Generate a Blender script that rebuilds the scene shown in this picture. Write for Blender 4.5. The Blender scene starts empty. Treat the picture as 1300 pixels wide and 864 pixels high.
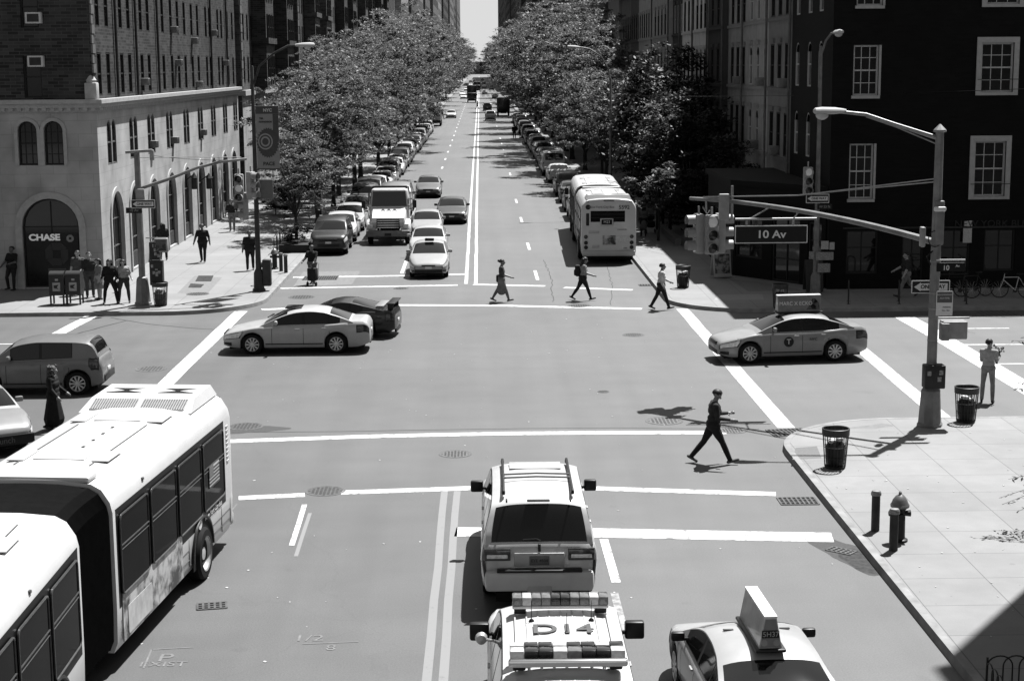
import bpy, bmesh, math, random
from mathutils import Vector, Matrix, Euler
R = math.radians
sc = bpy.context.scene
COL = sc.collection
rnd = random.Random(11)

# ------------------------------------------------------------ camera
CAMH, FPX = 9.3, 2100.0
VPX, VPY, ROLL = 609.0, 83.0, R(-0.4)
_x, _y = (VPX-650)/FPX, (432-VPY)/FPX
_xr = _x*math.cos(ROLL)-_y*math.sin(ROLL); _yr = _x*math.sin(ROLL)+_y*math.cos(ROLL)
PITCH = math.atan(_yr); YAW = math.atan(-_xr/math.sqrt(1+_yr*_yr))
CAMROT = Matrix.Rotation(-YAW, 3, 'Z') @ Matrix.Rotation(math.pi/2-PITCH, 3, 'X') @ Matrix.Rotation(ROLL, 3, 'Z')
cam_d = bpy.data.cameras.new('camera'); cam = bpy.data.objects.new('camera', cam_d); COL.objects.link(cam)
cam_d.sensor_width = 36; cam_d.lens = 36*FPX/1300; cam_d.clip_start = 0.5; cam_d.clip_end = 9000
cam.matrix_world = Matrix.Translation((0, 0, CAMH)) @ CAMROT.to_4x4()
sc.camera = cam

def ray(px, py):
    return CAMROT @ Vector(((px-650)/FPX, (432-py)/FPX, -1))
def G(px, py, z=0.0):
    """where the sight line through a photo pixel meets the level z"""
    d = ray(px, py); t = (z-CAMH)/d.z
    return Vector((d.x*t, d.y*t, z))
def GX(px, py, X):
    d = ray(px, py); t = X/d.x
    return Vector((X, d.y*t, CAMH+d.z*t))
def GY(px, py, Y):
    d = ray(px, py); t = Y/d.y
    return Vector((d.x*t, Y, CAMH+d.z*t))

# ------------------------------------------------------------ materials (black and white photograph: all neutral greys)
_M = {}
ALB = .62    # the photograph is exposed for the deep tones: darker surfaces, longer exposure
def mat(name, v, rough=.6, metal=0., var=0., scale=6., bump=0., coat=0., spec=.5, kind=None, v2=None, size=None, emit=0, detail=4.):
    if name in _M: return _M[name]
    if metal < .5:
        v *= ALB; v2 = v2*ALB if v2 is not None else None
    if spec == .5: spec = .12 if rough >= .6 else (.2 if v < .05 else .4)
    m = bpy.data.materials.new(name); m.use_nodes = True
    nt = m.node_tree; N = nt.nodes; L = nt.links
    b = N['Principled BSDF']
    b.inputs['Roughness'].default_value = rough; b.inputs['Metallic'].default_value = metal
    b.inputs['Coat Weight'].default_value = coat; b.inputs['Coat Roughness'].default_value = .04
    b.inputs['Specular IOR Level'].default_value = spec
    b.inputs['Base Color'].default_value = (v, v, v, 1)
    tc = N.new('ShaderNodeTexCoord')
    src = None
    if kind == 'brick':
        sx = N.new('ShaderNodeSeparateXYZ'); L.new(tc.outputs['Object'], sx.inputs[0])
        ad = N.new('ShaderNodeMath'); ad.operation = 'ADD'; L.new(sx.outputs[0], ad.inputs[0]); L.new(sx.outputs[1], ad.inputs[1])
        cb = N.new('ShaderNodeCombineXYZ'); L.new(ad.outputs[0], cb.inputs[0]); L.new(sx.outputs[2], cb.inputs[1])
        br = N.new('ShaderNodeTexBrick'); L.new(cb.outputs[0], br.inputs['Vector'])
        w, h = size or (.42, .11)
        br.inputs['Scale'].default_value = 1; br.inputs['Brick Width'].default_value = w; br.inputs['Row Height'].default_value = h
        br.inputs['Mortar Size'].default_value = .012; br.inputs['Bias'].default_value = 0.
        a, c = v*(1-var), v*(1+var)
        br.inputs['Color1'].default_value = (a, a, a, 1); br.inputs['Color2'].default_value = (c, c, c, 1)
        mo = v2 if v2 is not None else v*1.4
        br.inputs['Mortar'].default_value = (mo, mo, mo, 1)
        src = br.outputs['Color']
        nz = N.new('ShaderNodeTexNoise'); nz.inputs['Scale'].default_value = .8; nz.inputs['Detail'].default_value = 6
        L.new(tc.outputs['Object'], nz.inputs['Vector'])
        mr = N.new('ShaderNodeMapRange'); mr.inputs[3].default_value = .72; mr.inputs[4].default_value = 1.28; mr.inputs[1].default_value=.25; mr.inputs[2].default_value=.75
        L.new(nz.outputs[0], mr.inputs[0])
        mx = N.new('ShaderNodeMix'); mx.data_type = 'RGBA'; mx.blend_type = 'MULTIPLY'; mx.inputs[0].default_value = 1
        L.new(src, mx.inputs[6]); L.new(mr.outputs[0], mx.inputs[7]); src = mx.outputs[2]
        L.new(src, b.inputs['Base Color'])
    elif var > 0:
        nz = N.new('ShaderNodeTexNoise'); nz.inputs['Scale'].default_value = scale; nz.inputs['Detail'].default_value = detail
        nz.inputs['Roughness'].default_value = .6
        L.new(tc.outputs['Object'], nz.inputs['Vector'])
        cr = N.new('ShaderNodeValToRGB'); a, c = max(0, v*(1-var)), v*(1+var)
        cr.color_ramp.elements[0].position = .3 if var < .9 else .43; cr.color_ramp.elements[0].color = (a, a, a, 1)
        cr.color_ramp.elements[1].position = .7 if var < .9 else .57; cr.color_ramp.elements[1].color = (c, c, c, 1)
        L.new(nz.outputs[0], cr.inputs[0]); L.new(cr.outputs[0], b.inputs['Base Color']); src = nz.outputs[0]
    if bump and src is not None:
        bp = N.new('ShaderNodeBump'); bp.inputs['Strength'].default_value = bump; bp.inputs['Distance'].default_value = .02
        L.new(src, bp.inputs['Height']); L.new(bp.outputs[0], b.inputs['Normal'])
    if emit:
        b.inputs['Emission Color'].default_value = (1, 1, 1, 1); b.inputs['Emission Strength'].default_value = emit
    _M[name] = m
    return m

def paint(v):
    """car paint of grey value v, a little dust in it"""
    return mat('car_paint_%03d' % int(v*1000), v, rough=.38, var=.06, scale=3, coat=.45, spec=.3)
GLASS = mat('car_glass', .010, rough=.04, var=.1, scale=2, spec=.36)
BLACK = mat('black_rubber', .012, rough=.75, var=.2, scale=8)
BLACKP = mat('black_plastic', .016, rough=.4, var=.2, scale=8)
DARKM = mat('dark_metal', .035, rough=.5, metal=.2, var=.25, scale=5)
ALLOY = mat('alloy_rim', .42, rough=.3, metal=.6, var=.08, scale=9)
CHROME = mat('chrome', .6, rough=.15, metal=1, var=.05)
LAMPG = mat('headlamp_glass', .8, rough=.1, var=.3, scale=14, coat=.6)
TAILG = mat('tail_lamp_glass', .05, rough=.12, var=.3, scale=14, coat=.6)
WHITEP = mat('white_paint_sign', .75, rough=.5, var=.05)
GALV = mat('galvanised_steel', .30, rough=.45, metal=.35, var=.22, scale=4)
WINGL = mat('window_glass', .010, rough=.06, var=.4, scale=1.3, spec=.25)
ROADP = None

# ------------------------------------------------------------ objects
def tag(o, label=None, cat=None, group=None, kind=None):
    if label: o['label'] = label
    if cat: o['category'] = cat
    if group: o['group'] = group
    if kind: o['kind'] = kind
    return o
def empty(name, loc=(0, 0, 0), rz=0., label=None, cat=None, group=None):
    o = bpy.data.objects.new(name, None); COL.objects.link(o)
    o.location = loc; o.rotation_euler = (0, 0, rz); o.empty_display_size = .3
    return tag(o, label, cat, group)
def kids(o): return [c for c in o.children]
def dup(o, parent=None):
    c = o.copy(); COL.objects.link(c); c.parent = parent
    for ch in kids(o): dup(ch, c)
    return c
def place(proto, loc, rz=0., label=None, group=None, scale=None, name=None):
    c = dup(proto); c.location = loc; c.rotation_euler = (0, 0, rz)
    if scale: c.scale = scale
    if label: c['label'] = label
    if group: c['group'] = group
    if name: c.name = name
    return c
def walk(o):
    yield o
    for c in o.children: yield from walk(c)
def repaint(root, old, new):
    for o in walk(root):
        if o.type == 'MESH':
            for s in o.material_slots:
                if s.material == old: s.link = 'OBJECT'; s.material = new
def remove_tree(o):
    for c in list(o.children): remove_tree(c)
    bpy.data.objects.remove(o)

class MB:
    """collects faces and links them as one mesh object"""
    def __init__(s): s.V = []; s.F = []; s.I = []; s.mi = 0
    def face(s, pts, mi=None):
        b = len(s.V); s.V += [tuple(p) for p in pts]; s.F.append(tuple(range(b, b+len(pts)))); s.I.append(s.mi if mi is None else mi)
    def raw(s, V, F, M=None, mi=None):
        b = len(s.V); s.V += [tuple(M @ Vector(v)) if M else tuple(v) for v in V]
        for f in F: s.F.append(tuple(b+i for i in f)); s.I.append(s.mi if mi is None else mi)
        return s
    def box(s, c, d, rz=0., mi=None, M=None):
        x, y, z = d[0]/2, d[1]/2, d[2]/2
        V = [(sx*x, sy*y, sz*z) for sx in (-1, 1) for sy in (-1, 1) for sz in (-1, 1)]
        F = [(0, 1, 3, 2), (4, 6, 7, 5), (0, 4, 5, 1), (2, 3, 7, 6), (0, 2, 6, 4), (1, 5, 7, 3)]
        m = Matrix.Translation(c) @ Matrix.Rotation(rz, 4, 'Z')
        if M: m = M @ m
        return s.raw(V, F, m, mi)
    def bx(s, x0, x1, y0, y1, z0, z1, mi=None, M=None):
        return s.box(((x0+x1)/2, (y0+y1)/2, (z0+z1)/2), (x1-x0, y1-y0, z1-z0), 0, mi, M)
    def rbox(s, c, d, r=.03, seg=2, mi=None, M=None, taper=None):
        """box with rounded edges; taper=(tx,ty) scales the top"""
        bm = bmesh.new(); bmesh.ops.create_cube(bm, size=1)
        for v in bm.verts:
            if taper and v.co.z > 0: v.co.x *= taper[0]; v.co.y *= taper[1]
            v.co = Vector((v.co.x*d[0], v.co.y*d[1], v.co.z*d[2]))
        bmesh.ops.bevel(bm, geom=bm.edges[:], offset=min(r, min(d)*.45), segments=seg, profile=.5, affect='EDGES')
        m = Matrix.Translation(c)
        if M: m = M @ m
        bm.verts.index_update()
        s.raw([v.co for v in bm.verts], [[v.index for v in f.verts] for f in bm.faces], m, mi); bm.free(); return s
    def ring_tube(s, rings, mi=None, cap=True, closed=True):
        b = len(s.V); n = len(rings[0])
        for r in rings: s.V += [tuple(p) for p in r]
        m = s.mi if mi is None else mi
        for i in range(len(rings)-1):
            for j in range(n if closed else n-1):
                k = (j+1) % n
                s.F.append((b+i*n+j, b+i*n+k, b+(i+1)*n+k, b+(i+1)*n+j)); s.I.append(m)
        if cap and closed:
            s.F.append(tuple(b+j for j in reversed(range(n)))); s.I.append(m)
            q = b+(len(rings)-1)*n
            s.F.append(tuple(q+j for j in range(n))); s.I.append(m)
        return s
    def tube(s, pts, r, n=8, mi=None, cap=True):
        pts = [Vector(p) for p in pts]; rr = r if isinstance(r, (list, tuple)) else [r]*len(pts)
        rings = []; up = None
        for i, p in enumerate(pts):
            t = (pts[min(i+1, len(pts)-1)]-pts[max(i-1, 0)])
            t = t.normalized() if t.length > 1e-9 else Vector((0, 0, 1))
            if up is None:
                up = Vector((1, 0, 0)) if abs(t.z) > .9 else Vector((0, 0, 1))
            u = t.cross(up)
            if u.length < 1e-6: u = t.cross(Vector((0, 1, 0)))
            u.normalize(); w = u.cross(t).normalized(); up = w
            rings.append([p+(u*math.cos(2*math.pi*k/n)+w*math.sin(2*math.pi*k/n))*rr[i] for k in range(n)])
        return s.ring_tube(rings, mi, cap)
    def lathe(s, prof, c=(0, 0, 0), n=16, mi=None, axis='Z', cap=True, M=None):
        rings = []
        for r, z in prof:
            ring = []
            for k in range(n):
                a = 2*math.pi*k/n; x, y = r*math.cos(a), r*math.sin(a)
                p = (x, y, z) if axis == 'Z' else ((z, x, y) if axis == 'X' else (y, z, x))
                p = Vector(c)+Vector(p)
                ring.append(M @ p if M else p)
            rings.append(ring)
        return s.ring_tube(rings, mi, cap)
    def prism(s, poly, h, M=None, mi=None):
        """polygon in local XY pushed up by h along local Z"""
        n = len(poly); m = M or Matrix.Identity(4)
        V = [(x, y, 0) for x, y in poly]+[(x, y, h) for x, y in poly]
        F = [tuple(reversed(range(n))), tuple(range(n, 2*n))]+[(i, (i+1) % n, n+(i+1) % n, n+i) for i in range(n)]
        return s.raw(V, F, m, mi)
    def sphere(s, c, r, n=10, mi=None, sq=(1, 1, 1)):
        return s.raw(*_sph(n), Matrix.Translation(c) @ Matrix.Diagonal((r*sq[0], r*sq[1], r*sq[2], 1)), mi)
    def build(s, name, mats, parent=None, smooth=35, loc=None, weld=False, label=None):
        me = bpy.data.meshes.new(name); me.from_pydata(s.V, [], s.F)
        mats = mats if isinstance(mats, (list, tuple)) else [mats]
        for m in mats: me.materials.append(m)
        if len(mats) > 1: me.polygons.foreach_set('material_index', [min(i, len(mats)-1) for i in s.I])
        bm = bmesh.new(); bm.from_mesh(me)
        if weld: bmesh.ops.remove_doubles(bm, verts=bm.verts, dist=weld if isinstance(weld, float) else 1e-4)
        bmesh.ops.recalc_face_normals(bm, faces=bm.faces) if smooth is not False else None
        bm.to_mesh(me); bm.free()
        if smooth:
            me.polygons.foreach_set('use_smooth', [True]*len(me.polygons)); me.set_sharp_from_angle(angle=R(smooth))
        me.update()
        o = bpy.data.objects.new(name, me); COL.objects.link(o); o.parent = parent
        if loc: o.location = loc
        if label: o['label'] = label
        return o
_SC = {}
def _sph(n):
    if n not in _SC:
        bm = bmesh.new(); bmesh.ops.create_uvsphere(bm, u_segments=n, v_segments=max(4, n*2//3), radius=1); bm.verts.index_update()
        _SC[n] = ([tuple(v.co) for v in bm.verts], [[v.index for v in f.verts] for f in bm.faces]); bm.free()
    return _SC[n]

def frame_m(o, x, z):
    """matrix whose local X runs along x, local Y along z, local Z outward (x cross z)"""
    x = Vector(x).normalized(); z = Vector(z).normalized(); n = x.cross(z)
    return Matrix(((x.x, z.x, n.x, o[0]), (x.y, z.y, n.y, o[1]), (x.z, z.z, n.z, o[2]), (0, 0, 0, 1)))
_FONTC = 0
def text(s, size, m, parent, M, name='lettering', depth=.004, align='CENTER', sx=1., weight=0., sp=1.):
    cu = bpy.data.curves.new(name, 'FONT'); cu.body = s; cu.size = size; cu.extrude = depth; cu.align_x = align; cu.align_y = 'CENTER'
    cu.offset = weight; cu.space_character = sp
    ob = bpy.data.objects.new(name, cu); COL.objects.link(ob)
    dg = bpy.context.evaluated_depsgraph_get()
    me = bpy.data.meshes.new_from_object(ob.evaluated_get(dg)); bpy.data.objects.remove(ob)
    me.materials.clear(); me.materials.append(m); me.name = name
    o = bpy.data.objects.new(name, me); COL.objects.link(o); o.parent = parent
    o.matrix_local = M @ Matrix.Diagonal((sx, 1, 1, 1))
    return o

def interp(keys, s):
    """monotone smooth curve through (x, y) keys"""
    n = len(keys)
    if s <= keys[0][0]: return keys[0][1]
    if s >= keys[-1][0]: return keys[-1][1]
    for i in range(n-1):
        if keys[i][0] <= s <= keys[i+1][0]: break
    def sl(j): return (keys[j+1][1]-keys[j][1])/max(1e-9, keys[j+1][0]-keys[j][0])
    def tan(j):
        if j == 0: return sl(0)
        if j == n-1: return sl(n-2)
        a, b = sl(j-1), sl(j)
        return 0 if a*b <= 0 else 2*a*b/(a+b)
    h = keys[i+1][0]-keys[i][0]; t = (s-keys[i][0])/h
    y0, y1, m0, m1 = keys[i][1], keys[i+1][1], tan(i)*h, tan(i+1)*h
    return (2*t**3-3*t*t+1)*y0+(t**3-2*t*t+t)*m0+(-2*t**3+3*t*t)*y1+(t**3-t*t)*m1
# ------------------------------------------------------------ cars (local: forward +Y, origin on the road under the middle)
SEC = [(.90, 0), (.965, .10), (.995, .34), (1.0, .56), (.985, .78), (.95, .92), (.88, 1.0)]
def sec_x(fz):
    for i in range(len(SEC)-1):
        if fz <= SEC[i+1][1]:
            a, b = SEC[i], SEC[i+1]; return a[0]+(b[0]-a[0])*(fz-a[1])/(b[1]-a[1])
    return SEC[-1][0]
class Car:
    def __init__(s, P):
        s.P = P; s.L, s.W, s.H = P['L'], P['W'], P['H']
        s.rf, s.cf, s.rr, s.cr = P.get('rf', .75), P.get('cf', .24), P.get('rr', .5), P.get('cr', .16)
        s.sill = P.get('sill', .22); s.wr = P['wr']; s.t = P.get('tumble', .34); s.inset = P.get('inset', .93)
    def w(s, q):
        w = s.W/2
        if q < s.rf: u = 1-q/s.rf; w -= s.cf*(1-math.sqrt(max(0, 1-u*u)))
        if q > s.L-s.rr: u = 1-(s.L-q)/s.rr; w -= s.cr*(1-math.sqrt(max(0, 1-u*u)))
        return w
    def top(s, q): return interp(s.P['top'], q)
    def bot(s, q):
        z = s.sill
        if q < .5: z += (1-q/.5)**2*.10
        if q > s.L-.6: z += (1-(s.L-q)/.6)**2*.14
        for a in (s.P['fa'], s.P['ra']):
            d = abs(q-a); ra = s.wr+.055
            if d < ra: z = max(z, s.wr+math.sqrt(ra*ra-d*d))
        return z
    def side(s, q, fz):
        zb, zt = s.bot(q), s.top(q); return Vector((s.w(q)*sec_x(fz), s.L/2-q, zb+fz*(zt-zb)))
    def sidez(s, q, z):
        zb, zt = s.sill, s.top(q); return Vector((s.w(q)*sec_x((z-zb)/(zt-zb)), s.L/2-q, z))
    def gh(s, q):
        zb = s.top(q)-.03; zr = max(zb+.005, interp(s.P['roof'], q)); wb = s.w(q)*s.inset
        drop = .09*min(1, (zr-zb)/.4); ze = zr-drop; we = wb-s.t*(ze-zb)
        return zb, zr, wb, drop, ze, we
    def roofp(s, q, f):
        zb, zr, wb, drop, ze, we = s.gh(q); return Vector((we*f, s.L/2-q, zr-drop*abs(f)**3.2))
    def glassp(s, q, f):
        zb, zr, wb, drop, ze, we = s.gh(q); return Vector((wb-(wb-we)*f, s.L/2-q, zb+f*(ze-zb)))

def patch(mb, fn, us, vs, off, mirror=False, mi=None):
    P = [[fn(u, v) for v in vs] for u in us]; nu, nv = len(us), len(vs)
    out = []
    for i in range(nu):
        row = []
        for j in range(nv):
            a = P[min(i+1, nu-1)][j]-P[max(i-1, 0)][j]; b = P[i][min(j+1, nv-1)]-P[i][max(j-1, 0)]
            n = a.cross(b)
            n = n.normalized() if n.length > 1e-9 else Vector((0, 0, 1))
            c = P[i][j]-Vector((0, P[i][j].y*.6, .5))
            if n.dot(c) < 0: n = -n
            row.append(P[i][j]+n*off)
        out.append(row)
    for sgn in ((1, -1) if mirror else (1,)):
        V = [(p.x*sgn, p.y, p.z) for r in out for p in r]
        mb.raw(V, [(i*nv+j, i*nv+j+1, (i+1)*nv+j+1, (i+1)*nv+j) for i in range(nu-1) for j in range(nv-1)], None, mi)
def lin(a, b, n): return [a+(b-a)*i/(n-1) for i in range(n)]

def wheel(root, x, y, r, side, tw=.21, rimm=None, spokes=10, name='wheel'):
    m = MB(); h = tw/2
    m.lathe([(r*.66, -h), (r*.86, -h), (r*.96, -h*.86), (r, -h*.55), (r, h*.55), (r*.96, h*.86), (r*.86, h), (r*.66, h), (r*.66, -h)], n=24, axis='X', cap=False)
    w = m.build(name, BLACK, root, 40); w.location = (x, y, r)
    f = MB(); o = side*h
    f.lathe([(r*.70, o*.98), (r*.655, o*1.03), (r*.62, o*.9), (r*.6, o*.5)], n=24, axis='X', cap=False)
    f.lathe([(r*.16, o*.6), (r*.16, o*.98), (r*.10, o*1.02), (.002, o*1.03)], n=12, axis='X', cap=False)
    for k in range(spokes):
        a = 2*math.pi*k/spokes; ca, sa = math.cos(a), math.sin(a); hw = r*.055
        V = []
        for rr, ww in ((r*.12, hw*.8), (r*.63, hw*1.5)):
            for xx in (o*.72, o*.97):
                for sg in (-1, 1):
                    V.append((xx, rr*ca-sg*ww*sa, rr*sa+sg*ww*ca))
        f.raw(V, [(2, 3, 7, 6), (0, 1, 5, 4), (0, 2, 6, 4), (1, 3, 7, 5)])
    f.build('rim', rimm or ALLOY, w, 40)
    return w

def car(name, label, cat, P, pm, group=None, lights=True):
    c = Car(P); L, W, H = c.L, c.W, c.H
    root = empty(name, label=label, cat=cat, group=group)
    # body
    st = {0, .015, .04, .08, .14, .22, .32, .45, .6, L, L-.015, L-.04, L-.08, L-.14, L-.22, L-.32, L-.45}
    q = .6
    while q < L-.4: st.add(round(q, 3)); q += .2
    for a in (P['fa'], P['ra']):
        ra = c.wr+.055
        st |= {a-ra-.002, a+ra+.002}
        for k in range(13): st.add(a+(ra-.0005)*math.cos(math.pi*k/12))
    st = sorted(x for x in st if 0 <= x <= L)
    m = MB(); rings = []
    for q in st:
        half = [c.side(q, fz) for _, fz in SEC]
        zt = c.top(q); wq = c.w(q)*SEC[-1][0]; cr = P.get('crown', .025)*min(1, q/.2, (L-q)/.2)
        topp = [Vector((wq*f, L/2-q, zt+cr*(1-f*f))) for f in (.8, .5, .2)]
        right = half+topp
        rings.append(right+[Vector((-p.x, p.y, p.z)) for p in reversed(right)])
    m.ring_tube(rings, 0, cap=True)
    # seams of the doors, sills
    for q in P.get('seams', []):
        for sg in (1, -1):
            zs = lin(c.sill+.1, c.top(q)-.05, 6); pts = [c.sidez(q, z) for z in zs]
            for a, b in zip(pts, pts[1:]):
                m.face([(sg*(a.x+.004), a.y-.007, a.z), (sg*(a.x+.004), a.y+.007, a.z), (sg*(b.x+.004), b.y+.007, b.z), (sg*(b.x+.004), b.y-.007, b.z)], 1)
    m.bx(-W/2+.25, W/2-.25, -L/2+.2, L/2-.2, .17, .6, 1)
    for a in (P['fa'], P['ra']): m.bx(-W/2+.06, W/2-.06, L/2-a-c.wr-.03, L/2-a+c.wr+.03, c.wr*1.2, c.wr*1.72, 1)
    m.build('body', [pm, BLACK], root, 38, weld=True)
    # cabin
    m = MB(); s0, s1 = P['roof'][0][0], P['roof'][-1][0]; rings = []
    qs = sorted(set(lin(s0, s1, 34)+[k[0] for k in P['roof']]))
    for q in qs:
        zb, zr, wb, drop, ze, we = c.gh(q)
        right = [Vector((wb, L/2-q, zb)), Vector((wb-(wb-we)*.5, L/2-q, zb+(ze-zb)*.5)), Vector((we, L/2-q, ze))]+[c.roofp(q, f) for f in (.93, .84, .7, .45, .2)]
        rings.append(right+[Vector((-p.x, p.y, p.z)) for p in reversed(right)])
    m.ring_tube(rings, 0, cap=True); m.build('roof', P.get('roofmat', pm), root, 38)
    a, b = P['wsh']
    m = MB(); patch(m, c.roofp, lin(a, b, 8), lin(-.93, .93, 13), .006); m.build('windshield', GLASS, root, 60)
    a, b = P['rwin']; e = P.get('rwe', .9)
    m = MB(); patch(m, c.roofp, lin(a, b, 9), lin(-e, e, 13), .006); m.build('rear_window', P.get('rglass', GLASS), root, 60)
    for sg in (1, -1):
        m = MB(); a, b = P['win'][0][0]-.03, P['win'][-1][1]+.03
        patch(m, lambda q, f: Vector((sg*c.glassp(q, f).x, c.glassp(q, f).y, c.glassp(q, f).z)), lin(a, b, 18), lin(.06, .96, 4), .0035); m.build('window_trim', BLACKP, root, 60)
        m = MB(); zs = c.sill
        for s0_, s1_ in ((P['fa']+c.wr+.1, P['ra']-c.wr-.1),):
            pts = [c.sidez(q, zs+.13) for q in lin(s0_, s1_, 8)]
            m.tube([(sg*(p.x+.0), p.y, p.z) for p in pts], .018, 5)
        m.build('side_moulding', P.get('sillm', BLACKP), root, 40)
    for a, b in P['win']:
        for sg in (1, -1):
            m = MB(); patch(m, lambda q, f: Vector((sg*c.glassp(q, f).x, c.glassp(q, f).y, c.glassp(q, f).z)), lin(a, b, 9), lin(.10, .92, 4), .006)
            m.build('side_window', GLASS, root, 60)
    # wheels
    for ax in (P['fa'], P['ra']):
        for sg in (1, -1): wheel(root, sg*(W/2-.125), L/2-ax, c.wr, sg, spokes=P.get('spokes', 10), rimm=P.get('rimm'))
    # lamps
    if lights:
        for key, nm, mt in (('hl', 'headlight', LAMPG), ('tl', 'tail_light', TAILG)):
            if key in P:
                a, b, f0, f1 = P[key]
                for sg in (1, -1):
                    m = MB(); patch(m, lambda q, f: Vector((sg*c.side(q, f).x, c.side(q, f).y, c.side(q, f).z)), lin(a, b, 8), lin(f0, f1, 5), .008)
                    lm = m.build(nm, P.get(key+'m', mt), root, 60)
                    da, df = (b-a)*.09, (f1-f0)*.14; m = MB(); patch(m, lambda q, f: Vector((sg*c.side(q, f).x, c.side(q, f).y, c.side(q, f).z)), lin(max(.02, a-da), min(L-.02, b+da), 8), lin(f0-df, f1+df, 5), .004)
                    m.build('lamp_surround', BLACKP, lm, 60)
                    if key == 'hl':
                        m = MB(); patch(m, lambda q, f: Vector((sg*c.side(q, f).x, c.side(q, f).y, c.side(q, f).z)), lin(.04, .3, 5), lin(.12, .34, 4), .006); m.build('fog_lamp_recess', BLACKP, root, 60)
    # fittings on the flat nose and tail: (name, x0, x1, z0, z1, material, stand-out, mirrored)
    for key, y in (('front', L/2), ('rear', -L/2)):
        sg = 1 if y > 0 else -1
        for nm, x0, x1, z0, z1, mt, out, mir in P.get(key, []):
            for mx in ((1, -1) if mir else (1,)):
                m = MB(); d = .06+out; m.rbox((mx*(x0+x1)/2, y+sg*(out-d/2), (z0+z1)/2), (abs(x1-x0), d, z1-z0), .012); m.build(nm, mt, root, 40)
    # mirrors, handles
    q = P.get('mirror', P['roof'][0][0]+.55); z = c.top(q)+.08
    for sg in (1, -1):
        x = c.w(q)*c.inset; m = MB(); ms = P.get('mirs', (.2, .10, .14))
        m.rbox((sg*(x+.02+ms[0]/2), L/2-q, z), ms, .035); m.bx(min(sg*(x-.08), sg*(x+.08)), max(sg*(x-.08), sg*(x+.08)), L/2-q-.03, L/2-q+.03, z-.06, z-.02)
        m.build('mirror', P.get('mirm', pm), root, 40)
    for q in P.get('handles', []):
        for sg in (1, -1):
            p = c.sidez(q, c.top(q)-.14); m = MB(); m.rbox((sg*(p.x+.012), p.y, p.z), (.035, .17, .03), .01); m.build('door_handle', P.get('handm', CHROME if False else pm), root, 40)
    return root, c

def std_front(plate=True, z=.5, gw=.42):
    f = [('grille', -gw, gw, z+.06, z+.17, BLACKP, .012, False), ('air_intake', -.55, .55, z-.22, z-.08, BLACKP, .010, False)]
    if plate: f.append(('number_plate', -.15, .15, z-.06, z+.04, WHITEP, .022, False))
    return f
def std_rear(z=.62):
    return [('number_plate', -.15, .15, z, z+.11, WHITEP, .02, False), ('bumper_insert', -.5, .5, z-.32, z-.20, BLACKP, .012, False)]

SEDAN = dict(L=4.82, W=1.84, H=1.47, wr=.335, fa=.97, ra=3.72, tumble=.40,
    top=[(0, .56), (.06, .66), (.25, .74), (.7, .84), (1.3, .94), (1.6, .97), (2.6, .985), (3.6, 1.01), (4.2, 1.06), (4.62, 1.06), (4.74, 1.0), (4.82, .86)],
    roof=[(1.22, .93), (1.7, 1.19), (2.12, 1.375), (2.5, 1.45), (2.85, 1.47), (3.3, 1.435), (3.65, 1.33), (4.28, 1.045)],
    wsh=(1.36, 2.12), rwin=(3.52, 4.14), win=[(1.72, 2.60), (2.70, 3.45), (3.50, 3.82)], seams=[1.62, 2.65, 3.50], handles=[2.45, 3.33],
    hl=(.05, .62, .60, .86), tl=(4.42, 4.79, .60, .84), front=std_front(), rear=std_rear())
def variant(base, **k): d = dict(base); d.update(k); return d
CAMRY = variant(SEDAN, L=4.81, W=1.82, top=[(0, .54), (.06, .66), (.25, .74), (.7, .85), (1.3, .97), (1.6, 1.0), (2.6, 1.0), (3.6, 1.03), (4.2, 1.09), (4.6, 1.09), (4.73, 1.03), (4.81, .88)],
    roof=[(1.18, .96), (1.7, 1.23), (2.08, 1.395), (2.5, 1.47), (2.85, 1.48), (3.3, 1.45), (3.7, 1.33), (4.34, 1.075)], rwin=(3.58, 4.2), front=std_front(z=.5, gw=.35))
PRIUS = variant(SEDAN, L=4.45, W=1.76, wr=.315, fa=.95, ra=3.62, cf=.34, rf=.9,
    top=[(0, .52), (.06, .64), (.25, .74), (.7, .90), (1.1, 1.0), (1.6, 1.01), (2.6, 1.02), (3.6, 1.06), (4.1, 1.12), (4.32, 1.12), (4.4, 1.02), (4.45, .8)],
    roof=[(.98, .98), (1.5, 1.24), (2.0, 1.44), (2.4, 1.51), (2.8, 1.5), (3.3, 1.42), (4.25, 1.13)], wsh=(1.1, 1.98), rwin=(3.2, 4.1),
    win=[(1.5, 2.45), (2.55, 3.4)], seams=[1.5, 2.5, 3.4], handles=[2.3, 3.2], tl=(4.1, 4.42, .55, .9), hl=(.05, .75, .62, .86),
    front=[('air_intake', -.62, .62, .30, .44, BLACKP, .012, False), ('number_plate', -.15, .15, .46, .57, WHITEP, .03, False), ('grille', -.3, .3, .585, .64, BLACKP, .012, False)])
COMPACT = variant(SEDAN, L=4.5, W=1.76, H=1.45, ra=3.55, top=[(0, .56), (.06, .66), (.25, .75), (.7, .87), (1.2, .95), (1.6, .98), (2.6, .99), (3.6, 1.02), (4.1, 1.06), (4.32, 1.05), (4.43, .98), (4.5, .85)],
    roof=[(1.12, .94), (1.6, 1.2), (2.0, 1.375), (2.35, 1.45), (2.7, 1.46), (3.1, 1.42), (3.5, 1.3), (4.05, 1.045)], wsh=(1.25, 2.0), rwin=(3.35, 3.93),
    win=[(1.6, 2.45), (2.55, 3.3)], seams=[1.5, 2.5, 3.3], handles=[2.3, 3.15], tl=(4.15, 4.47, .6, .86))
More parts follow.
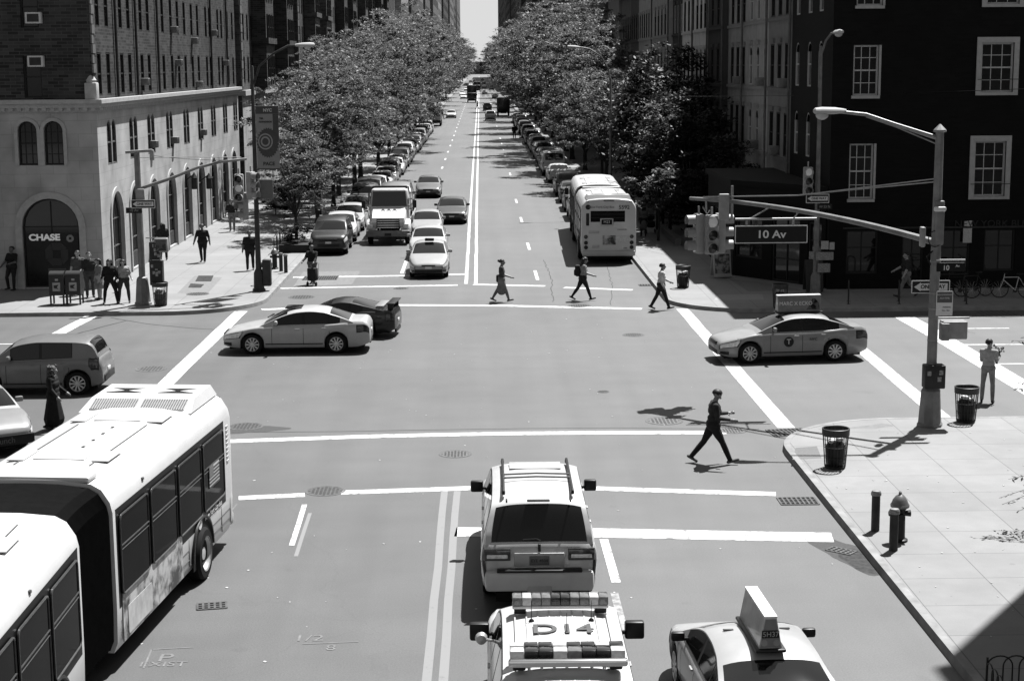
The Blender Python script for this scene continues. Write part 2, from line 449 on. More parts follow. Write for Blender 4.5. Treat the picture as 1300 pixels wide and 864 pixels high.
COUPE = variant(SEDAN, L=4.55, W=1.82, H=1.32, wr=.33, fa=.9, ra=3.5, sill=.18,
    top=[(0, .50), (.06, .58), (.3, .68), (.8, .78), (1.4, .86), (1.8, .88), (2.6, .89), (3.5, .95), (4.1, .98), (4.4, .97), (4.5, .9), (4.55, .75)],
    roof=[(1.4, .86), (1.9, 1.1), (2.35, 1.27), (2.7, 1.32), (3.0, 1.30), (3.5, 1.16), (4.15, .97)], wsh=(1.52, 2.33), rwin=(3.05, 4.02), win=[(1.95, 2.95), (3.02, 3.4)],
    seams=[1.7, 3.05], handles=[2.9], tl=(4.25, 4.52, .55, .85), rear=std_rear(.5))
BOXY = dict(L=4.10, W=1.79, H=1.62, wr=.34, fa=.82, ra=3.37, tumble=.22, rr=.45, cr=.14, rf=.7, cf=.22,
    top=[(0, .62), (.05, .78), (.2, .88), (.6, .96), (.95, 1.0), (1.4, 1.02), (2.6, 1.06), (3.6, 1.10), (3.9, 1.10), (4.03, 1.0), (4.10, .78)],
    roof=[(.9, .99), (1.2, 1.24), (1.52, 1.48), (1.9, 1.58), (2.3, 1.62), (3.2, 1.61), (3.7, 1.56), (3.83, 1.46), (3.98, 1.09)],
    wsh=(1.0, 1.52), rwin=(3.72, 3.94), rwe=.8, win=[(1.5, 2.30), (2.38, 3.22)], seams=[1.35, 2.34, 3.15], handles=[2.12, 2.98],
    hl=(.04, .5, .62, .88), tl=(3.74, 3.98, .62, 1.0), front=std_front(z=.56, gw=.36), rear=[('bumper_insert', -.62, .62, .36, .55, BLACKP, .03, False), ('number_plate', -.15, .15, .60, .71, WHITEP, .02, False)])
SUV = dict(L=4.75, W=1.88, H=1.74, wr=.36, fa=.92, ra=3.70, tumble=.28, sill=.26, rf=.7, cf=.22, rr=.4, cr=.12,
    top=[(0, .66), (.05, .84), (.25, .98), (.8, 1.07), (1.25, 1.12), (1.8, 1.13), (3.6, 1.15), (4.4, 1.17), (4.62, 1.15), (4.7, 1.05), (4.75, .8)],
    roof=[(1.15, 1.10), (1.5, 1.34), (1.9, 1.58), (2.3, 1.70), (2.8, 1.74), (3.6, 1.73), (4.2, 1.68), (4.38, 1.56), (4.66, 1.14)],
    wsh=(1.26, 1.9), rwin=(4.26, 4.60), rwe=.84, win=[(1.75, 2.55), (2.65, 3.45), (3.53, 4.2)], seams=[1.6, 2.6, 3.45], handles=[2.42, 3.3],
    hl=(.04, .5, .62, .88), tl=(4.35, 4.72, .66, .95), front=std_front(z=.66, gw=.45), rear=std_rear(.75))
MINIVAN = variant(SUV, L=5.05, W=1.96, H=1.77, ra=3.95, wr=.34, top=[(0, .60), (.05, .76), (.25, .90), (.7, 1.02), (1.1, 1.10), (1.8, 1.12), (3.6, 1.14), (4.7, 1.15), (4.92, 1.13), (5.0, 1.0), (5.05, .8)],
    roof=[(.95, 1.07), (1.4, 1.34), (1.95, 1.62), (2.4, 1.73), (2.9, 1.77), (3.9, 1.75), (4.5, 1.69), (4.68, 1.56), (4.95, 1.13)], wsh=(1.08, 1.95), rwin=(4.55, 4.9),
    win=[(1.75, 2.6), (2.7, 3.6), (3.68, 4.5)], seams=[1.6, 2.65, 3.65], handles=[2.45, 2.85], tl=(4.7, 5.02, .6, .98))
VAN = dict(L=5.6, W=2.0, H=2.08, wr=.36, fa=.95, ra=4.3, tumble=.12, sill=.3, rf=.5, cf=.15, rr=.25, cr=.06, inset=.97,
    top=[(0, .7), (.05, .95), (.3, 1.1), (.8, 1.2), (1.2, 1.24), (5.3, 1.24), (5.5, 1.24), (5.56, 1.2), (5.6, 1.0)],
    roof=[(.85, 1.19), (1.25, 1.6), (1.6, 1.93), (1.9, 2.05), (2.4, 2.08), (5.2, 2.07), (5.42, 2.0), (5.55, 1.22)],
    wsh=(.95, 1.58), rwin=(5.44, 5.52), rwe=.7, win=[(1.5, 2.3)], seams=[1.3, 2.4], handles=[2.2], hl=(.04, .4, .6, .88), tl=(5.4, 5.58, .5, .95),
    front=std_front(z=.72, gw=.5), rear=[('number_plate', -.15, .15, .62, .73, WHITEP, .02, False), ('bumper', -.9, .9, .35, .55, BLACKP, .1, False)])
BIGSUV = dict(L=5.5, W=2.0, H=1.98, wr=.40, fa=.98, ra=4.25, tumble=.24, sill=.32, rf=.6, cf=.18, rr=.35, cr=.08, inset=.95,
    top=[(0, .75), (.05, 1.0), (.25, 1.12), (.9, 1.20), (1.35, 1.24), (2, 1.24), (4.6, 1.25), (5.2, 1.25), (5.36, 1.25), (5.42, 1.2), (5.5, .78)],
    roof=[(1.25, 1.22), (1.6, 1.5), (2.0, 1.78), (2.35, 1.91), (2.9, 1.97), (3.8, 1.98), (4.6, 1.95), (4.98, 1.88), (5.08, 1.80), (5.40, 1.23)],
    wsh=(1.36, 1.98), rwin=(5.05, 5.385), rwe=.89, win=[(1.85, 2.75), (2.85, 3.75), (3.85, 4.85)], seams=[1.7, 2.8, 3.8], handles=[2.6, 3.6],
    hl=(.04, .45, .62, .88), front=std_front(z=.78, gw=.55), rear=[], mirs=(.24, .12, .22), mirm=BLACKP)
# ------------------------------------------------------------ articulated buses (local: forward +Y, origin on the road under the turntable)
BUSW = mat('bus_white_paint', .64, rough=.38, var=.05, scale=1.5, coat=.3)
BUSG = mat('bus_grey_panel', .5, rough=.4, var=.08, scale=2)
BUSD = mat('bus_dark_band', .010, rough=.35, var=.3, scale=2, spec=.04)
BUSGL = mat('bus_window_glass', .005, rough=.05, var=.3, scale=1.2, spec=.012)
BELL = mat('bellows_rubber', .012, rough=.7, var=.3, scale=6)
ADM = mat('printed_advert', .30, rough=.4, var=.93, scale=1.9, detail=10)
BSEC = [(1.22, .34), (1.285, .5), (1.30, 1.0), (1.30, 2.58), (1.265, 2.74), (1.14, 2.94), (.98, 3.03), (.5, 3.08), (.15, 3.09)]
def rrect(w, h, r, n=4):
    P = []
    for cx, cy, a0 in ((w/2-r, h/2-r, 0), (-w/2+r, h/2-r, 90), (-w/2+r, -h/2+r, 180), (w/2-r, -h/2+r, 270)):
        for k in range(n+1):
            a = R(a0+90*k/n); P.append((cx+r*math.cos(a), cy+r*math.sin(a)))
    return P
def bus_window(root, sg, y, z, w, h, bar=.62):
    """framed window on the side sg of a bus, sliding lights above a bar"""
    M = frame_m((sg*1.312, y, z), (0, sg, 0), (0, 0, 1))
    m = MB(); P = rrect(w, h, .09); m.prism(P, .012, M)
    o = m.build('window', BUSGL, root, 30)
    m = MB(); pts = [M @ Vector((x, yy, .014)) for x, yy in P]; pts.append(pts[0]); pts.append(pts[1])
    m.tube(pts, .017, 5, cap=False); b = -h/2+h*bar
    m.tube([M @ Vector((-w/2, b, .014)), M @ Vector((w/2, b, .014))], .016, 5)
    m.tube([M @ Vector((-w/2, b-.07, .014)), M @ Vector((w/2, b-.07, .014))], .009, 4)
    m.build('window_frame', mat('bus_window_frame', .10, rough=.3, metal=.4, var=.2), o, 30)
    return o
def bus_shell(root, name, y0, y1, round0=False, round1=False):
    m = MB(); ys = [y0, y0+.03, y0+.1, y0+.25] + lin(y0+.5, y1-.5, 6) + [y1-.25, y1-.1, y1-.03, y1]; rings = []
    for y in ys:
        k = 1.
        if round0 and y < y0+.25: k = .965+.035*math.sqrt(max(0, 1-(1-(y-y0)/.25)**2))
        if round1 and y > y1-.25: k = .965+.035*math.sqrt(max(0, 1-(1-(y1-y)/.25)**2))
        right = [Vector((x*k, y, 1.7+(z-1.7)*(1-(1-k)*.8))) for x, z in BSEC]
        rings.append(right+[Vector((-p.x, p.y, p.z)) for p in reversed(right)])
    m.ring_tube(rings, 0); return m.build(name, BUSW, root, 40)
def bus(label, bend, lf=8.6, lr=7.2, gap=.95, ads=True, group=None):
    root = empty('articulated_bus', label=label, cat='bus', group=group)
    rear = []
    A = rear.append
    bus_shell(root, 'front_body', gap, gap+lf, round1=True)
    A(bus_shell(root, 'rear_body', -gap-lr, -gap, round0=True))
    # bellows
    m = MB(); rings = []; n = 34
    for i in range(n+1):
        t = i/n; y = -gap-.02+(2*gap+.04)*t; k = .965 if i % 2 else .915
        M = Matrix.Rotation(bend*(1-t), 3, 'Z') if t < 1 else Matrix.Identity(3)
        right = [Vector((x*k, 0, 1.7+(z-1.7)*k)) for x, z in BSEC]
        ring = right+[Vector((-p.x, 0, p.z)) for p in reversed(right)]
        rings.append([M @ Vector((p.x, y, p.z)) for p in ring])
    m.ring_tube(rings, 0); m.build('bellows', BELL, root, False)
    for sg in (1, -1):
        # dark glazed bands and windows
        for yy0, yy1, isr in ((gap+.12, gap+lf-.4, 0), (-gap-lr+.62, -gap-.12, 1)):
            m = MB(); m.bx(sg*1.29-.012, sg*1.29+.022, yy0, yy1, 1.02, 2.60)
            o = m.build('window_band', BUSD, root, 30); isr and A(o)
            n = 4 if isr else 5; wsp = (yy1-yy0-.1)/n
            for i in range(n):
                o = bus_window(root, sg, yy0+.05+wsp*(i+.5), 1.84, wsp-.16, 1.26); isr and A(o)
        # skirt seams, wheels
        for yc, isr in ((gap+1.55, 0), (gap+lf-2.2, 0), (-gap-lr+2.35, 1)):
            m = MB(); M = frame_m((sg*1.29, yc, .5), (0, sg, 0), (0, 0, 1))
            m.prism([(.66*math.cos(math.pi*k/14), .66*math.sin(math.pi*k/14)) for k in range(15)]+[(-.66, -.17), (.66, -.17)], .02, M)
            o = m.build('wheel_arch', BLACK, root, 30); isr and A(o)
            m = MB(); m.tube([M @ Vector((.68*math.cos(math.pi*k/14), .68*math.sin(math.pi*k/14), .02)) for k in range(15)], .035, 6)
            o = m.build('arch_trim', BLACKP, root, 40); isr and A(o)
            w = MB(); r = .49
            w.lathe([(r*.62, -.15), (r*.9, -.15), (r, -.1), (r, .1), (r*.9, .15), (r*.62, .15), (r*.62, -.15)], n=26, axis='X', cap=False)
            o = w.build('wheel', BLACK, root, 40); o.location = (sg*1.22, yc, r); isr and A(o)
            f = MB(); f.lathe([(r*.66, sg*.155), (r*.6, sg*.14), (r*.5, sg*.05), (r*.26, sg*.02), (r*.24, sg*.1), (.002, sg*.11)], n=22, axis='X', cap=False)
            f.build('rim', mat('bus_rim', .6, rough=.35, metal=.3, var=.1), o, 40)
        # skirt panels: thin seams proud of the shell
        for yy0, yy1, isr in ((gap+2.4, gap+lf-3, 0), (-gap-lr+3.2, -gap-.2, 1), (-gap-lr+.3, -gap-lr+1.6, 1)):
            m = MB(); M = None
            for z in (.62, .8): m.bx(sg*1.296-.006, sg*1.296+.006, yy0, yy1, z-.006, z+.006)
            y = yy0
            while y <= yy1: m.bx(sg*1.296-.006, sg*1.296+.006, y-.006, y+.006, .5, 1.0); y += .65
            o = m.build('skirt_seam', mat('panel_seam', .12, rough=.6, var=.1), root, False); isr and A(o)
        if ads:
            m = MB(); m.bx(sg*1.302-.01, sg*1.302+.012, -gap-3.55, -gap-.25, .44, 1.22); o = m.build('advert', ADM, root, False); A(o)
            M = frame_m((sg*1.316, -gap-1.1, .72), (0, sg, 0), (0, 0, 1))
            m = MB(); m.prism(rrect(1.25, .46, .05), .004, M); o = m.build('advert_panel', mat('advert_pale', .55, var=.25, scale=3), root, False); A(o)
        # clearance lamp
        for y, isr in ((gap+2.5, 0), (-gap-1.6, 1)):
            m = MB(); m.rbox((sg*1.27, y, 2.72), (.05, .1, .05), .015); o = m.build('marker_lamp', TAILG, root); isr and A(o)
    # roof of the rear section: cooling unit with sloped grilles, lattice, hatch
    yb = -gap-lr
    m = MB(); P = [(yb+.12, 3.02), (yb+1.95, 3.02), (yb+1.4, 3.20), (yb+.25, 3.23)]
    V = [(sx*(1.06 if z < 3.1 else .98), y, z) for sx in (-1, 1) for y, z in P]
    m.raw(V, [(0, 1, 2, 3), (7, 6, 5, 4), (0, 4, 5, 1), (1, 5, 6, 2), (2, 6, 7, 3), (3, 7, 4, 0)]); o = m.build('cooling_unit', BUSW, root, 20); A(o)
    nn = Vector((0, .18, .55)).normalized()
    for sx in (-1, 1):
        Mg = frame_m(Vector((sx*.47, yb+1.66, 3.115))+nn*.004, (-1, 0, 0), Vector((0, -.55, .18)))
        m = MB(); m.prism(rrect(.86, .42, .03), .006, Mg); g = m.build('grille', mat('grille_hole', .03, var=.3), root, False); A(g)
        m = MB()
        for k in range(19):
            x = -.42+.84*k/18; m.tube([Mg @ Vector((x, -.19, .008)), Mg @ Vector((x, .19, .008))], .0105, 4)
        for k in range(9):
            y = -.19+.38*k/8; m.tube([Mg @ Vector((-.42, y, .009)), Mg @ Vector((.42, y, .009))], .0105, 4)
        b = m.build('grille_mesh', BUSG, g, False)
        for s2 in (-1, 1):
            m = MB(); x0 = sx*.5
            m.prism([(x0-.34*s2, yb+.8-.2*s2), (x0+.34*s2, yb+.8-.2*s2), (x0, yb+.82)][::s2], .012, Matrix.Translation((0, 0, 3.212)))
            o = m.build('roof_opening', mat('deep_black', .008, rough=.8, var=.1), root, False); A(o)
    for y, isr in ((yb+2.65, 1), (yb+5.6, 1), (gap+1.6, 0), (gap+5.5, 0)):
        m = MB(); m.rbox((0, y, 3.09), (.85, .6, .035), .015); o = m.build('roof_hatch', BUSW, root); isr and A(o)
        for sx in (-1, 1):
            m = MB(); m.rbox((sx*.7, y, 3.085), (.28, .7, .015), .005); o = m.build('roof_sign', BUSG, root); isr and A(o)
    for y0, y1, isr in ((yb+3.2, yb+6.2, 1), (gap+.6, gap+lf-1.5, 0)):
        for sx in (-1, 1):
            m = MB(); m.bx(sx*.62-.008, sx*.62+.008, y0, y1, 3.071, 3.085); o = m.build('roof_seam', mat('panel_seam', .12), root, False); isr and A(o)
        for k in range(4):
            m = MB(); m.rbox((-.1, y0+.3+.5*k, 3.096), (.05, .09, .012), .004); o = m.build('roof_bolt', DARKM, root); isr and A(o)
    m = MB(); M_ = [(-1.05, -gap-.5, 3.0), (1.05, -gap-.5, 3.0), (1.05, -gap-.02, 3.0), (-1.05, -gap-.02, 3.0)]
    m.rbox((0, -gap-.22, 3.09), (1.9, .42, .10), .045); o = m.build('roof_cowl', BUSW, root); A(o)
    # tail: window, lamps, route sign, bumper
    ye = yb-.001
    def back(nm, x, z, w, h, mt, out=.02, r=.02):
        m = MB(); m.rbox((x, ye-out/2+.03, z), (w, out+.06, h), r); o = m.build(nm, mt, root, 40); A(o); return o
    back('rear_window', -.05, 2.24, 1.62, .52, BUSD, .012, .01)
    for i in (0, 1):
        m = MB(); m.bx(-.86, .76, ye-.03, ye-.014, 2.16+.17*i, 2.18+.17*i); o = m.build('window_bar', DARKM, root, False); A(o)
    s = back('route_sign', -.1, 1.98, .62, .34, BUSG, .05); o = back('route_display', -.1, 1.98, .5, .24, BUSD, .055, .01)
    for sx in (-1, 1):
        back('rear_marker', sx*1.02, 2.93, .14, .04, TAILG, .02, .01)
        for z in (1.28, 1.0, .78):
            m = MB(); m.lathe([(.095, ye+.02), (.095, ye-.03), (.06, ye-.045), (.002, ye-.05)], (sx*1.08, 0, z), n=14, axis='Y'); o = m.build('tail_light', DARKM if z < 1.2 else TAILG, root); A(o)
    back('engine_grille', -.7, 1.5, .5, .12, BUSG, .02); back('rear_advert', .02, 1.12, .62, .44, ADM, .02, .01)
    back('rear_notice', .62, 1.14, .66, .36, mat('notice_white', .66, var=.2, scale=22), .012, .01)
    back('engine_hatch', -.62, .82, .34, .14, BUSG, .015); back('number_plate', .78, .74, .3, .14, WHITEP, .02, .01)
    back('rear_bumper', 0, .5, 2.5, .26, BUSG, .14, .05); back('air_duct', -1.0, 2.1, .16, .6, BLACKP, .02, .05)
    back('brake_lamp', 0, 2.98, .5, .05, TAILG, .02, .01); back('tail_underside', 0, .36, 2.3, .2, BLACK, .02, .02)
    m = MB(); m.rbox((0, yb/2-gap/2, .42), (2.2, lr-.6, .3), .03); o = m.build('chassis', BLACK, root); A(o)
    m = MB(); m.rbox((0, gap+lf/2, .42), (2.2, lf-.6, .3), .03); m.build('chassis', BLACK, root)
    # nose
    yf = gap+lf
    m = MB(); m.rbox((0, yf+.0, 1.75), (2.35, .06, 1.35), .02); m.build('windshield', BUSGL, root)
    m = MB(); m.rbox((0, yf+.0, 2.75), (1.9, .07, .34), .02); m.build('route_display', BUSD, root)
    m = MB(); m.rbox((0, yf+.02, .52), (2.5, .2, .3), .06); m.build('bumper', BUSG, root)
    for sx in (-1, 1):
        m = MB(); m.rbox((sx*1.0, yf+.0, .85), (.36, .08, .18), .03); m.build('headlight', LAMPG, root)
        m = MB(); m.rbox((sx*1.52, yf+.05, 2.1), (.22, .12, .4), .04); m.tube([(sx*1.2, yf-.1, 2.5), (sx*1.5, yf+.1, 2.45), (sx*1.52, yf+.05, 2.25)], .02, 6); m.build('mirror', BLACKP, root)
    B = Matrix.Rotation(bend, 4, 'Z')
    for o in rear: o.matrix_basis = B @ o.matrix_basis
    return root, B

# ------------------------------------------------------------ tow truck
def tow_truck(label):
    root = empty('tow_truck', label=label, cat='tow truck')
    W = paint(.72); y0 = 3.6
    m = MB(); m.rbox((0, .85, 1.45), (2.12, 1.4, 1.0), .12, 3); m.rbox((0, .75, 2.36), (2.08, 1.46, .98), .16, 3, taper=(.92, .84)); m.build('cab', W, root, 40)
    m = MB(); P = [(1.5, .95), (2.95, .95), (3.05, 1.2), (2.95, 1.42), (2.3, 1.68), (1.5, 1.86)]
    rings = []
    for x, k in ((-.92, .90), (-.84, 1), (.84, 1), (.92, .90)): rings.append([(x, 1.5+(y-1.5)*k, .95+(z-.95)*k) for y, z in P])
    m.ring_tube(rings); m.build('hood', W, root, 40)
    for sx in (-1, 1):
        m = MB(); rings = []
        for x, k in ((sx*.66, 1), (sx*1.08, 1), (sx*1.16, .9)):
            rings.append([(x, 2.25+.72*k*math.cos(a), .70+.62*k*math.sin(a)) for a in [math.pi*j/10 for j in range(11)]]+[(x, 2.25-.72*k, .6), (x, 2.25+.72*k, .6)])
        m.ring_tube(rings); m.build('fender', W, root, 40)
        m = MB(); m.rbox((sx*.93, 2.95, .98), (.3, .16, .28), .06); m.build('headlight', LAMPG, root)
        wheel(root, sx*.98, 2.2, .46, sx, .26, spokes=6); wheel(root, sx*.98, -3.2, .46, sx, .26, spokes=6)
        m = MB(); m.rbox((sx*1.36, 1.75, 2.05), (.2, .1, .42), .03); m.tube([(sx*1.05, 1.5, 2.3), (sx*1.35, 1.75, 2.28)], .02, 6); m.tube([(sx*1.05, 1.55, 1.75), (sx*1.35, 1.75, 1.85)], .02, 6); m.build('mirror', BLACKP, root)
        m = MB(); m.bx(sx*1.11-.02, sx*1.11+.02, .35, 1.4, 1.98, 2.6); m.build('side_window', GLASS, root)
    m = MB(); m.raw([(-.93, 1.515, 1.88), (.93, 1.515, 1.88), (.86, 1.42, 2.70), (-.86, 1.42, 2.70), (-.93, 1.42, 1.88), (.93, 1.42, 1.88), (.86, 1.32, 2.70), (-.86, 1.32, 2.70)], [(0, 1, 2, 3), (7, 6, 5, 4), (0, 3, 7, 4), (1, 5, 6, 2), (2, 6, 7, 3), (0, 4, 5, 1)]); m.build('windshield', GLASS, root, False)
    m = MB(); m.rbox((0, 3.02, 1.12), (1.2, .12, .52), .03); g = m.build('grille', BLACKP, root)
    for z in (.93, 1.05, 1.17, 1.29):
        m = MB(); m.rbox((0, 3.09, z), (1.14, .06, .05), .015); m.build('grille_bar', CHROME, g)
    m = MB(); m.rbox((0, 3.1, .62), (2.3, .3, .34), .06); m.build('bumper', mat('bumper_grey', .2, rough=.4, metal=.4, var=.2), root)
    m = MB(); m.rbox((0, 3.27, .58), (.34, .03, .14), .01); m.build('number_plate', DARKM, root)
    m = MB(); m.rbox((0, .75, 2.88), (1.9, .34, .16), .06)
    m.build('light_bar', BLACKP, root)
    for x in lin(-.8, .8, 5):
        m = MB(); m.rbox((x, 1.3, 2.76), (.12, .1, .07), .02); m.build('cab_lamp', LAMPG, root)
    m = MB(); m.bx(-1.2, 1.2, -5.4, -.05, 1.0, 1.14); m.bx(-1.2, -1.12, -5.4, -.05, 1.14, 1.3); m.bx(1.12, 1.2, -5.4, -.05, 1.14, 1.3); m.build('flat_bed', mat('bed_steel', .25, rough=.4, metal=.5, var=.2), root, False)
    m = MB(); m.bx(-.45, .45, -5.0, 3.0, .5, .8); m.build('chassis', BLACK, root, False)
    m = MB()
    for sx in (-1, 1): m.tube([(sx*.95, -.1, 1.1), (sx*.95, -.1, 2.5)], .05, 8)
    m.tube([(-.95, -.1, 2.5), (.95, -.1, 2.5)], .05, 8); m.tube([(-.95, -.1, 1.8), (.95, -.1, 1.8)], .03, 8); m.build('head_board', W, root)
    text('AAA', .42, mat('sign_black', .02, rough=.5, var=.1), root, frame_m((0, 2.05, 1.745), (-1, 0, 0), (0, -.8, .35)), sx=1.1, depth=.012, weight=.008)
    return root

# ------------------------------------------------------------ people (local: facing +Y, feet on z = 0)
SKIN = {}
def cloth(v): return mat('cloth_%03d' % int(v*1000), v, rough=.85, var=.3, scale=7, spec=.2)
def skin(v=.3): return mat('skin_%03d' % int(v*1000), v, rough=.5, var=.08, scale=9, spec=.3)
HAIRM = mat('dark_hair', .018, rough=.55, var=.5, scale=30)
SHOE = mat('shoe_dark', .03, rough=.5, var=.2)
def capsule(mb, a, ra, b, rb, n=10):
    a, b = Vector(a), Vector(b); d = (b-a); L = d.length
    if L < 1e-5: mb.sphere(a, ra, n); return
    prof = []
    for k in range(5):
        t = -math.pi/2+math.pi/2*k/4; prof.append((max(1e-4, ra*math.cos(t)), ra*math.sin(t)))
    for k in range(5):
        t = math.pi/2*k/4; prof.append((max(1e-4, rb*math.cos(t)), L+rb*math.sin(t)))
    q = Vector((0, 0, 1)).rotation_difference(d.normalized()).to_matrix().to_4x4()
    mb.lathe(prof, n=n, M=Matrix.Translation(a) @ q)
def rx(v, a): return Matrix.Rotation(a, 3, 'X') @ Vector(v)
def person(loc, face, label, h=1.75, legs=((0, 0), (0, 0)), arms=((5, 10), (5, 10)), out=(8, 8), inw=(0, 0), lean=0, shirt=.05, fore=None, pants=.03, shoes=.03,
           sk=.3, hair='short', hairm=None, nod=0, turn=0, female=False, skirt=None, fat=1.2, group=None, tail=None, legsplit=0.0, vox=.014, shorts=False, wide=1.13):
    """legs/arms: (swing forward in degrees, bend of knee / elbow) for left and right"""
    S = h/1.75; segs = []
    SH, PA, SKM, SHM = cloth(shirt), cloth(pants), skin(sk), cloth(shoes) if shoes > .1 else SHOE
    FO = SKM if fore is None else cloth(fore)
    ln = R(-lean)
    hip = Vector((0, 0, .93)); T = Matrix.Rotation(ln, 3, 'X')
    def up(x, y, z): return hip+T @ Vector((x, y, z-.93))
    sw = (.165 if female else .19)
    segs += [(up(-.075, 0, .93), .125*fat, up(.075, 0, .93), .125*fat, PA), (up(-.06, .005, 1.06), .112*fat, up(.06, .005, 1.06), .112*fat, SH),
             (up(-.085, .01, 1.24), .114*fat, up(.085, .01, 1.24), .114*fat, SH), (up(-.1, .0, 1.34), .1*fat, up(.1, .0, 1.34), .1*fat, SH), (up(-sw+.03, -.005, 1.40), .075, up(sw-.03, -.005, 1.40), .075, SH),
             (up(0, .0, 1.42), .062, up(0, .015, 1.53), .052, SKM)]
    hc = up(0, .03, 1.62)
    Hm = Matrix.Translation(hc) @ (T @ Matrix.Rotation(R(turn), 3, 'Z') @ Matrix.Rotation(R(-nod), 3, 'X')).to_4x4()
    hp = lambda x, y, z: Hm @ Vector((x, y, z))
    segs += [(hp(0, -.015, .035), .095, hp(0, -.005, .03), .095, SKM), (hp(0, .03, -.01), .072, hp(0, .045, -.075), .045, SKM), (hp(0, .10, .0), .014, hp(0, .112, -.025), .017, SKM),
             (hp(-.085, 0, .01), .02, hp(-.085, -.005, -.02), .016, SKM), (hp(.085, 0, .01), .02, hp(.085, -.005, -.02), .016, SKM)]
    low = 9
    for i, sx in enumerate((-1, 1)):
        a, k = R(legs[i][0]), R(legs[i][1])
        p0 = hip+Vector((sx*.095, 0, -.03)); p1 = p0+rx((sx*(.01+legsplit), 0, -.43), a); p2 = p1+rx((sx*legsplit*.5, 0, -.42), a-k)
        lm = SKM if shorts else PA
        segs += [(p0, .092*fat, p0.lerp(p1, .55), .078*fat, PA), (p0.lerp(p1, .5), .078*fat, p1, .062, PA if not shorts else SKM), (p1, .066, p1.lerp(p2, .4), .064, lm), (p1.lerp(p2, .4), .064, p2, .052 if not female else .042, lm)]
        fa = a-k*.8; f0 = p2+rx((0, -.05, -.045), fa); f1 = p2+rx((sx*.015, .155, -.055), fa)
        segs += [(f0, .04, f1, .033, SHM)]
        low = min(low, f0.z-.042, f1.z-.035)
        # arms
        s0 = up(sx*sw, -.005, 1.405); A, E = R(arms[i][0]), R(arms[i][1]); o = math.tan(R(out[i]))
        u = T @ rx(Vector((sx*o, 0, -1)).normalized(), A); p1 = s0+u*.29
        v = T @ rx(Vector((sx*(o*.6-inw[i]), 0, -1)).normalized(), A+E); p2 = p1+v*.25
        segs += [(s0, .068, p1, .055, SH), (p1, .054, p2, .038, FO)]
        side = v.cross(Vector((1, 0, 0))); side = side.normalized() if side.length > .1 else Vector((0, 1, 0))
        w = side.cross(v).normalized()
        segs += [(p2, .03, p2+v*.075, .036, SKM)]
        for f in range(4):
            b = p2+v*.09+side*(.024-.016*f); ln_ = (.075, .085, .08, .06)[f]
            m_ = b+v*ln_*.55; e = m_+(v*.8+w*(-sx)*.5).normalized()*ln_*.5
            segs += [(b, .0095, m_, .009, SKM), (m_, .009, e, .0085, SKM)]
        b = p2+v*.03+side*.03; segs += [(b, .012, b+(v+side).normalized()*.06, .0095, SKM)]
    if skirt:
        z, r, m_ = skirt; SK = cloth(m_)
        segs += [(up(0, 0, 1.0), .13, Vector((0, 0, z+.1)), r, SK)]
    ob_m = MB()
    for a, ra, b, rb, _ in segs: capsule(ob_m, a, ra, b, rb)
    me = bpy.data.meshes.new('person'); me.from_pydata(ob_m.V, [], ob_m.F)
    ob = bpy.data.objects.new('person', me); COL.objects.link(ob)
    md = ob.modifiers.new('r', 'REMESH'); md.mode = 'VOXEL'; md.voxel_size = vox
    m2 = ob.modifiers.new('s', 'SMOOTH'); m2.iterations = 3; m2.factor = .5
    dg = bpy.context.evaluated_depsgraph_get()
    me2 = bpy.data.meshes.new_from_object(ob.evaluated_get(dg)); bpy.data.objects.remove(ob)
    mats = []; 
    for g in segs:
        if g[4] not in mats: mats.append(g[4])
    me2.materials.clear()
    for m_ in mats: me2.materials.append(m_)
    pre = [(Vector(a), Vector(b)-Vector(a), max(1e-9, (Vector(b)-Vector(a)).length_squared), ra, rb, mats.index(m_)) for a, ra, b, rb, m_ in segs]
    idx = []
    for p in me2.polygons:
        c = p.center; best = 9; bi = 0
        for a, d, l2, ra, rb, mi in pre:
            t = (c-a).dot(d)/l2; t = 0 if t < 0 else 1 if t > 1 else t
            q = (c-a-d*t).length-(ra+(rb-ra)*t)
            if q < best: best = q; bi = mi
        idx.append(bi)
    me2.polygons.foreach_set('material_index', idx); me2.polygons.foreach_set('use_smooth', [True]*len(me2.polygons))
    root = bpy.data.objects.new('person', me2); COL.objects.link(root); tag(root, label, 'person', group)
    root.rotation_euler = (0, 0, face); root.scale = (S*wide, S*wide, S); root.location = Vector(loc)-Vector((0, 0, low*S))
    if hair:
        hm = hairm or HAIRM; m = MB()
        V, F = _sph(14)
        keep = lambda f: True
        W = [hp(v[0]*.103, v[1]*.112-.018, v[2]*.104+.036) for v in V]
        lim = {'short': .0, 'long': -.3, 'bun': -.1, 'curly': -.3, 'cap': .1}[hair]
        FF = [f for f in F if sum(V[i][2] for i in f)/len(f)+.55*(-sum(V[i][1] for i in f)/len(f)) > lim-.02]
        m.raw(W, FF)
        if hair in ('long', 'curly'):
            for x in (-.06, 0, .06): capsule(m, hp(x, -.075, .03), .055, hp(x*1.3, -.10, -.22), .04)
        if hair == 'curly':
            for k in range(26):
                a = rnd.uniform(0, 6.28); m.sphere(hp(.11*math.cos(a), -.03+.09*math.sin(a), rnd.uniform(-.2, .12)), .04, 6)
        if hair == 'bun': m.sphere(hp(0, -.12, .06), .06, 8)
        if hair == 'cap': m.rbox((0, 0, 0), (.15, .1, .015), .005, M=Hm @ Matrix.Translation((0, .12, .055)))
        m.build('hair' if hair != 'cap' else 'cap', hm, root, 60)
    return root
def hand_of(face, loc, h, x, y, z):
    return Vector(loc)+Matrix.Rotation(face, 3, 'Z') @ (Vector((x, y, z))*(h/1.75))
import numpy as np
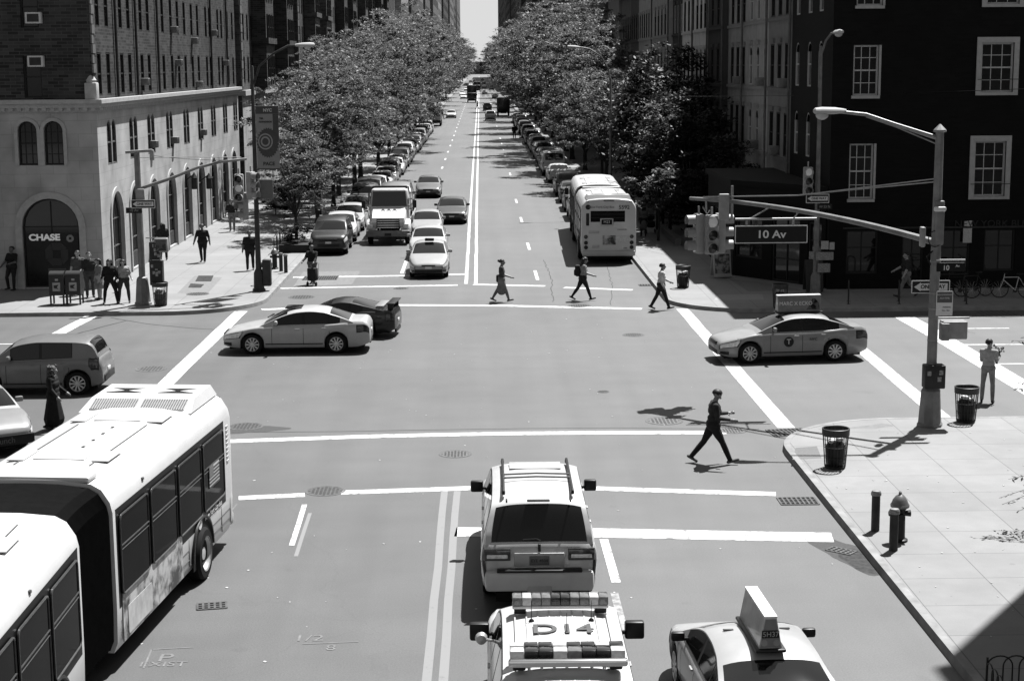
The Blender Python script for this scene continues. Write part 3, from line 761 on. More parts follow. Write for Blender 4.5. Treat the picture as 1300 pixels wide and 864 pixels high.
# ------------------------------------------------------------ trees
def leaf_mat(name, lo, hi):
    m = bpy.data.materials.new(name); m.use_nodes = True; nt = m.node_tree; N = nt.nodes; L = nt.links
    b = N['Principled BSDF']; b.inputs['Roughness'].default_value = .5; b.inputs['Specular IOR Level'].default_value = .15
    tc = N.new('ShaderNodeTexCoord'); nz = N.new('ShaderNodeTexNoise'); nz.inputs['Scale'].default_value = 2.2; nz.inputs['Detail'].default_value = 5
    L.new(tc.outputs['Object'], nz.inputs['Vector']); cr = N.new('ShaderNodeValToRGB')
    cr.color_ramp.elements[0].position = .32; cr.color_ramp.elements[0].color = (lo*ALB, lo*ALB, lo*ALB, 1)
    cr.color_ramp.elements[1].position = .68; cr.color_ramp.elements[1].color = (hi*ALB, hi*ALB, hi*ALB, 1)
    L.new(nz.outputs[0], cr.inputs[0]); L.new(cr.outputs[0], b.inputs['Base Color'])
    tr = N.new('ShaderNodeBsdfTranslucent'); L.new(cr.outputs[0], tr.inputs[0]); mx = N.new('ShaderNodeMixShader'); mx.inputs[0].default_value = .36
    L.new(b.outputs[0], mx.inputs[1]); L.new(tr.outputs[0], mx.inputs[2]); L.new(mx.outputs[0], N['Material Output'].inputs[0])
    return m
LEAF = leaf_mat('locust_leaf', .07, .18); LEAFD = leaf_mat('dark_leaf', .008, .022)  # dark leaf: house shade over the evergreens is put into its albedo
BARK = mat('bark', .06, rough=.9, var=.5, scale=9, bump=.4)
def crown_mesh(seed, Rr, z0, z1, n, leaf=.2, flat=.35, clumps=90, shell=.55, cone=False, spread=0):
    g = np.random.default_rng(seed); zc, hz = (z0+z1)/2, (z1-z0)/2
    C = []
    lob = [(g.uniform(0, 6.28), g.uniform(.72, 1.12)) for _ in range(6)]
    while len(C) < clumps:
        p = g.uniform(-1, 1, 3); r = np.linalg.norm(p)
        if r > 1 or r < shell*g.uniform(.2, 1): continue
        a = math.atan2(p[1], p[0]); k = 1+.22*math.sin(2*a+lob[0][0])+.15*math.sin(3*a+lob[1][0])+.1*math.sin(5*a+p[2]*3+lob[2][0])
        if cone: k *= max(.12, (1-p[2])*.62)
        C.append((p[0]*Rr*k, p[1]*Rr*k, zc+p[2]*hz*(1+.12*math.sin(a*2+lob[3][0])), g.uniform(.5, 1.1)))
    C = np.array(C); ci = g.integers(0, clumps, n)
    rad = C[ci, 3]*(spread if spread else Rr*.30)
    d = g.normal(0, .45, (n, 3)); d[:, 2] *= flat
    # sprays droop away from the clump's middle
    P = C[ci, :3]+d*rad[:, None]; P[:, 2] -= .25*np.linalg.norm(d[:, :2], axis=1)*rad
    P[:, 2] = np.maximum(P[:, 2], z0*.8)
    a = g.uniform(0, 2*np.pi, n); tl = g.normal(-.1, .36, n); rl = g.normal(0, .36, n)
    u = np.stack([np.cos(a)*np.cos(tl), np.sin(a)*np.cos(tl), np.sin(tl)], 1)
    w = np.stack([-np.sin(a)*np.cos(rl), np.cos(a)*np.cos(rl), np.sin(rl)], 1)
    s = leaf*g.uniform(.6, 1.3, n)[:, None]
    V = np.stack([P-u*s, P+w*s*.42, P+u*s, P-w*s*.42], 1).reshape(-1, 3).astype(np.float32)
    me = bpy.data.meshes.new('crown'); me.vertices.add(4*n); me.vertices.foreach_set('co', V.ravel())
    me.loops.add(4*n); me.loops.foreach_set('vertex_index', np.arange(4*n, dtype=np.int32))
    me.polygons.add(n); me.polygons.foreach_set('loop_start', np.arange(0, 4*n, 4, dtype=np.int32)); me.update(calc_edges=True); me.validate()
    return me, C
def trunk_mesh(C, seed, r0, fork, lean=0):
    g = random.Random(seed); m = MB(); m.tube([(0, 0, -.02), (.01, .02, .3), (.03+lean*.3, 0, fork*.6), (lean, .03, fork)], [r0*1.35, r0, r0*.9, r0*.75], 9)
    idx = list(range(len(C))); g.shuffle(idx)
    for i in idx[:22]:
        e = Vector(C[i][:3]); s = Vector((lean, .03, fork*g.uniform(.85, 1.0))); mid = s.lerp(e, .5)+Vector((0, 0, (e-s).length*.13))
        m.tube([s-Vector((0, 0, .1)), s.lerp(mid, .5)+Vector((g.uniform(-.1, .1), g.uniform(-.1, .1), 0)), mid, e], [r0*.42, r0*.3, r0*.2, .012], 6)
    return m
def tree_proto(name, label, seed, Rr, z0, z1, n, lm, leaf=.2, r0=.16, **k):
    root = empty(name, label=label, cat='tree'); me, C = crown_mesh(seed, Rr, z0, z1, n, leaf, **k); me.materials.append(lm)
    o = bpy.data.objects.new('crown', me); COL.objects.link(o); o.parent = root
    trunk_mesh(C, seed, r0, max(z0*1.0, 1.2)).build('trunk', BARK, root)
    return root

# ------------------------------------------------------------ facades
_W = {}
def win_meshes(w, h, arch, style, fm, gm, d=-.20):
    key = (round(w, 2), round(h, 2), arch, style, fm.name, gm.name, round(d, 2))
    if key in _W: return _W[key]
    f = MB(); b = .07 if style != 'thin' else .05
    top = h if not arch else h-w/2
    f.bx(0, b, 0, top, d, d+.09); f.bx(w-b, w, 0, top, d, d+.09); f.bx(b, w-b, 0, b, d, d+.08)
    if not arch: f.bx(b, w-b, h-b, h, d, d+.08)
    else:
        A = [(w/2+(w/2)*math.cos(math.pi*k/10), top+(w/2)*math.sin(math.pi*k/10)) for k in range(11)]
        B = [(w/2+(w/2-b)*math.cos(math.pi*k/10), top+(w/2-b)*math.sin(math.pi*k/10)) for k in range(11)]
        for i in range(10): f.face([(A[i][0], A[i][1], d+.08), (A[i+1][0], A[i+1][1], d+.08), (B[i+1][0], B[i+1][1], d+.08), (B[i][0], B[i][1], d+.08)])
    t = .022
    if style in ('sash', 'six'):
        f.bx(b, w-b, h*.5-t*1.4, h*.5+t*1.4, d+.005, d+.065)
        if style == 'six':
            for x in (w/3, 2*w/3): f.bx(x-t*.7, x+t*.7, b, h-b, d+.004, d+.05)
            for z in (h*.25, h*.75): f.bx(b, w-b, z-t*.7, z+t*.7, d+.003, d+.049)
    elif style == 'shop':
        n = max(2, int(w/.9))
        for i in range(1, n): f.bx(w*i/n-t, w*i/n+t, b, (h-b) if not arch else top+(w/2-b)*math.sqrt(max(0, 1-((w*i/n-w/2)/(w/2))**2))*.95, d+.004, d+.06)
        for z in ((h*.36, h*.68) if h > 2.5 else (h*.6,)): f.bx(b, w-b, z-t, z+t, d+.003, d+.058)
    fo = f.build('window', fm, None, False); g = MB()
    if not arch: g.face([(0, 0, d+.02), (w, 0, d+.02), (w, h, d+.02), (0, h, d+.02)])
    else: g.face([(0, 0, d+.02), (w, 0, d+.02)]+[(w/2+(w/2)*math.cos(math.pi*k/12), top+(w/2)*math.sin(math.pi*k/12), d+.02) for k in range(13)])
    go = g.build('pane', gm, None, False)
    _W[key] = (fo.data, go.data); bpy.data.objects.remove(fo); bpy.data.objects.remove(go)
    return _W[key]
FRAMED = mat('window_frame_dark', .03, rough=.6, var=.2)
FRAMEW = mat('window_frame_white', .5, rough=.5, var=.12)
def window(root, M, w, h, arch=False, style='sash', fm=None, gm=None, pane=True, name='window', d=-.20):
    a, b = win_meshes(w, h, arch, style, fm or FRAMED, gm or WINGL, d)
    o = bpy.data.objects.new(name, a); COL.objects.link(o); o.parent = root; o.matrix_local = M
    p = bpy.data.objects.new('pane', b); COL.objects.link(p); p.parent = o
    return o
def facade(root, O, xd, W, z0, z1, ops, wm, style='sash', fm=None, depth=.26, name='wall', gm=None, make=True):
    """wall of width W from z0 to z1 with real openings (u0, u1, za, zb, arch, style) and their reveals; O in the root's space"""
    M = frame_m(O, xd, (0, 0, 1)); m = MB()
    us = sorted({0, W} | {o[0] for o in ops} | {o[1] for o in ops}); zs = sorted({z0, z1} | {o[2] for o in ops} | {o[3] for o in ops})
    us = [u for u in us if 0 <= u <= W]; zs = [z for z in zs if z0 <= z <= z1]
    def hole(u, z): return any(o[0] < u < o[1] and o[2] < z < o[3] for o in ops)
    for j in range(len(zs)-1):
        run = None
        for i in range(len(us)-1):
            h = hole((us[i]+us[i+1])/2, (zs[j]+zs[j+1])/2)
            if not h and run is None: run = us[i]
            if run is not None and (h or i == len(us)-2):
                e = us[i] if h else us[i+1]
                m.face([M @ Vector(p) for p in ((run, zs[j], 0), (e, zs[j], 0), (e, zs[j+1], 0), (run, zs[j+1], 0))]); run = None
    for o in ops:
        a, b, c, d, arch = o[:5]; w = b-a; top = d if not arch else d-w/2; dp = o[7] if len(o) > 7 else depth
        q = lambda pts: m.face([M @ Vector(p) for p in pts])
        q([(a, c, 0), (a, top, 0), (a, top, -dp), (a, c, -dp)]); q([(b, c, 0), (b, c, -dp), (b, top, -dp), (b, top, 0)])
        q([(a, c, 0), (a, c, -dp), (b, c, -dp), (b, c, 0)])
        if not arch: q([(a, d, 0), (b, d, 0), (b, d, -dp), (a, d, -dp)])
        else:
            A = [(a+w/2+(w/2)*math.cos(math.pi*k/16), top+(w/2)*math.sin(math.pi*k/16)) for k in range(17)]
            for i in range(16):
                x0, y0 = A[i]; x1, y1 = A[i+1]
                q([(x0, y0, 0), (x0, d, 0), (x1, d, 0), (x1, y1, 0)]); q([(x0, y0, 0), (x1, y1, 0), (x1, y1, -dp), (x0, y0, -dp)])
        st = o[5] if len(o) > 5 else style
        if make and st: window(root, M @ Matrix.Translation((a, c, 0)), w, d-c, arch, st, o[6] if len(o) > 6 else fm, gm, d=-min(.2, dp-.03))
    return m.build(name, wm, root, False), M
def shell(root, x0, x1, y0, y1, z0, z1, wm, front=True, skip=(), name='wall'):
    """plain side, back and top faces of a block, without the faces in skip (W south: -Y, E: +X, B: +Y, L: -X, T top)"""
    m = MB()
    P = {'S': [(x0, y0, z0), (x1, y0, z0), (x1, y0, z1), (x0, y0, z1)], 'N': [(x1, y1, z0), (x0, y1, z0), (x0, y1, z1), (x1, y1, z1)],
         'E': [(x1, y0, z0), (x1, y1, z0), (x1, y1, z1), (x1, y0, z1)], 'W': [(x0, y1, z0), (x0, y0, z0), (x0, y0, z1), (x0, y1, z1)], 'T': [(x0, y0, z1), (x1, y0, z1), (x1, y1, z1), (x0, y1, z1)]}
    for k, p in P.items():
        if k not in skip: m.face(p)
    return m.build(name, wm, root, False)

# ------------------------------------------------------------ street furniture
STEEL = mat('signal_pole_paint', .20, rough=.5, metal=.2, var=.3, scale=3)
STEELD = mat('dark_pole_paint', .05, rough=.55, metal=.2, var=.3, scale=3)
SIGNB = mat('sign_dark_face', .010, rough=.45, var=.15)
SIGNW = mat('sign_white', .72, rough=.45, var=.06)
LENS = mat('signal_lens_dark', .03, rough=.15, var=.2, scale=20, coat=.5)
LENSL = mat('signal_lens_lit', .30, rough=.2, var=.1, emit=.05)
HOUS = mat('signal_housing', .30, rough=.5, var=.15, scale=6)
def traffic_signal(loc, face, label, group=None, lit=2, back=True, hm=None):
    """three lights looking along local -Y; loc is the middle of the top"""
    root = empty('traffic_signal', loc, face, label, 'traffic light', group); hm = hm or HOUS
    m = MB(); m.rbox((0, .0, -.55), (.36, .24, 1.1), .04); m.tube([(0, 0, 0), (0, 0, .22)], .03, 8); h = m.build('housing', hm, root)
    for i in range(3):
        z = -.19-.36*i
        m = MB(); m.lathe([(.002, -.135), (.13, -.13), (.15, -.12), (.15, -.1)], (0, 0, z), n=16, axis='Y', cap=False)
        for v in range(1): pass
        m.build('lens', LENSL if i == lit else LENS, root)
        m = MB(); rings = []
        for y, k in ((-.11, 1), (-.36, .97)):
            rings.append([(.165*k*math.sin(a), y, z+.165*k*math.cos(a)) for a in [R(-125+250*j/14) for j in range(15)]]+[(.158*k*math.sin(a), y, z+.158*k*math.cos(a)) for a in [R(125-250*j/14) for j in range(15)]])
        m.ring_tube(rings, cap=True); m.build('visor', hm, root, 50)
    return root
def sign(name, M, w, h, label, cat, fm, border=None, t=.02, r=.02, texts=(), extra=None, backm=None, group=None):
    """flat plate in the frame M (local X right, Y up, Z out), with its legend"""
    root = bpy.data.objects.new(name, None); COL.objects.link(root); root.empty_display_size = .2; root.matrix_world = M; tag(root, label, cat, group)
    m = MB(); m.prism(rrect(w, h, r), -t); p = m.build('plate', backm or GALV, root, 30)
    m = MB(); m.prism(rrect(w, h, r), .004); m.build('face' if not border else 'border', border or fm, root, 30)
    if border: b = .05*h if h > .4 else .07*h; m = MB(); m.prism(rrect(w-2*b, h-2*b, r), .003, Matrix.Translation((0, 0, .004))); m.build('face', fm, root, 30)
    for s, size, x, y, tm, sx in texts: text(s, size, tm, root, Matrix.Translation((x, y, .009)), sx=sx, depth=.003, weight=size*.02)
    if extra: extra(root)
    return root
SB = mat('sign_black', .02, rough=.5, var=.1)
def one_way(M, label, w=.92, h=.31):
    def ex(root):
        m = MB(); s = w/.92
        m.prism([(-.40*s, 0), (-.24*s, .105*s), (-.24*s, .085*s), (.40*s, .085*s), (.40*s, -.085*s), (-.24*s, -.085*s), (-.24*s, -.105*s)], .003, Matrix.Translation((0, 0, .0075))); m.build('arrow', SIGNW, root, False)
        text('ONE WAY', .125*s, SB, root, Matrix.Translation((.05*s, 0, .013)), depth=.003, weight=.004)
    return sign('one_way_sign', M, w, h, label, 'sign', SB, border=SIGNW, texts=(), extra=ex)
def trash_can(loc, label, group='wire litter baskets on the corners', bagm=None):
    root = empty('litter_basket', loc, rnd.uniform(0, 6), label, 'trash can', group); H = .92
    m = MB()
    for k in range(22):
        a = 2*math.pi*k/22; m.tube([(.235*math.cos(a), .235*math.sin(a), .03), (.30*math.cos(a), .30*math.sin(a), H)], .009, 4)
    for z in (.25, .5):
        r = .235+.065*z/H; m.tube([(r*math.cos(2*math.pi*k/20), r*math.sin(2*math.pi*k/20), z) for k in range(21)], .008, 4)
    m.build('basket_bars', DARKM, root)
    m = MB(); m.lathe([(.29, .76), (.31, .76), (.317, .92), (.30, .93), (.285, .92)], n=22, cap=False); m.build('hoop', mat('basket_hoop', .06, rough=.5, metal=.3, var=.2), root)
    m = MB(); m.lathe([(.23, .0), (.24, .03), (.24, .05), (.1, .06)], n=18); m.build('base', DARKM, root)
    m = MB(); m.lathe([(.18, .05), (.215, .2), (.23, .5), (.15, .62), (.02, .58)], n=14); m.build('liner', bagm or mat('bag_black', .012, rough=.3, var=.3), root)
    for k in range(5):
        m = MB(); a = rnd.uniform(0, 6.3); m.rbox((.1*math.cos(a), .1*math.sin(a), .6+rnd.uniform(-.02, .08)), (.16, .12, .09), .03, M=None); m.build('refuse', mat('paper_litter', .55, rough=.7, var=.4, scale=12), root)
    return root
def lamp_head(m, p, d, L=.75):
    """cobra head lantern at the end p of an arm running in the direction d"""
    d = Vector(d).normalized(); s = Vector((-d.y, d.x, 0)); rings = []
    for t, w, h in ((0, .05, .05), (.1, .09, .07), (.35, .15, .10), (.75, .17, .11), (.95, .13, .09), (1, .05, .04)):
        c = Vector(p)+d*L*t+Vector((0, 0, .0)); rings.append([c+s*w*math.cos(2*math.pi*k/12)+Vector((0, 0, 1))*(h*math.sin(2*math.pi*k/12)*(1 if math.sin(2*math.pi*k/12) > 0 else .7)) for k in range(12)])
    m.ring_tube(rings)
def street_lamp(loc, H, pts, label, base=True, pm=None, r0=.11, head=True, group=None, roll=None):
    """tapered pole with an arm along pts (local), last leg carrying the lantern"""
    root = empty('street_lamp', loc, 0, label, 'street lamp', group); pm = pm or STEEL
    m = MB(); m.lathe([(r0, .0), (r0*.98, .6), (r0*.55, H), (r0*.3, H+.05)], n=12); m.build('pole', pm, root)
    m = MB(); m.lathe([(.27, 0), (.27, .08), (.22, .12), (.2, .75), (.15, .86), (.12, .92)], n=8); m.build('base', pm, root)
    m = MB(); m.tube(pts, .045, 8); m.build('arm', pm, root)
    if head:
        d = Vector(pts[-1])-Vector(pts[-2]); d.z *= .3; m = MB(); lamp_head(m, pts[-1], d, .8); hd = m.build('lantern', mat('lantern_grey', .45, rough=.4, var=.1), root)
        m = MB(); c = Vector(pts[-1])+d.normalized()*.5; m.sphere((c.x, c.y, c.z-.07), .15, 12, sq=(1, 1, .7)); m.build('lens', mat('lantern_lens', .5, rough=.15, var=.1, coat=.5), hd)
    return root
def bicycle(loc, rz, label, fm, lean=6, basket=False):
    root = empty('bicycle', loc, rz, label, 'bicycle'); root.rotation_euler = (0, R(lean), rz)
    for nm, y in (('front_wheel', .52), ('rear_wheel', -.52)):
        w = MB(); w.tube([(0, y+.33*math.cos(2*math.pi*k/28), .345+.33*math.sin(2*math.pi*k/28)) for k in range(29)], .018, 6)
        wo = w.build(nm, BLACK, root); s = MB()
        for k in range(14):
            a = 2*math.pi*k/14; s.tube([(0, y, .345), (0, y+.32*math.cos(a), .345+.32*math.sin(a))], .003, 3)
        s.build('spokes', ALLOY, wo, False)
    bb = (0, -.08, .3); st = (0, -.2, .82); hd = (0, .36, .80); ax = (0, -.52, .345)
    m = MB()
    for a, b, r in ((bb, st, .017), (st, hd, .016), (bb, (0, .38, .7), .019), (bb, ax, .012), (st, ax, .01), (hd, (0, .40, .62), .019), ((0, .40, .62), (0, .52, .345), .014), (hd, (0, .34, .95), .014)): m.tube([a, b], r, 6)
    m.build('frame', fm, root)
    m = MB(); m.tube([(-.28, .26, .97), (-.22, .36, .98), (0, .36, .96), (.22, .36, .98), (.28, .26, .97)], .014, 6); m.build('handlebar', BLACKP, root)
    m = MB(); m.rbox((0, -.24, .94), (.14, .26, .06), .028, 2); m.tube([st, (0, -.22, .92)], .013, 6); m.build('saddle', BLACKP, root)
    m = MB(); m.lathe([(.09, -.01), (.09, .01)], bb, n=16, axis='X'); m.tube([(-.1, -.08, .3), (-.1, .05, .2)], .01, 5); m.tube([(.1, -.08, .3), (.1, -.21, .4)], .01, 5); m.build('crank', DARKM, root)
    return root
def disc(name, loc, r, label, mtl, n=28, ringm=None, squash=1.):
    root = empty(name, loc, 0, label, 'manhole'); m = MB(); m.lathe([(r*1.12, 0), (r*1.12, .006), (r, .006), (r, .003), (.002, .003)], n=n, cap=False); m.build('frame_ring', ringm or mtl, root, False)
    m = MB(); m.lathe([(r*.98, 0), (r*.98, .005), (.002, .005)], n=n, cap=False)
    for i in range(-4, 5):
        for j in range(-4, 5):
            if (i*i+j*j)*.0484 < .8: m.box((i*r*.22, j*r*.22, .005), (r*.13, r*.13, .008), mi=1)
    m.build('lid', [mtl, mat('lid_recess', .07, rough=.7, var=.3)], root, False)
    return root
def grate(loc, w, d, rz, label, frame=.08):
    root = empty('drain_grate', loc, rz, label, 'drain grate'); m = MB(); m.bx(-w/2, w/2, -d/2, d/2, 0, .004); m.build('pit', mat('deep_black', .008), root, False)
    m = MB(); n = int(w/.1)
    for i in range(n+1): x = -w/2+w*i/n; m.bx(x-.02, x+.02, -d/2, d/2, .004, .016)
    for y in lin(-d/2, d/2, 4): m.bx(-w/2, w/2, y-.02, y+.02, .0045, .013)
    m.build('bars', mat('grate_iron', .10, rough=.6, metal=.2, var=.3), root, False)
    return root
# ------------------------------------------------------------ ground
def asphalt():
    m = bpy.data.materials.new('asphalt'); m.use_nodes = True; nt = m.node_tree; N = nt.nodes; L = nt.links; b = N['Principled BSDF']
    tc = N.new('ShaderNodeTexCoord')
    def noise(sc_, det, vec=None, mp=None):
        n = N.new('ShaderNodeTexNoise'); n.inputs['Scale'].default_value = sc_; n.inputs['Detail'].default_value = det
        if mp:
            q = N.new('ShaderNodeMapping'); q.inputs['Scale'].default_value = mp; L.new(tc.outputs['Object'], q.inputs[0]); L.new(q.outputs[0], n.inputs['Vector'])
        else: L.new(tc.outputs['Object'], n.inputs['Vector'])
        return n.outputs[0]
    def rng(src, a, c, lo=.3, hi=.7):
        r = N.new('ShaderNodeMapRange'); r.inputs[1].default_value = lo; r.inputs[2].default_value = hi; r.inputs[3].default_value = a; r.inputs[4].default_value = c; L.new(src, r.inputs[0]); return r.outputs[0]
    def mul(a, c):
        x = N.new('ShaderNodeMath'); x.operation = 'MULTIPLY'; L.new(a, x.inputs[0]); L.new(c, x.inputs[1]); return x.outputs[0]
    v = mul(rng(noise(.09, 5), .84, 1.14), rng(noise(.7, 6), .90, 1.09))
    v = mul(v, rng(noise(34, 3), .78, 1.22)); v = mul(v, rng(noise(1, 4, mp=(1.1, .035, 1)), .89, 1.09)); v = mul(v, rng(noise(1, 4, mp=(.04, 1.3, 1)), .95, 1.05))
    # thin cracks and tar lines
    vo = N.new('ShaderNodeTexVoronoi'); vo.feature = 'DISTANCE_TO_EDGE'; vo.inputs['Scale'].default_value = .11
    wn = N.new('ShaderNodeTexNoise'); wn.inputs['Scale'].default_value = .6; wn.inputs['Detail'].default_value = 5; L.new(tc.outputs['Object'], wn.inputs['Vector'])
    vm = N.new('ShaderNodeMix'); vm.data_type = 'VECTOR'; vm.inputs[0].default_value = .12
    mxv = N.new('ShaderNodeVectorMath'); mxv.operation = 'MULTIPLY_ADD'; mxv.inputs[1].default_value = (2.5, 2.5, 0); L.new(wn.outputs[1], mxv.inputs[0]); L.new(tc.outputs['Object'], mxv.inputs[2]); L.new(mxv.outputs[0], vo.inputs['Vector'])
    v = mul(v, rng(vo.outputs[0], .89, 1, 0, .003))
    for s, r0, lo in ((.55, .10, .86), (1.7, .05, .8)):     # oil drips
        vd = N.new('ShaderNodeTexVoronoi'); vd.inputs['Scale'].default_value = s; L.new(mxv.outputs[0], vd.inputs['Vector']); v = mul(v, rng(vd.outputs['Distance'], lo, 1, r0*.5, r0))
    k = N.new('ShaderNodeMath'); k.operation = 'MULTIPLY'; k.inputs[1].default_value = .080*ALB; L.new(v, k.inputs[0])
    cb = N.new('ShaderNodeCombineColor')
    for i in range(3): L.new(k.outputs[0], cb.inputs[i])
    L.new(cb.outputs[0], b.inputs['Base Color']); b.inputs['Roughness'].default_value = .62; b.inputs['Specular IOR Level'].default_value = .5
    bp = N.new('ShaderNodeBump'); bp.inputs['Strength'].default_value = .25; bp.inputs['Distance'].default_value = .01; L.new(noise(60, 2), bp.inputs['Height']); L.new(bp.outputs[0], b.inputs['Normal'])
    return m
def pavement(name, v, w=1.5, rot=0.):
    v *= ALB
    m = bpy.data.materials.new(name); m.use_nodes = True; nt = m.node_tree; N = nt.nodes; L = nt.links; b = N['Principled BSDF']
    tc = N.new('ShaderNodeTexCoord'); mp = N.new('ShaderNodeMapping'); mp.inputs['Rotation'].default_value = (0, 0, rot); L.new(tc.outputs['Object'], mp.inputs[0])
    br = N.new('ShaderNodeTexBrick'); br.offset = 0; L.new(mp.outputs[0], br.inputs['Vector']); br.inputs['Scale'].default_value = 1; br.inputs['Brick Width'].default_value = w; br.inputs['Row Height'].default_value = w
    br.inputs['Mortar Size'].default_value = .011; br.inputs['Mortar Smooth'].default_value = .3; a, c = v*.955, v*1.045
    br.inputs['Color1'].default_value = (a, a, a, 1); br.inputs['Color2'].default_value = (c, c, c, 1); q = v*.45; br.inputs['Mortar'].default_value = (q, q, q, 1)
    src = br.outputs['Color']
    for s, d, lo, hi in ((.35, 6, .86, 1.1), (2.5, 6, .94, 1.05), (40, 2, .95, 1.05)):
        n = N.new('ShaderNodeTexNoise'); n.inputs['Scale'].default_value = s; n.inputs['Detail'].default_value = d; L.new(tc.outputs['Object'], n.inputs['Vector'])
        r = N.new('ShaderNodeMapRange'); r.inputs[1].default_value = .3; r.inputs[2].default_value = .7; r.inputs[3].default_value = lo; r.inputs[4].default_value = hi; L.new(n.outputs[0], r.inputs[0])
        x = N.new('ShaderNodeMix'); x.data_type = 'RGBA'; x.blend_type = 'MULTIPLY'; x.inputs[0].default_value = 1; L.new(src, x.inputs[6]); L.new(r.outputs[0], x.inputs[7]); src = x.outputs[2]
    for s, r0, lo in ((2.1, .045, .68), (.8, .05, .8)):
        vo = N.new('ShaderNodeTexVoronoi'); vo.inputs['Scale'].default_value = s; L.new(tc.outputs['Object'], vo.inputs['Vector'])
        r = N.new('ShaderNodeMapRange'); r.inputs[1].default_value = r0*.7; r.inputs[2].default_value = r0; r.inputs[3].default_value = lo; r.inputs[4].default_value = 1; L.new(vo.outputs['Distance'], r.inputs[0])
        x = N.new('ShaderNodeMix'); x.data_type = 'RGBA'; x.blend_type = 'MULTIPLY'; x.inputs[0].default_value = 1; L.new(src, x.inputs[6]); L.new(r.outputs[0], x.inputs[7]); src = x.outputs[2]
    L.new(src, b.inputs['Base Color']); b.inputs['Roughness'].default_value = .85
    return m
m = MB(); m.face([(-2500, -300, 0), (2500, -300, 0), (2500, 8000, 0), (-2500, 8000, 0)]); tag(m.build('road', asphalt(), None, False), kind='structure')
PAVE = pavement('pavement_flags', .215); KERB = mat('kerb_stone', .27, rough=.8, var=.25, scale=2.2, bump=.2)
def arc(cx, cy, r, a0, a1, n=12): return [(cx+r*math.cos(R(a0+(a1-a0)*k/n)), cy+r*math.sin(R(a0+(a1-a0)*k/n))) for k in range(n+1)]
def inset(path, d):
    out = []
    for i, p in enumerate(path):
        a = Vector(path[max(0, i-1)]); b = Vector(path[min(len(path)-1, i+1)]); t = (b-a).normalized(); out.append((p[0]-t.y*d, p[1]+t.x*d))
    return out
def corner(path, close):
    i1 = inset(path, .17); m = MB(); rings = []
    for p, q in zip(path, i1): rings.append([(p[0], p[1], 0), (p[0]*.85+q[0]*.15, p[1]*.85+q[1]*.15, .15), (q[0], q[1], .152), (q[0], q[1], 0)])
    m.ring_tube(rings); tag(m.build('kerb', KERB, None, 30), kind='structure')
    m = MB(); poly = i1+close; n = len(poly); m.face([(x, y, .148) for x, y in poly]); tag(m.build('pavement', PAVE, None, False), kind='structure')
corner([(-90, 62.5), (-40, 62.5), (-20, 62.5)]+arc(-12.2, 66.1, 3.6, -90, 0)+[(-8.6, 80), (-8.6, 200), (-8.6, 600), (-8.6, 1600)], [(-90, 1600)])
corner([(7.25, 1600), (7.25, 600), (7.25, 200), (7.25, 80)]+arc(10.6, 65.1, 3.35, 180, 270)+[(20, 61.75), (40, 61.75), (90, 61.75)], [(90, 1600)])
corner([(90, 42.3), (40, 42.25), (20, 42.2)]+arc(10.7, 38.7, 3.45, 90, 180)+[(7.26, 34), (7.3, 25), (7.35, 0), (7.35, -60)], [(90, -60)])
corner([(-13.8, -60), (-13.8, 0), (-13.8, 30)]+arc(-17.4, 38.7, 3.6, 0, 90)+[(-40, 42.3), (-90, 42.3)], [(-90, -60)])

# painted markings
def paint_mat(name, v, wear):
    v *= ALB
    m = bpy.data.materials.new(name); m.use_nodes = True; nt = m.node_tree; N = nt.nodes; L = nt.links; b = N['Principled BSDF']
    tc = N.new('ShaderNodeTexCoord'); n = N.new('ShaderNodeTexNoise'); n.inputs['Scale'].default_value = 5; n.inputs['Detail'].default_value = 10; n.inputs['Roughness'].default_value = .7; L.new(tc.outputs['Object'], n.inputs['Vector'])
    cr = N.new('ShaderNodeValToRGB'); cr.color_ramp.elements[0].position = wear; cr.color_ramp.elements[0].color = (.08, .08, .08, 1); cr.color_ramp.elements[1].position = wear+.16; cr.color_ramp.elements[1].color = (v, v, v, 1)
    L.new(n.outputs[0], cr.inputs[0]); L.new(cr.outputs[0], b.inputs['Base Color']); b.inputs['Roughness'].default_value = .7; return m
PW = paint_mat('road_paint_white', .60, .35); PY = paint_mat('road_paint_yellow_as_grey', .19, .26); PF = paint_mat('road_paint_faded', .34, .40)
def stripe(pts, w, mt=PW, name='road_marking', z=.005):
    """painted band through ground points"""
    P = [Vector((p[0], p[1])) for p in pts]; m = MB(); L_, R_ = [], []
    Q = [P[0]]
    for a, b in zip(P, P[1:]):
        k = max(1, int((b-a).length/1.5))
        if (b-a).length > 60: k = 12
        Q += [a.lerp(b, i/k) for i in range(1, k+1)]
    g = random.Random(len(Q)+int(w*99)); 
    for i, p in enumerate(Q):
        t = (Q[min(i+1, len(Q)-1)]-Q[max(i-1, 0)]).normalized(); n = Vector((-t.y, t.x)); j = g.uniform(-.012, .012)
        L_.append(p+n*(w/2+j)); R_.append(p-n*(w/2-j))
    for i in range(len(Q)-1): m.face([(*L_[i], z), (*R_[i], z), (*R_[i+1], z), (*L_[i+1], z)])
    return tag(m.build(name, mt, None, False), kind='structure')
g2 = lambda *p: [G(x, y)[:2] for x, y in p]
stripe(g2((292, 560), (460, 554), (640, 550), (780, 549), (922, 549)), .40, name='crosswalk_line')
stripe(g2((303, 632), (387, 628)), .34, name='crosswalk_line'); stripe(g2((433, 625), (605, 619), (760, 620), (985, 627)), .36, name='crosswalk_line')
stripe(g2((578, 675), (760, 676), (1057, 682)), .66, name='stop_line')
stripe(g2((387, 640), (370, 692)), .11); stripe(g2((393.5, 651), (375.5, 706)), .08, PY)
stripe(g2((767, 684), (782, 739)), .17); stripe(g2((779, 752), (793, 800)), .14, PF)
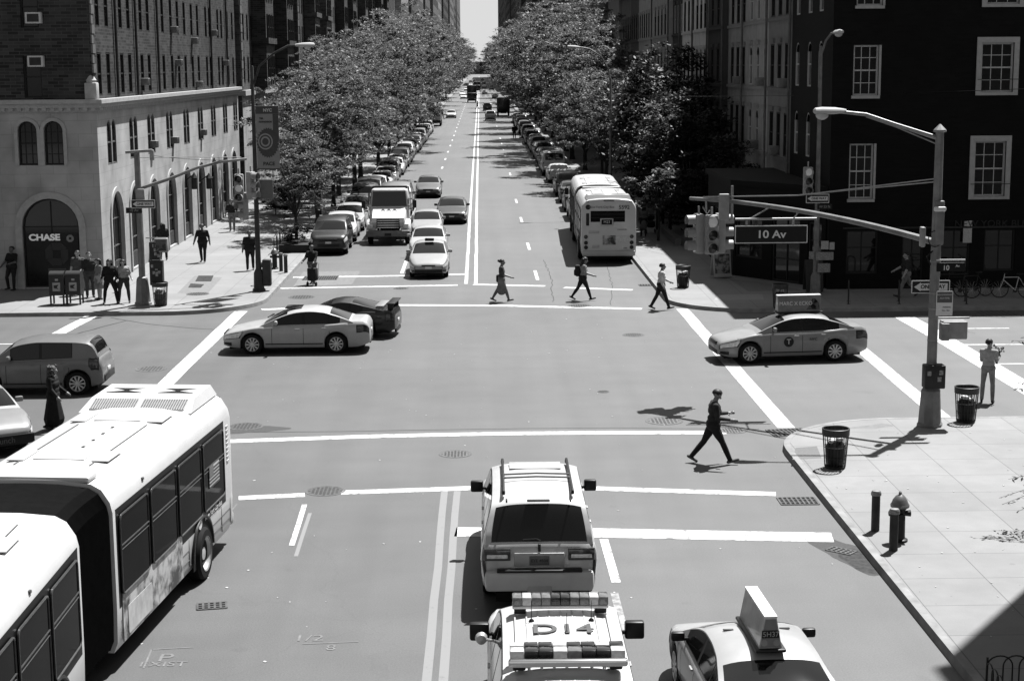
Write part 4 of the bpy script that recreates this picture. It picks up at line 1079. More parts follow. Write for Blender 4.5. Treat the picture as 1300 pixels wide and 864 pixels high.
for dx in (0, 17): stripe(g2((564+dx*.95, 623), (556+dx, 720), (541+dx*1.25, 864), (500+dx*1.7, 1250)), .15, PY, 'double_line')
for dx in (0, 1): stripe([(-.68+.42*dx, 70.9), (-.70+.42*dx, 100), (-.8+.42*dx, 1400)], .15, PW if 0 else paint_mat('far_line_%d' % dx, .55, .2), 'double_line')
stripe(g2((372, 352), (515, 350), (590, 348)), .42, name='stop_line'); stripe(g2((356, 366), (460, 364), (581, 362)), .36, name='crosswalk_line'); stripe(g2((332, 393), (470, 387), (640, 388), (815, 392)), .42, name='crosswalk_line')
stripe(g2((601, 361), (692, 363)), .4, name='crosswalk_line'); stripe(g2((716, 365), (803, 368)), .4, name='crosswalk_line'); stripe(g2((516, 330), (510, 347)), .16)
stripe(g2((306, 395), (204, 493), (180, 520)), .5, name='crosswalk_line'); stripe(g2((122, 398), (73, 424), (30, 448)), .5, name='crosswalk_line')
stripe(g2((866, 392), (930, 465), (998, 543)), .46, name='crosswalk_line'); stripe(g2((1060, 415), (1120, 466), (1198, 531)), .46, name='crosswalk_line'); stripe(g2((1148, 402), (1215, 440), (1302, 492), (1420, 560)), .75, name='stop_line')
for a, b, y in ((1160, 1234, 402), (1225, 1281, 417), (1225, 1300, 437.5), (1266, 1300, 462), (-30, 20, 437)): stripe(g2((a, y), (b, y-.5)), .14)
for i in range(24):
    y = 137.7+14.2*i
    stripe([(-3.55, y), (-3.55, y+3)], .17); 
    if i > 0: stripe([(2.55, y-10), (2.55, y-6.6)], .15)
for y in (72, 84, 99, 113): stripe([(2.45, y), (2.45, y+3.4)], .15)
# chalk survey marks
CH = paint_mat('chalk_mark', .20, .50)
for p in (((193, 824), (246, 821)), ((193, 824), (183, 848)), ((384, 817), (455, 814)), ((283, 662), (300, 640))): stripe(g2(*p), .03, CH, 'survey_mark', .006)
def tx_ground(s, px, py, size, rz=0): 
    o = text(s, size, CH, None, Matrix.Translation(G(px, py)+Vector((0, 0, .006))) @ Matrix.Rotation(rz, 4, 'Z'), name='survey_mark', depth=.001); tag(o, kind='structure')
tx_ground('P', 210, 835, .5); tx_ground('EXIST', 207, 843, .3); tx_ground('1/2', 392, 810, .4); tx_ground('8', 420, 822, .35)
# patches in the asphalt and pavement
def poly_patch(name, pts, z, mt): m = MB(); m.face([(p[0], p[1], z) for p in pts]); return tag(m.build(name, mt, None, False), kind='structure')
TAR = mat('asphalt_patch', .075, rough=.85, var=.2, scale=20, detail=8); CONC = mat('concrete_patch', .19, rough=.8, var=.15, scale=6)
poly_patch('road_patch', g2((372, 364), (385, 345), (458, 344), (447, 361)), .0035, CONC)
def blob(name, px, py, rx_, ry_, mt, z=.003, seed=1, rot=0):
    g = random.Random(seed); c = G(px, py); P = []
    for k in range(48):
        a = 2*math.pi*k/48; r = 1+.16*math.sin(2*a+seed)+.1*math.sin(3*a+seed*2)+.06*math.sin(7*a+seed)+g.uniform(-.03, .03); x, y = rx_*r*math.cos(a), ry_*r*math.sin(a); P.append((c.x+x*math.cos(rot)-y*math.sin(rot), c.y+x*math.sin(rot)+y*math.cos(rot)))
    m = MB(); m.face([(x, y, z) for x, y in P]); return tag(m.build(name, mt, None, False), kind='structure')
blob('road_patch', 1094, 711, .32, .95, mat('damp_grit', .035, rough=.6, var=.8, scale=9, detail=8), rot=.25); blob('road_patch', 1083, 705, .5, 1.2, TAR, .002, 4, .25)
blob('road_patch', 308, 545, 1.0, .5, TAR, .0025, 7)
SEAM = mat('tar_seam', .045, rough=.7, var=.4, scale=12)
def seam(pts, w, z=.0035, jit=.05):
    P = [Vector(p) for p in g2(*pts)]; g = random.Random(len(pts)*7+int(pts[0][0])); Q = []
    for a_, b_ in zip(P, P[1:]):
        k = max(2, int((b_-a_).length/.5)); Q += [a_.lerp(b_, i/k)+Vector((g.uniform(-jit, jit), g.uniform(-jit, jit))) for i in range(k)]
    stripe(Q, w, SEAM, 'tar_seam', z)
seam([(292, 549), (460, 547), (640, 544), (780, 543), (990, 545)], .035, jit=.02); seam([(140, 403), (185, 411), (250, 417), (296, 420)], .06); seam([(160, 407), (95, 424), (52, 440)], .07)
seam([(690, 330), (700, 352), (702, 385)], .03, jit=.05)
seam([(770, 332), (778, 365), (774, 390)], .025, jit=.05)
gl = random.Random(3); m = MB()
for k in range(230):
    x, y = gl.uniform(-9, 7.2), gl.choice([gl.uniform(24, 62), gl.uniform(24, 110)]); s = gl.uniform(.012, .045); m.box((x, y, .006), (s, s*gl.uniform(.4, 1.6), .006), gl.uniform(0, 3))
for k in range(60): m.box((gl.uniform(7.6, 13), gl.uniform(24, 41), .156), (gl.uniform(.01, .04), gl.uniform(.01, .05), .006), gl.uniform(0, 3))
tag(m.build('litter_specks', mat('paper_litter', .55), None, False), kind='stuff')
def pp(name, px, mt, z=.1495): return poly_patch(name, [G(x, y, .15) for x, y in px], z, mt)
pp('pavement_patch', [(225, 372), (247, 350), (282, 352), (262, 374)], mat('pave_grey', .2, rough=.8, var=.15))
pp('pavement_patch', [(1006, 583), (1010, 568), (1037, 566), (1043, 581)], mat('tactile_dark', .16, rough=.8, var=.15, scale=30)); pp('pavement_patch', [(1075, 543), (1120, 537), (1137, 540), (1108, 544)], mat('pave_grey', .2))
pp('pavement_patch', [(906, 381), (912, 374), (968, 373), (970, 380)], mat('pave_pale', .32, rough=.8, var=.1)); pp('pavement_patch', [(926, 354), (960, 357), (1020, 368), (950, 370)], CONC, .1492)
HATCH = mat('hatch_iron', .05, rough=.5, metal=.4, var=.4, scale=9)
for px, lb in (([(248, 357), (252, 350), (271, 350), (268, 357)], 'dark iron cellar hatch in the sunny pavement, farther of two'), ([(239, 365), (242, 360), (259, 361), (255, 365)], 'dark iron cellar hatch in the sunny pavement, smaller one near the kerb')):
    P = [G(x, y, .15) for x, y in px]; m = MB(); m.prism([(p.x, p.y) for p in P], .012, Matrix.Translation((0, 0, .149))); o = m.build('cellar_hatch', HATCH, None, False); tag(o, lb, 'hatch')
    c = sum((Vector(p) for p in P), Vector())/4; m = MB(); m.box((c.x, c.y, .163), (.03, .7, .006)); m.build('hatch_seam', DARKM, o, False)

# ------------------------------------------------------------ buildings
LIME = mat('limestone', .42, kind='brick', var=.03, size=(1.1, .55), v2=.34, rough=.8)
BRICKL = mat('brick_brown', .048, kind='brick', var=.45, v2=.085, rough=.85, size=(.44, .135))
BRICKM = mat('brick_mid', .075, kind='brick', var=.4, v2=.11, rough=.85, size=(.44, .135))
STONE = mat('carved_stone', .44, rough=.75, var=.14, scale=4)
SHOPG = mat('shop_glass', .008, rough=.05, var=.3, scale=1, spec=.42)
LX, LY = -15.9, 69.5
b1 = empty('corner_building', (0, 0, 0), 0, 'limestone and brown brick corner block with a bank arch and lancet windows', 'building')
def yS(px, py=200): return GX(px, py, LX).y
# street side
ops = []
for px in (142, 170, 192.5, 216, 237.5, 255.5, 272, 287, 300):
    y = yS(px, 180); w = .86
    for s in (-1, 1): ops.append((y-LY+s*.47-w/2, y-LY+s*.47+w/2, 5.2, 7.1, True, 'sash', mat('bronze_frame', .10, rough=.5, var=.3), .12))
for px in (149.5, 173, 197, 219.5, 239.5, 257.5, 273.5, 288, 299.5):
    y = yS(px, 290); ops.append((y-LY-1.18, y-LY+1.18, .25, 4.0, True, 'shop', mat('bronze_frame', .10, rough=.5, var=.3), .30))
W1 = yS(304.5, 200)-LY
facade(b1, (LX, LY, 0), (0, 1, 0), W1, 0, 7.55, ops, LIME, depth=.5, fm=mat('bronze_frame', .10, rough=.5, var=.3), gm=SHOPG)
ops = []
for px in (128, 139.5, 157, 167, 182.5, 191.5, 210, 220.5, 229, 237.5, 246.5, 254, 264.5, 269.5, 279.5, 284, 291.5, 297.5):
    u = yS(px, 92)-LY
    for fl in range(4): ops.append((u-.4, u+.4, 8.15+2.85*fl, 9.95+2.85*fl, False, 'sash'))
facade(b1, (LX-.06, LY, 0), (0, 1, 0), W1, 8.0, 19.5, ops, BRICKL, depth=.12)
# avenue side
def xA(px, py=200): return GY(px, py, LY).x
AW = 30.
ops = [(xA(23)+AW-LX, xA(96)+AW-LX, .2, GY(60, 252, LY).z, True, 'shop')]
for a, b in ((24, 48.5), (57, 81.5)): ops.append((xA(a)+AW-LX, xA(b)+AW-LX, GY(40, 210, LY).z, GY(40, 154, LY).z, True, 'six'))
facade(b1, (LX-AW, LY, 0), (1, 0, 0), AW, 0, 7.55, ops, LIME, depth=.4, gm=SHOPG)
ops = []
for k in range(3): ops.append((xA(35)+AW-LX, xA(58)+AW-LX, 8.1+2.85*k, 9.8+2.85*k, False, 'sash'))
for k in range(3):
    for x in (-24.5, -28, -33): ops.append((x+AW-LX, x+1+AW-LX, 8.1+2.85*k, 9.8+2.85*k, False, 'sash'))
facade(b1, (LX-AW, LY+.06, 0), (1, 0, 0), AW-.06, 8.0, 19.5, ops, BRICKL)
shell(b1, LX-AW, LX-.06, LY+.06, LY+W1, 19.5, 50, BRICKL, name='upper_wall'); shell(b1, LX-AW, LX-.01, LY+.01, LY+W1-.01, 0, 19.5, BRICKL, skip='SET', name='rear_wall')
m = MB(); m.bx(LX-AW, LX+.30, LY-.30, LY+W1+.05, 7.85, 8.02); m.bx(LX-AW, LX+.20, LY-.20, LY+W1+.03, 7.68, 7.85); m.bx(LX-AW, LX+.08, LY-.08, LY+W1+.02, 7.50, 7.68)
for k in range(int(W1/.34)): m.bx(LX+.07, LX+.17, LY+.34*k, LY+.34*k+.17, 7.56, 7.68)
for k in range(int(AW/.34)): m.bx(LX-.34*k-.17, LX-.34*k, LY-.17, LY-.07, 7.56, 7.68)
m.build('cornice', STONE, b1, False)
m = MB(); m.rbox((LX-.18, LY+.12, 8.35), (.5, .5, .7), .05); m.lathe([(.2, 8.7), (.22, 8.8), (.12, 8.95), (.02, 9.05)], (LX-.18, LY+.12, 0), n=10); m.build('finial', STONE, b1)
# quoins, pipes, arch trims, base
m = MB()
for k in range(26): m.bx(LX-.10, LX-.045+(.0 if k % 2 else .02), LY+.0, LY+(.3 if k % 2 else .5), 9.1+.4*k, 9.1+.4*k+.36) if 9.1+.4*k < 19 else None
m.build('quoin', mat('quoin_brick', .16, var=.2), b1, False)
for px in (147, 172.5, 200, 267.5, 287.5):
    y = yS(px, 60); m = MB(); m.tube([(LX+.03, y, 8.05), (LX+.03, y, 19.4)], .06, 8); m.build('drain_pipe', DARKM, b1)
def arch_trim(root, M, u0, u1, z0, z1, w=.16, name='arch_trim', mt=None):
    r = (u1-u0)/2; c = (u0+u1)/2; t = z1-r; m = MB(); rings = []
    path = [(u1, z0, 1, 0), (u1, t, 1, 0)]+[(c+r*math.cos(math.pi*k/14), t+r*math.sin(math.pi*k/14), math.cos(math.pi*k/14), math.sin(math.pi*k/14)) for k in range(1, 14)]+[(u0, t, -1, 0), (u0, z0, -1, 0)]
    for u, z, nu, nz in path: rings.append([M @ Vector(p) for p in ((u, z, .005), (u, z, .06), (u+nu*w, z+nz*w, .06), (u+nu*w, z+nz*w, .005))])
    m.ring_tube(rings); return m.build(name, mt or STONE, root, 30)
MS = frame_m((LX, LY, 0), (0, 1, 0), (0, 0, 1)); MA = frame_m((LX-AW, LY, 0), (1, 0, 0), (0, 0, 1))
for px in (149.5, 173, 197, 219.5, 239.5, 257.5, 273.5, 288, 299.5):
    u = yS(px, 290)-LY; arch_trim(b1, MS, u-1.18, u+1.18, .15, 4.0, .2)
    m = MB(); m.bx(LX-.45, LX-.12, LY+u-1.1, LY+u+1.1, .15, .95); m.build('stall_riser', mat('riser_dark', .06, rough=.6, var=.3), b1, False)
for a, b, z0, z1 in ((xA(23), xA(96), .15, GY(60, 252, LY).z), (xA(24), xA(48.5), GY(40, 210, LY).z, GY(40, 154, LY).z), (xA(57), xA(81.5), GY(40, 210, LY).z, GY(40, 154, LY).z)): arch_trim(b1, MA, a+AW-LX, b+AW-LX, z0, z1, .28 if z0 < 1 else .14)
for px in (237, 256):
    y = yS(px, 233); z = GX(px, 233, LX).z; m = MB(); m.rbox((LX+.42, y, z), (.3, .3, .62), .05); m.lathe([(.2, z+.3), (.08, z+.48), (.02, z+.6)], (LX+.42, y, 0), n=8); m.tube([(LX, y, z+.2), (LX+.4, y, z+.5)], .03, 6); o = m.build('wall_lantern', DARKM, b1)
for px, py, s in ((182, 104, 0), (219, 38, 0), (225, 80, 0), (245, 52, 0), (270, 42, 0), (285, 80, 0), (251, 107, 1), (193, 183, 1), (220, 178, 1), (256, 168, 1)):
    p = GX(px, py, LX); m = MB(); m.rbox((LX+.10, p.y, p.z), (.36, .5, .34), .03)
    for k in range(5): m.bx(LX+.275, LX+.29, p.y-.2, p.y+.2, p.z-.13+.06*k, p.z-.11+.06*k, 1)
    m.build('air_conditioner', [mat('ac_grey', .16, rough=.5, var=.3), DARKM], b1)
for px, py in ((43, 23), (46, 78)):
    p = GY(px, py, LY); m = MB(); m.rbox((p.x, LY+.02, p.z), (.66, .4, .46), .03, mi=0); m.bx(p.x-.24, p.x+.24, LY-.185, LY-.175, p.z-.16, p.z+.16, 1); m.build('air_conditioner', [mat('ac_pale', .6, rough=.5, var=.1), DARKM], b1)
# bank lettering and emblem
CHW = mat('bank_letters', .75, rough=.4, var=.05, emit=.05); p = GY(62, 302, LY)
MB_ = lambda px, py, d=.32: frame_m((GY(px, py, LY).x, LY+d-.4+.08, GY(px, py, LY).z), (1, 0, 0), (0, 0, 1))
m = MB(); m.bx(xA(26), xA(93), LY+.12, LY+.17, .3, GY(60, 296, LY).z); m.build('window_film', mat('bank_film', .012, rough=.15, var=.3), b1, False)
text('CHASE', .36, CHW, b1, frame_m((xA(55.5, 302), LY+.115, GY(55, 302, LY).z), (1, 0, 0), (0, 0, 1)), depth=.02, sx=1.18, weight=.014)
def octo(cx, cz, r, mt, nm):
    M = frame_m((cx, LY+.112, cz), (1, 0, 0), (0, 0, 1))
    for k in range(4):
        m = MB(); a = Matrix.Rotation(math.pi/2*k, 4, 'Z'); P = [(-r*.42, r), (r*.42-.0, r), (r*.42+r*.5, r*.5), (r*.38, r*.36), (-r*.42, r*.36)]
        m.prism(P, .012, M @ a); m.build(nm, mt, b1, False)
octo(xA(83), GY(83, 303, LY).z, .15, mat('emblem_small', .3, var=.1), 'emblem_segment'); octo(xA(65), GY(65, 323, LY).z, .48, mat('emblem_large', .055, var=.1), 'emblem_segment')
m = MB(); m.bx(xA(53), xA(76), LY+.08, LY+.118, GY(60, 347, LY).z, GY(60, 341, LY).z); m.build('window_notice', mat('notice_grey', .10, var=.2), b1, False)

def ordin(i): return ['first', 'second', 'third', 'fourth', 'fifth', 'sixth', 'seventh', 'eighth', 'ninth', 'tenth', 'eleventh', 'twelfth', 'thirteenth', 'fourteenth', 'fifteenth', 'sixteenth', 'seventeenth', 'eighteenth', 'nineteenth', 'twentieth', 'twenty-first', 'twenty-second', 'twenty-third', 'twenty-fourth', 'twenty-fifth', 'twenty-sixth', 'twenty-seventh', 'twenty-eighth', 'twenty-ninth', 'thirtieth'][i]
def block(name, label, side, X, Y0, Y1, H, wm, floors, pitch, ww, wh, style='sash', fm=None, pane=False, base=None, cornice=True, group=None, depth=14., trimm=None, endw=True, bay=0, arch=False, lintel=False):
    """block facing the street: side -1 left of it (facade looks +X), +1 right of it"""
    root = empty(name, (0, 0, 0), 0, label, 'building', group); W = Y1-Y0; ops = []; n = max(1, int(W/pitch)); off = (W-n*pitch)/2
    for f in floors:
        for i in range(n):
            if bay and i % bay == bay-1: continue
            u = off+pitch*(i+.5); ops.append((u-ww/2, u+ww/2, f, f+wh, arch))
    O, xd = ((X, Y0, 0), (0, 1, 0)) if side < 0 else ((X, Y1, 0), (0, -1, 0))
    zt = min(H, max(floors)+wh+1.2)
    w, M = facade(root, O, xd, W, 0 if base is None else base, zt, ops, wm, depth=.11, make=False)
    for o in ops:
        a, b = win_meshes(o[1]-o[0], o[3]-o[2], arch, style, fm or FRAMED, WINGL, -.08)
        q = bpy.data.objects.new('window', a); COL.objects.link(q); q.parent = root; q.matrix_local = M @ Matrix.Translation((o[0], o[2], 0))
        e = bpy.data.objects.new('pane', b); COL.objects.link(e); e.parent = q
    x0, x1 = (X-depth, X) if side < 0 else (X, X+depth); sk = 'E' if side < 0 else 'W'
    shell(root, x0, x1, Y0, Y1, 0, zt, wm, skip=sk+('T' if zt < H else ''), name='end_wall')
    if zt < H: shell(root, x0, x1, Y0, Y1, zt, H, wm, name='upper_wall')
    if base is not None:
        m = MB(); xa, xb = (X-.5, X+.04) if side < 0 else (X-.04, X+.5); m.bx(xa, xb, Y0+.01, Y1-.01, 0, base); m.build('base_storey', LIME, root, False)
        xa, xb = (X-.4, X+.28) if side < 0 else (X-.28, X+.4); m = MB(); m.bx(xa, xb, Y0-.1, Y1+.1, base, base+.35); m.build('band_course', STONE, root, False)
    if cornice:
        xa, xb = (X-.5, X+.45) if side < 0 else (X-.45, X+.5); m = MB(); m.bx(xa, xb, Y0+.02, Y1-.02, H-.5, H+.05); m.bx((xa+xb)/2-.3, (xa+xb)/2+.3, Y0+.03, Y1-.03, H-.9, H-.5)
        m.build('cornice', trimm or wm, root, False)
    if lintel:
        for f in floors:
            m = MB(); xa, xb = (X, X+.1) if side < 0 else (X-.1, X); m.bx(xa, xb, Y0+.1, Y1-.1, f-.22, f-.06)
            k = 0
            for o in ops:
                if abs(o[2]-f) < .01:
                    y = (Y0+(o[0]+o[1])/2) if side < 0 else (Y1-(o[0]+o[1])/2); m.bx(xa, xb+(-.04 if side < 0 else .0), y-ww*.65, y+ww*.65, f+wh+.05, f+wh+.25)
            m.build('lintel', trimm or wm, root, False)
    return root
LB = 'brown brick apartment block over a limestone base, %s beyond the bank corner'
for i, (a, b) in enumerate(((112, 141), (147.5, 175), (181, 210), (216, 246), (252, 284))):
    r = block('apartment_building', LB % ordin(i), -1, LX, a, b, 50, BRICKM if i % 2 == 0 else BRICKL, [8.2+2.85*k for k in range(4 if i < 3 else 5)], 2.0, .8, 1.8, base=7.4, cornice=False, group='brick apartment blocks along the tree-lined side', bay=0)
    for y in (a+.4, b-.8):
        m = MB()
        for k in range(24): m.bx(LX+.0, LX+.07, y-(.25 if k % 2 else .4), y+(.25 if k % 2 else .4), 8+.6*k, 8.5+.6*k)
        m.build('quoin', mat('quoin_brick', .16, var=.2), r, False)
    for y in lin(a+8, b-8, 2):
        m = MB(); m.bx(LX+.02, LX+1.0, y-2.2, y+2.2, 7.76, 24); m.bx(LX, LX+1.2, y-2.4, y+2.4, 10.9+2.85*(i % 2), 11.3+2.85*(i % 2)); m.build('oriel', BRICKL if i % 2 == 0 else BRICKM, r, False)
        for k in range(5):
            for s in (-1.3, 0, 1.3): window(r, frame_m((LX+1.2, y+s-.4, 8.3+2.85*k), (0, 1, 0), (0, 0, 1)), .8, 1.8, pane=True, name='window')
g = random.Random(5)
FAR = [mat('far_wall_%d' % i, v, kind='brick', var=.2, size=(.9, .3), rough=.85) for i, v in enumerate((.09, .14, .2, .28, .12))]
fl = ['pale', 'dark', 'grey', 'brown', 'mid-toned']
y = 292
for i in range(11):
    W = (26, 34, 40, 52, 46, 70, 80, 110, 130, 160, 220)[i]; H = (48, 52, 44, 58, 46, 62, 56, 70, 76, 84, 86)[i]
    block('apartment_building', 'tall %s block above the far left tree tops, %s in its line' % (fl[(i*2) % 5], ordin(i)), -1, LX+((i*7) % 3)*.5, y, y+W-.6, H, FAR[(i*2+1) % 5], [4+5*k for k in range(2, 2+min(7, 3+i))], max(3.2, W/11), max(1.4, W/28), 2.6, cornice=True, depth=30, group='far buildings of the left side'); y += W+(g.choice([0, 4, 16]))
# dark corner house and the row on the shady side
DK = mat('brick_shade_dark', .005, kind='brick', var=.3, v2=.006, rough=.8); RX, RY = 14.15, 67.0  # brick albedo cut to near black to stand for deep shade
c1 = empty('dark_corner_house', (0, 0, 0), 0, 'near-black corner house with white framed sash windows and a shopfront below', 'building')
def xR(px, py=100): return GY(px, py, RY).x
def zR(py): return GY(1150, py, RY).z
RW = 32.; ops = []
TW = mat('white_trim', .42, rough=.6, var=.1)
for a, b, y0, y1 in ((1083, 1115, 57, 121), (1081, 1112, 182, 252), (1085, 1118, -60, 7)): ops.append((xR(a)-RX, xR(b)-RX, zR(y1), zR(y0), False, 'six', FRAMEW))
for a, b, y0, y1 in ((1245, 1286, 55, 118), (1241, 1281, 180, 250), (1249, 1290, -70, 6), (1400, 1440, 55, 118), (1400, 1440, 180, 250)): ops.append((xR(a)-RX, xR(b)-RX, zR(y1), zR(y0), False, 'six', FRAMEW))
for a, b, y0, y1 in ((1080, 1121, 292, 347), (1200, 1240, 292, 350), (1258, 1298, 292, 345), (1330, 1380, 292, 345)): ops.append((xR(a)-RX, xR(b)-RX, zR(y1), zR(y0), False, 'shop'))
ops.append((xR(1152)-RX, xR(1180)-RX, .16, zR(295), False, 'shop'))
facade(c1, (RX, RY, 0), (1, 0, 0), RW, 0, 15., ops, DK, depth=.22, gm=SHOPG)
for o in ops[3:8]:
    M = frame_m((RX, RY, 0), (1, 0, 0), (0, 0, 1)); m = MB(); a, b, c, d = o[:4]
    for q in ((a-.2, a, c-.12, d+.22), (b, b+.2, c-.12, d+.22), (a, b, d, d+.22), (a, b, c-.12, c)): m.bx(*q, .004, .07, M=M @ Matrix.Identity(4))
    m.build('window_surround', TW, c1, False)
    m = MB(); m.bx(a-.2, b+.2, c+.5, c+.53, .25, .28, M=M)
    m.build('window_guard', DARKM, c1, False)
for o in ops[:3]:
    M = frame_m((RX, RY, 0), (1, 0, 0), (0, 0, 1)); m = MB(); a, b, c, d = o[:4]; m.bx(a-.06, b+.06, c-.12, c, .0, .12, M=M); m.bx(b, b+.09, c, d, .003, .05, M=M); m.build('window_sill', TW, c1, False)
ops = []
for k, z in enumerate((2.3, 5.3, 8.3, 11.4)):
    for px in (1012, 1027, 1041): u = 75.8-GX(px, 100, RX).y; ops.append((u-.42, u+.42, z, z+1.9, True, 'sash', FRAMEW))
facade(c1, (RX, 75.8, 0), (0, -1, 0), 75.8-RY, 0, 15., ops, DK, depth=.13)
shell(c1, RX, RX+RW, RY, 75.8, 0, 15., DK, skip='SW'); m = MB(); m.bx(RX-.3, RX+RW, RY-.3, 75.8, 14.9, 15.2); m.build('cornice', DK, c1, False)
BN = mat('shop_fascia_letters', .035, rough=.6, var=.1)
text('NEW YORK BURGER CO', .38, BN, c1, frame_m((xR(1283, 286), RY-.03, zR(285)), (1, 0, 0), (0, 0, 1)), depth=.02, sx=1.1)
m = MB(); m.bx(xR(1075), xR(1420), RY-.06, RY+.0, zR(291)+.03, zR(291)+.1); m.build('fascia_strip', DARKM, c1, False)
for px, py, w, h in ((1047, 311, .3, .34), (1056, 312, .2, .3), (1228, 294, .35, .9)):
    p = GY(px, py, RY); m = MB(); m.bx(p.x-w/2, p.x+w/2, RY-.05, RY-.003, p.z-h/2, p.z+h/2); m.build('window_notice', mat('notice_white2', .5, var=.3, scale=20), c1, False)
# splayed shopfront
s1 = empty('splayed_shopfront', (0, 0, 0), 0, 'single-storey black shopfront angled across the corner below the dark house', 'shopfront')
A_, B_, C_ = Vector((11.0, 71.9, 0)), Vector((13.45, 68.5, 0)), Vector((14.1, 67.3, 0))
for a, b, o in ((A_, B_, [(.15, 1.75, 1.0, 2.7, False, 'shop'), (2.35, 3.95, .16, 2.85, False, 'shop')]), (B_, C_, [(.25, 1.1, .9, 2.8, False, 'shop')]), (Vector((11.0, 80, 0)), A_, [(2.0, 3.6, 1.0, 2.7, False, 'shop'), (4.6, 6.2, 1.0, 2.7, False, 'shop')])):
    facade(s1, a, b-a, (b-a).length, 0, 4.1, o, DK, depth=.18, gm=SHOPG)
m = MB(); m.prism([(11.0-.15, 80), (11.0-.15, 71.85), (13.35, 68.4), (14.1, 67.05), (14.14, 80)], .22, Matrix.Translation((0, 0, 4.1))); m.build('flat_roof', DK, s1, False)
rows = [(75.82, 82, 0.216, 16), (82.03, 89.6, 0.384, 16.2), (89.63, 97, 0.360, 16.6), (97.03, 103.5, 0.072, 15.8), (103.53, 110.7, 0.950, 16.5), (110.73, 118, 0.950, 16.5), (118.03, 125, 0.084, 16.2), (125.03, 137, 0.528, 17), (137.03, 149, 0.576, 16.6), (149.03, 158, 0.120, 17), (158.03, 170, 0.240, 16.5), (170.03, 184, 0.384, 17), (184.03, 196, 0.144, 16), (196.03, 212, 0.288, 17.5), (212.03, 228, 0.720, 17), (228.03, 246, 0.192, 17.4), (246.03, 266, 0.336, 17), (266.03, 290, 0.240, 18)]
tone = lambda v: 'pale' if v > .45 else 'grey' if v > .22 else 'dark grey' if v > .11 else 'dark'
for i, (a, b, v, H) in enumerate(rows):
    wm = mat('row_wall_%03d' % int(v*1000), v, rough=.8, var=.15, scale=1.2); 
    r = block('row_house', '%s painted row house, %s beyond the dark corner house' % (tone(v), ordin(i)), 1, RX+(.0, .12, .25, -.05)[i % 4], a, b, H, wm, [1.6, 5.0, 8.2, 11.5], (1.9, 2.2, 2.0, 2.4)[i % 4], .95, 2.0, fm=(FRAMED, FRAMEW)[i % 5 == 1], group='row houses on the shady side', lintel=i < 12, trimm=mat('row_trim_%03d' % int(v*800), v*.8, var=.2), arch=i % 3 == 1)
    if i < 9:
        m = MB(); m.tube([(RX-.1, a+.15, .15), (RX-.1, a+.15, H-.6)], .06, 8); m.build('drain_pipe', mat('pipe_grey', .14, rough=.6, var=.2), r)
    if i in (0, 1, 2):
        for k in range(2):
            yy = a+1.5+2*k; m = MB(); m.rbox((RX-.1, yy, 8.4-3.2*(k)), (.5, .65, .42), .03); m.build('air_conditioner', mat('ac_grey', .35), r)
y = 292
for i in range(11):
    W = (26, 30, 44, 48, 60, 74, 90, 110, 140, 170, 220)[i]; H = (21, 22, 20, 23, 21, 24, 26, 60, 74, 60, 66)[i]
    block('apartment_building', 'tall %s block above the far right tree tops, %s in its line' % (fl[(i*3+1) % 5], ordin(i)), 1, RX+((i*5) % 3)*.4, y, y+W-.6, H, FAR[(i*3) % 5], [4+5*k for k in range(1, 1+min(8, 3+i))], max(3.2, W/11), max(1.4, W/28), 2.6, cornice=True, depth=30, group='far buildings of the right side'); y += W+(g.choice([0, 3, 14]))
db = empty('distant_block', (0, 0, 0), 0, 'low dark block closing the far end of the street', 'building')
facade(db, (-60, 1760, 0), (1, 0, 0), 120, 0, 13, [(4+8*k, 8+8*k, z, z+2.4, False, 'thin') for k in range(14) for z in (3, 8)], FAR[0], depth=.2); shell(db, -60, 60, 1760, 1790, 0, 13, FAR[0], skip='S')
# tall block outside the frame whose corner shades the near pavement
nb = empty('near_corner_block', (0, 0, 0), 0, 'tall brick block beside the near pavement whose corner shades the flags', 'building')
facade(nb, (14.28, 34.67, 0), (0, -1, 0), 24, 0, 24, [(2+3.2*k, 3.2+3.2*k, z, z+1.9, False, 'sash') for k in range(6) for z in (1.2, 4.8, 8.2, 11.6)], BRICKM)
shell(nb, 14.28, 36, 10.67, 34.67, 0, 24, BRICKM, skip='W'); m = MB(); m.bx(14.2, 36, 10.67, 34.75, 23.7, 24.1); m.build('cornice', STONE, nb, False)
PI = math.pi
# ------------------------------------------------------------ people
up_ = lambda px, py, z=.15: G(px, py, z)
FR, FL, FB, FA = -PI/2, PI/2, PI, 0.      # facing right, left, towards the camera, away
p = G(905, 588)
person(p, FR, 'man in a dark jacket and trousers crossing the near road while looking at a phone', 1.78, legs=((-24, 12), (25, 4)), arms=((18, 72), (10, 80)), out=(6, 6), inw=(-.35, -.35), lean=3, shirt=.03, fore=.03, pants=.02, shoes=.12, sk=.22, nod=32, vox=.011)
ph = empty('mobile_phone', hand_of(FR, p, 1.78, .02, .40, 1.20), FR, 'small pale phone held by the man in the dark jacket', 'phone'); m = MB(); m.rbox((0, 0, 0), (.075, .14, .012), .005, M=Matrix.Rotation(R(30), 4, 'X')); m.build('case', WHITEP, ph); m = MB(); m.rbox((0, 0, .007), (.062, .115, .004), .001, M=Matrix.Rotation(R(30), 4, 'X')); m.build('screen', BUSGL, ph)
p = G(1253, 511)
person(p, R(-25), 'man in a pale top and light trousers standing in the crosswalk with flowers', 1.74, legs=((3, 2), (-3, 2)), arms=((20, 85), (25, 80)), inw=(-.2, -.1), shirt=.42, fore=.30, pants=.26, sk=.28, turn=-30, legsplit=.03, vox=.011, fat=1.02, wide=1.0, out=(2, 2))
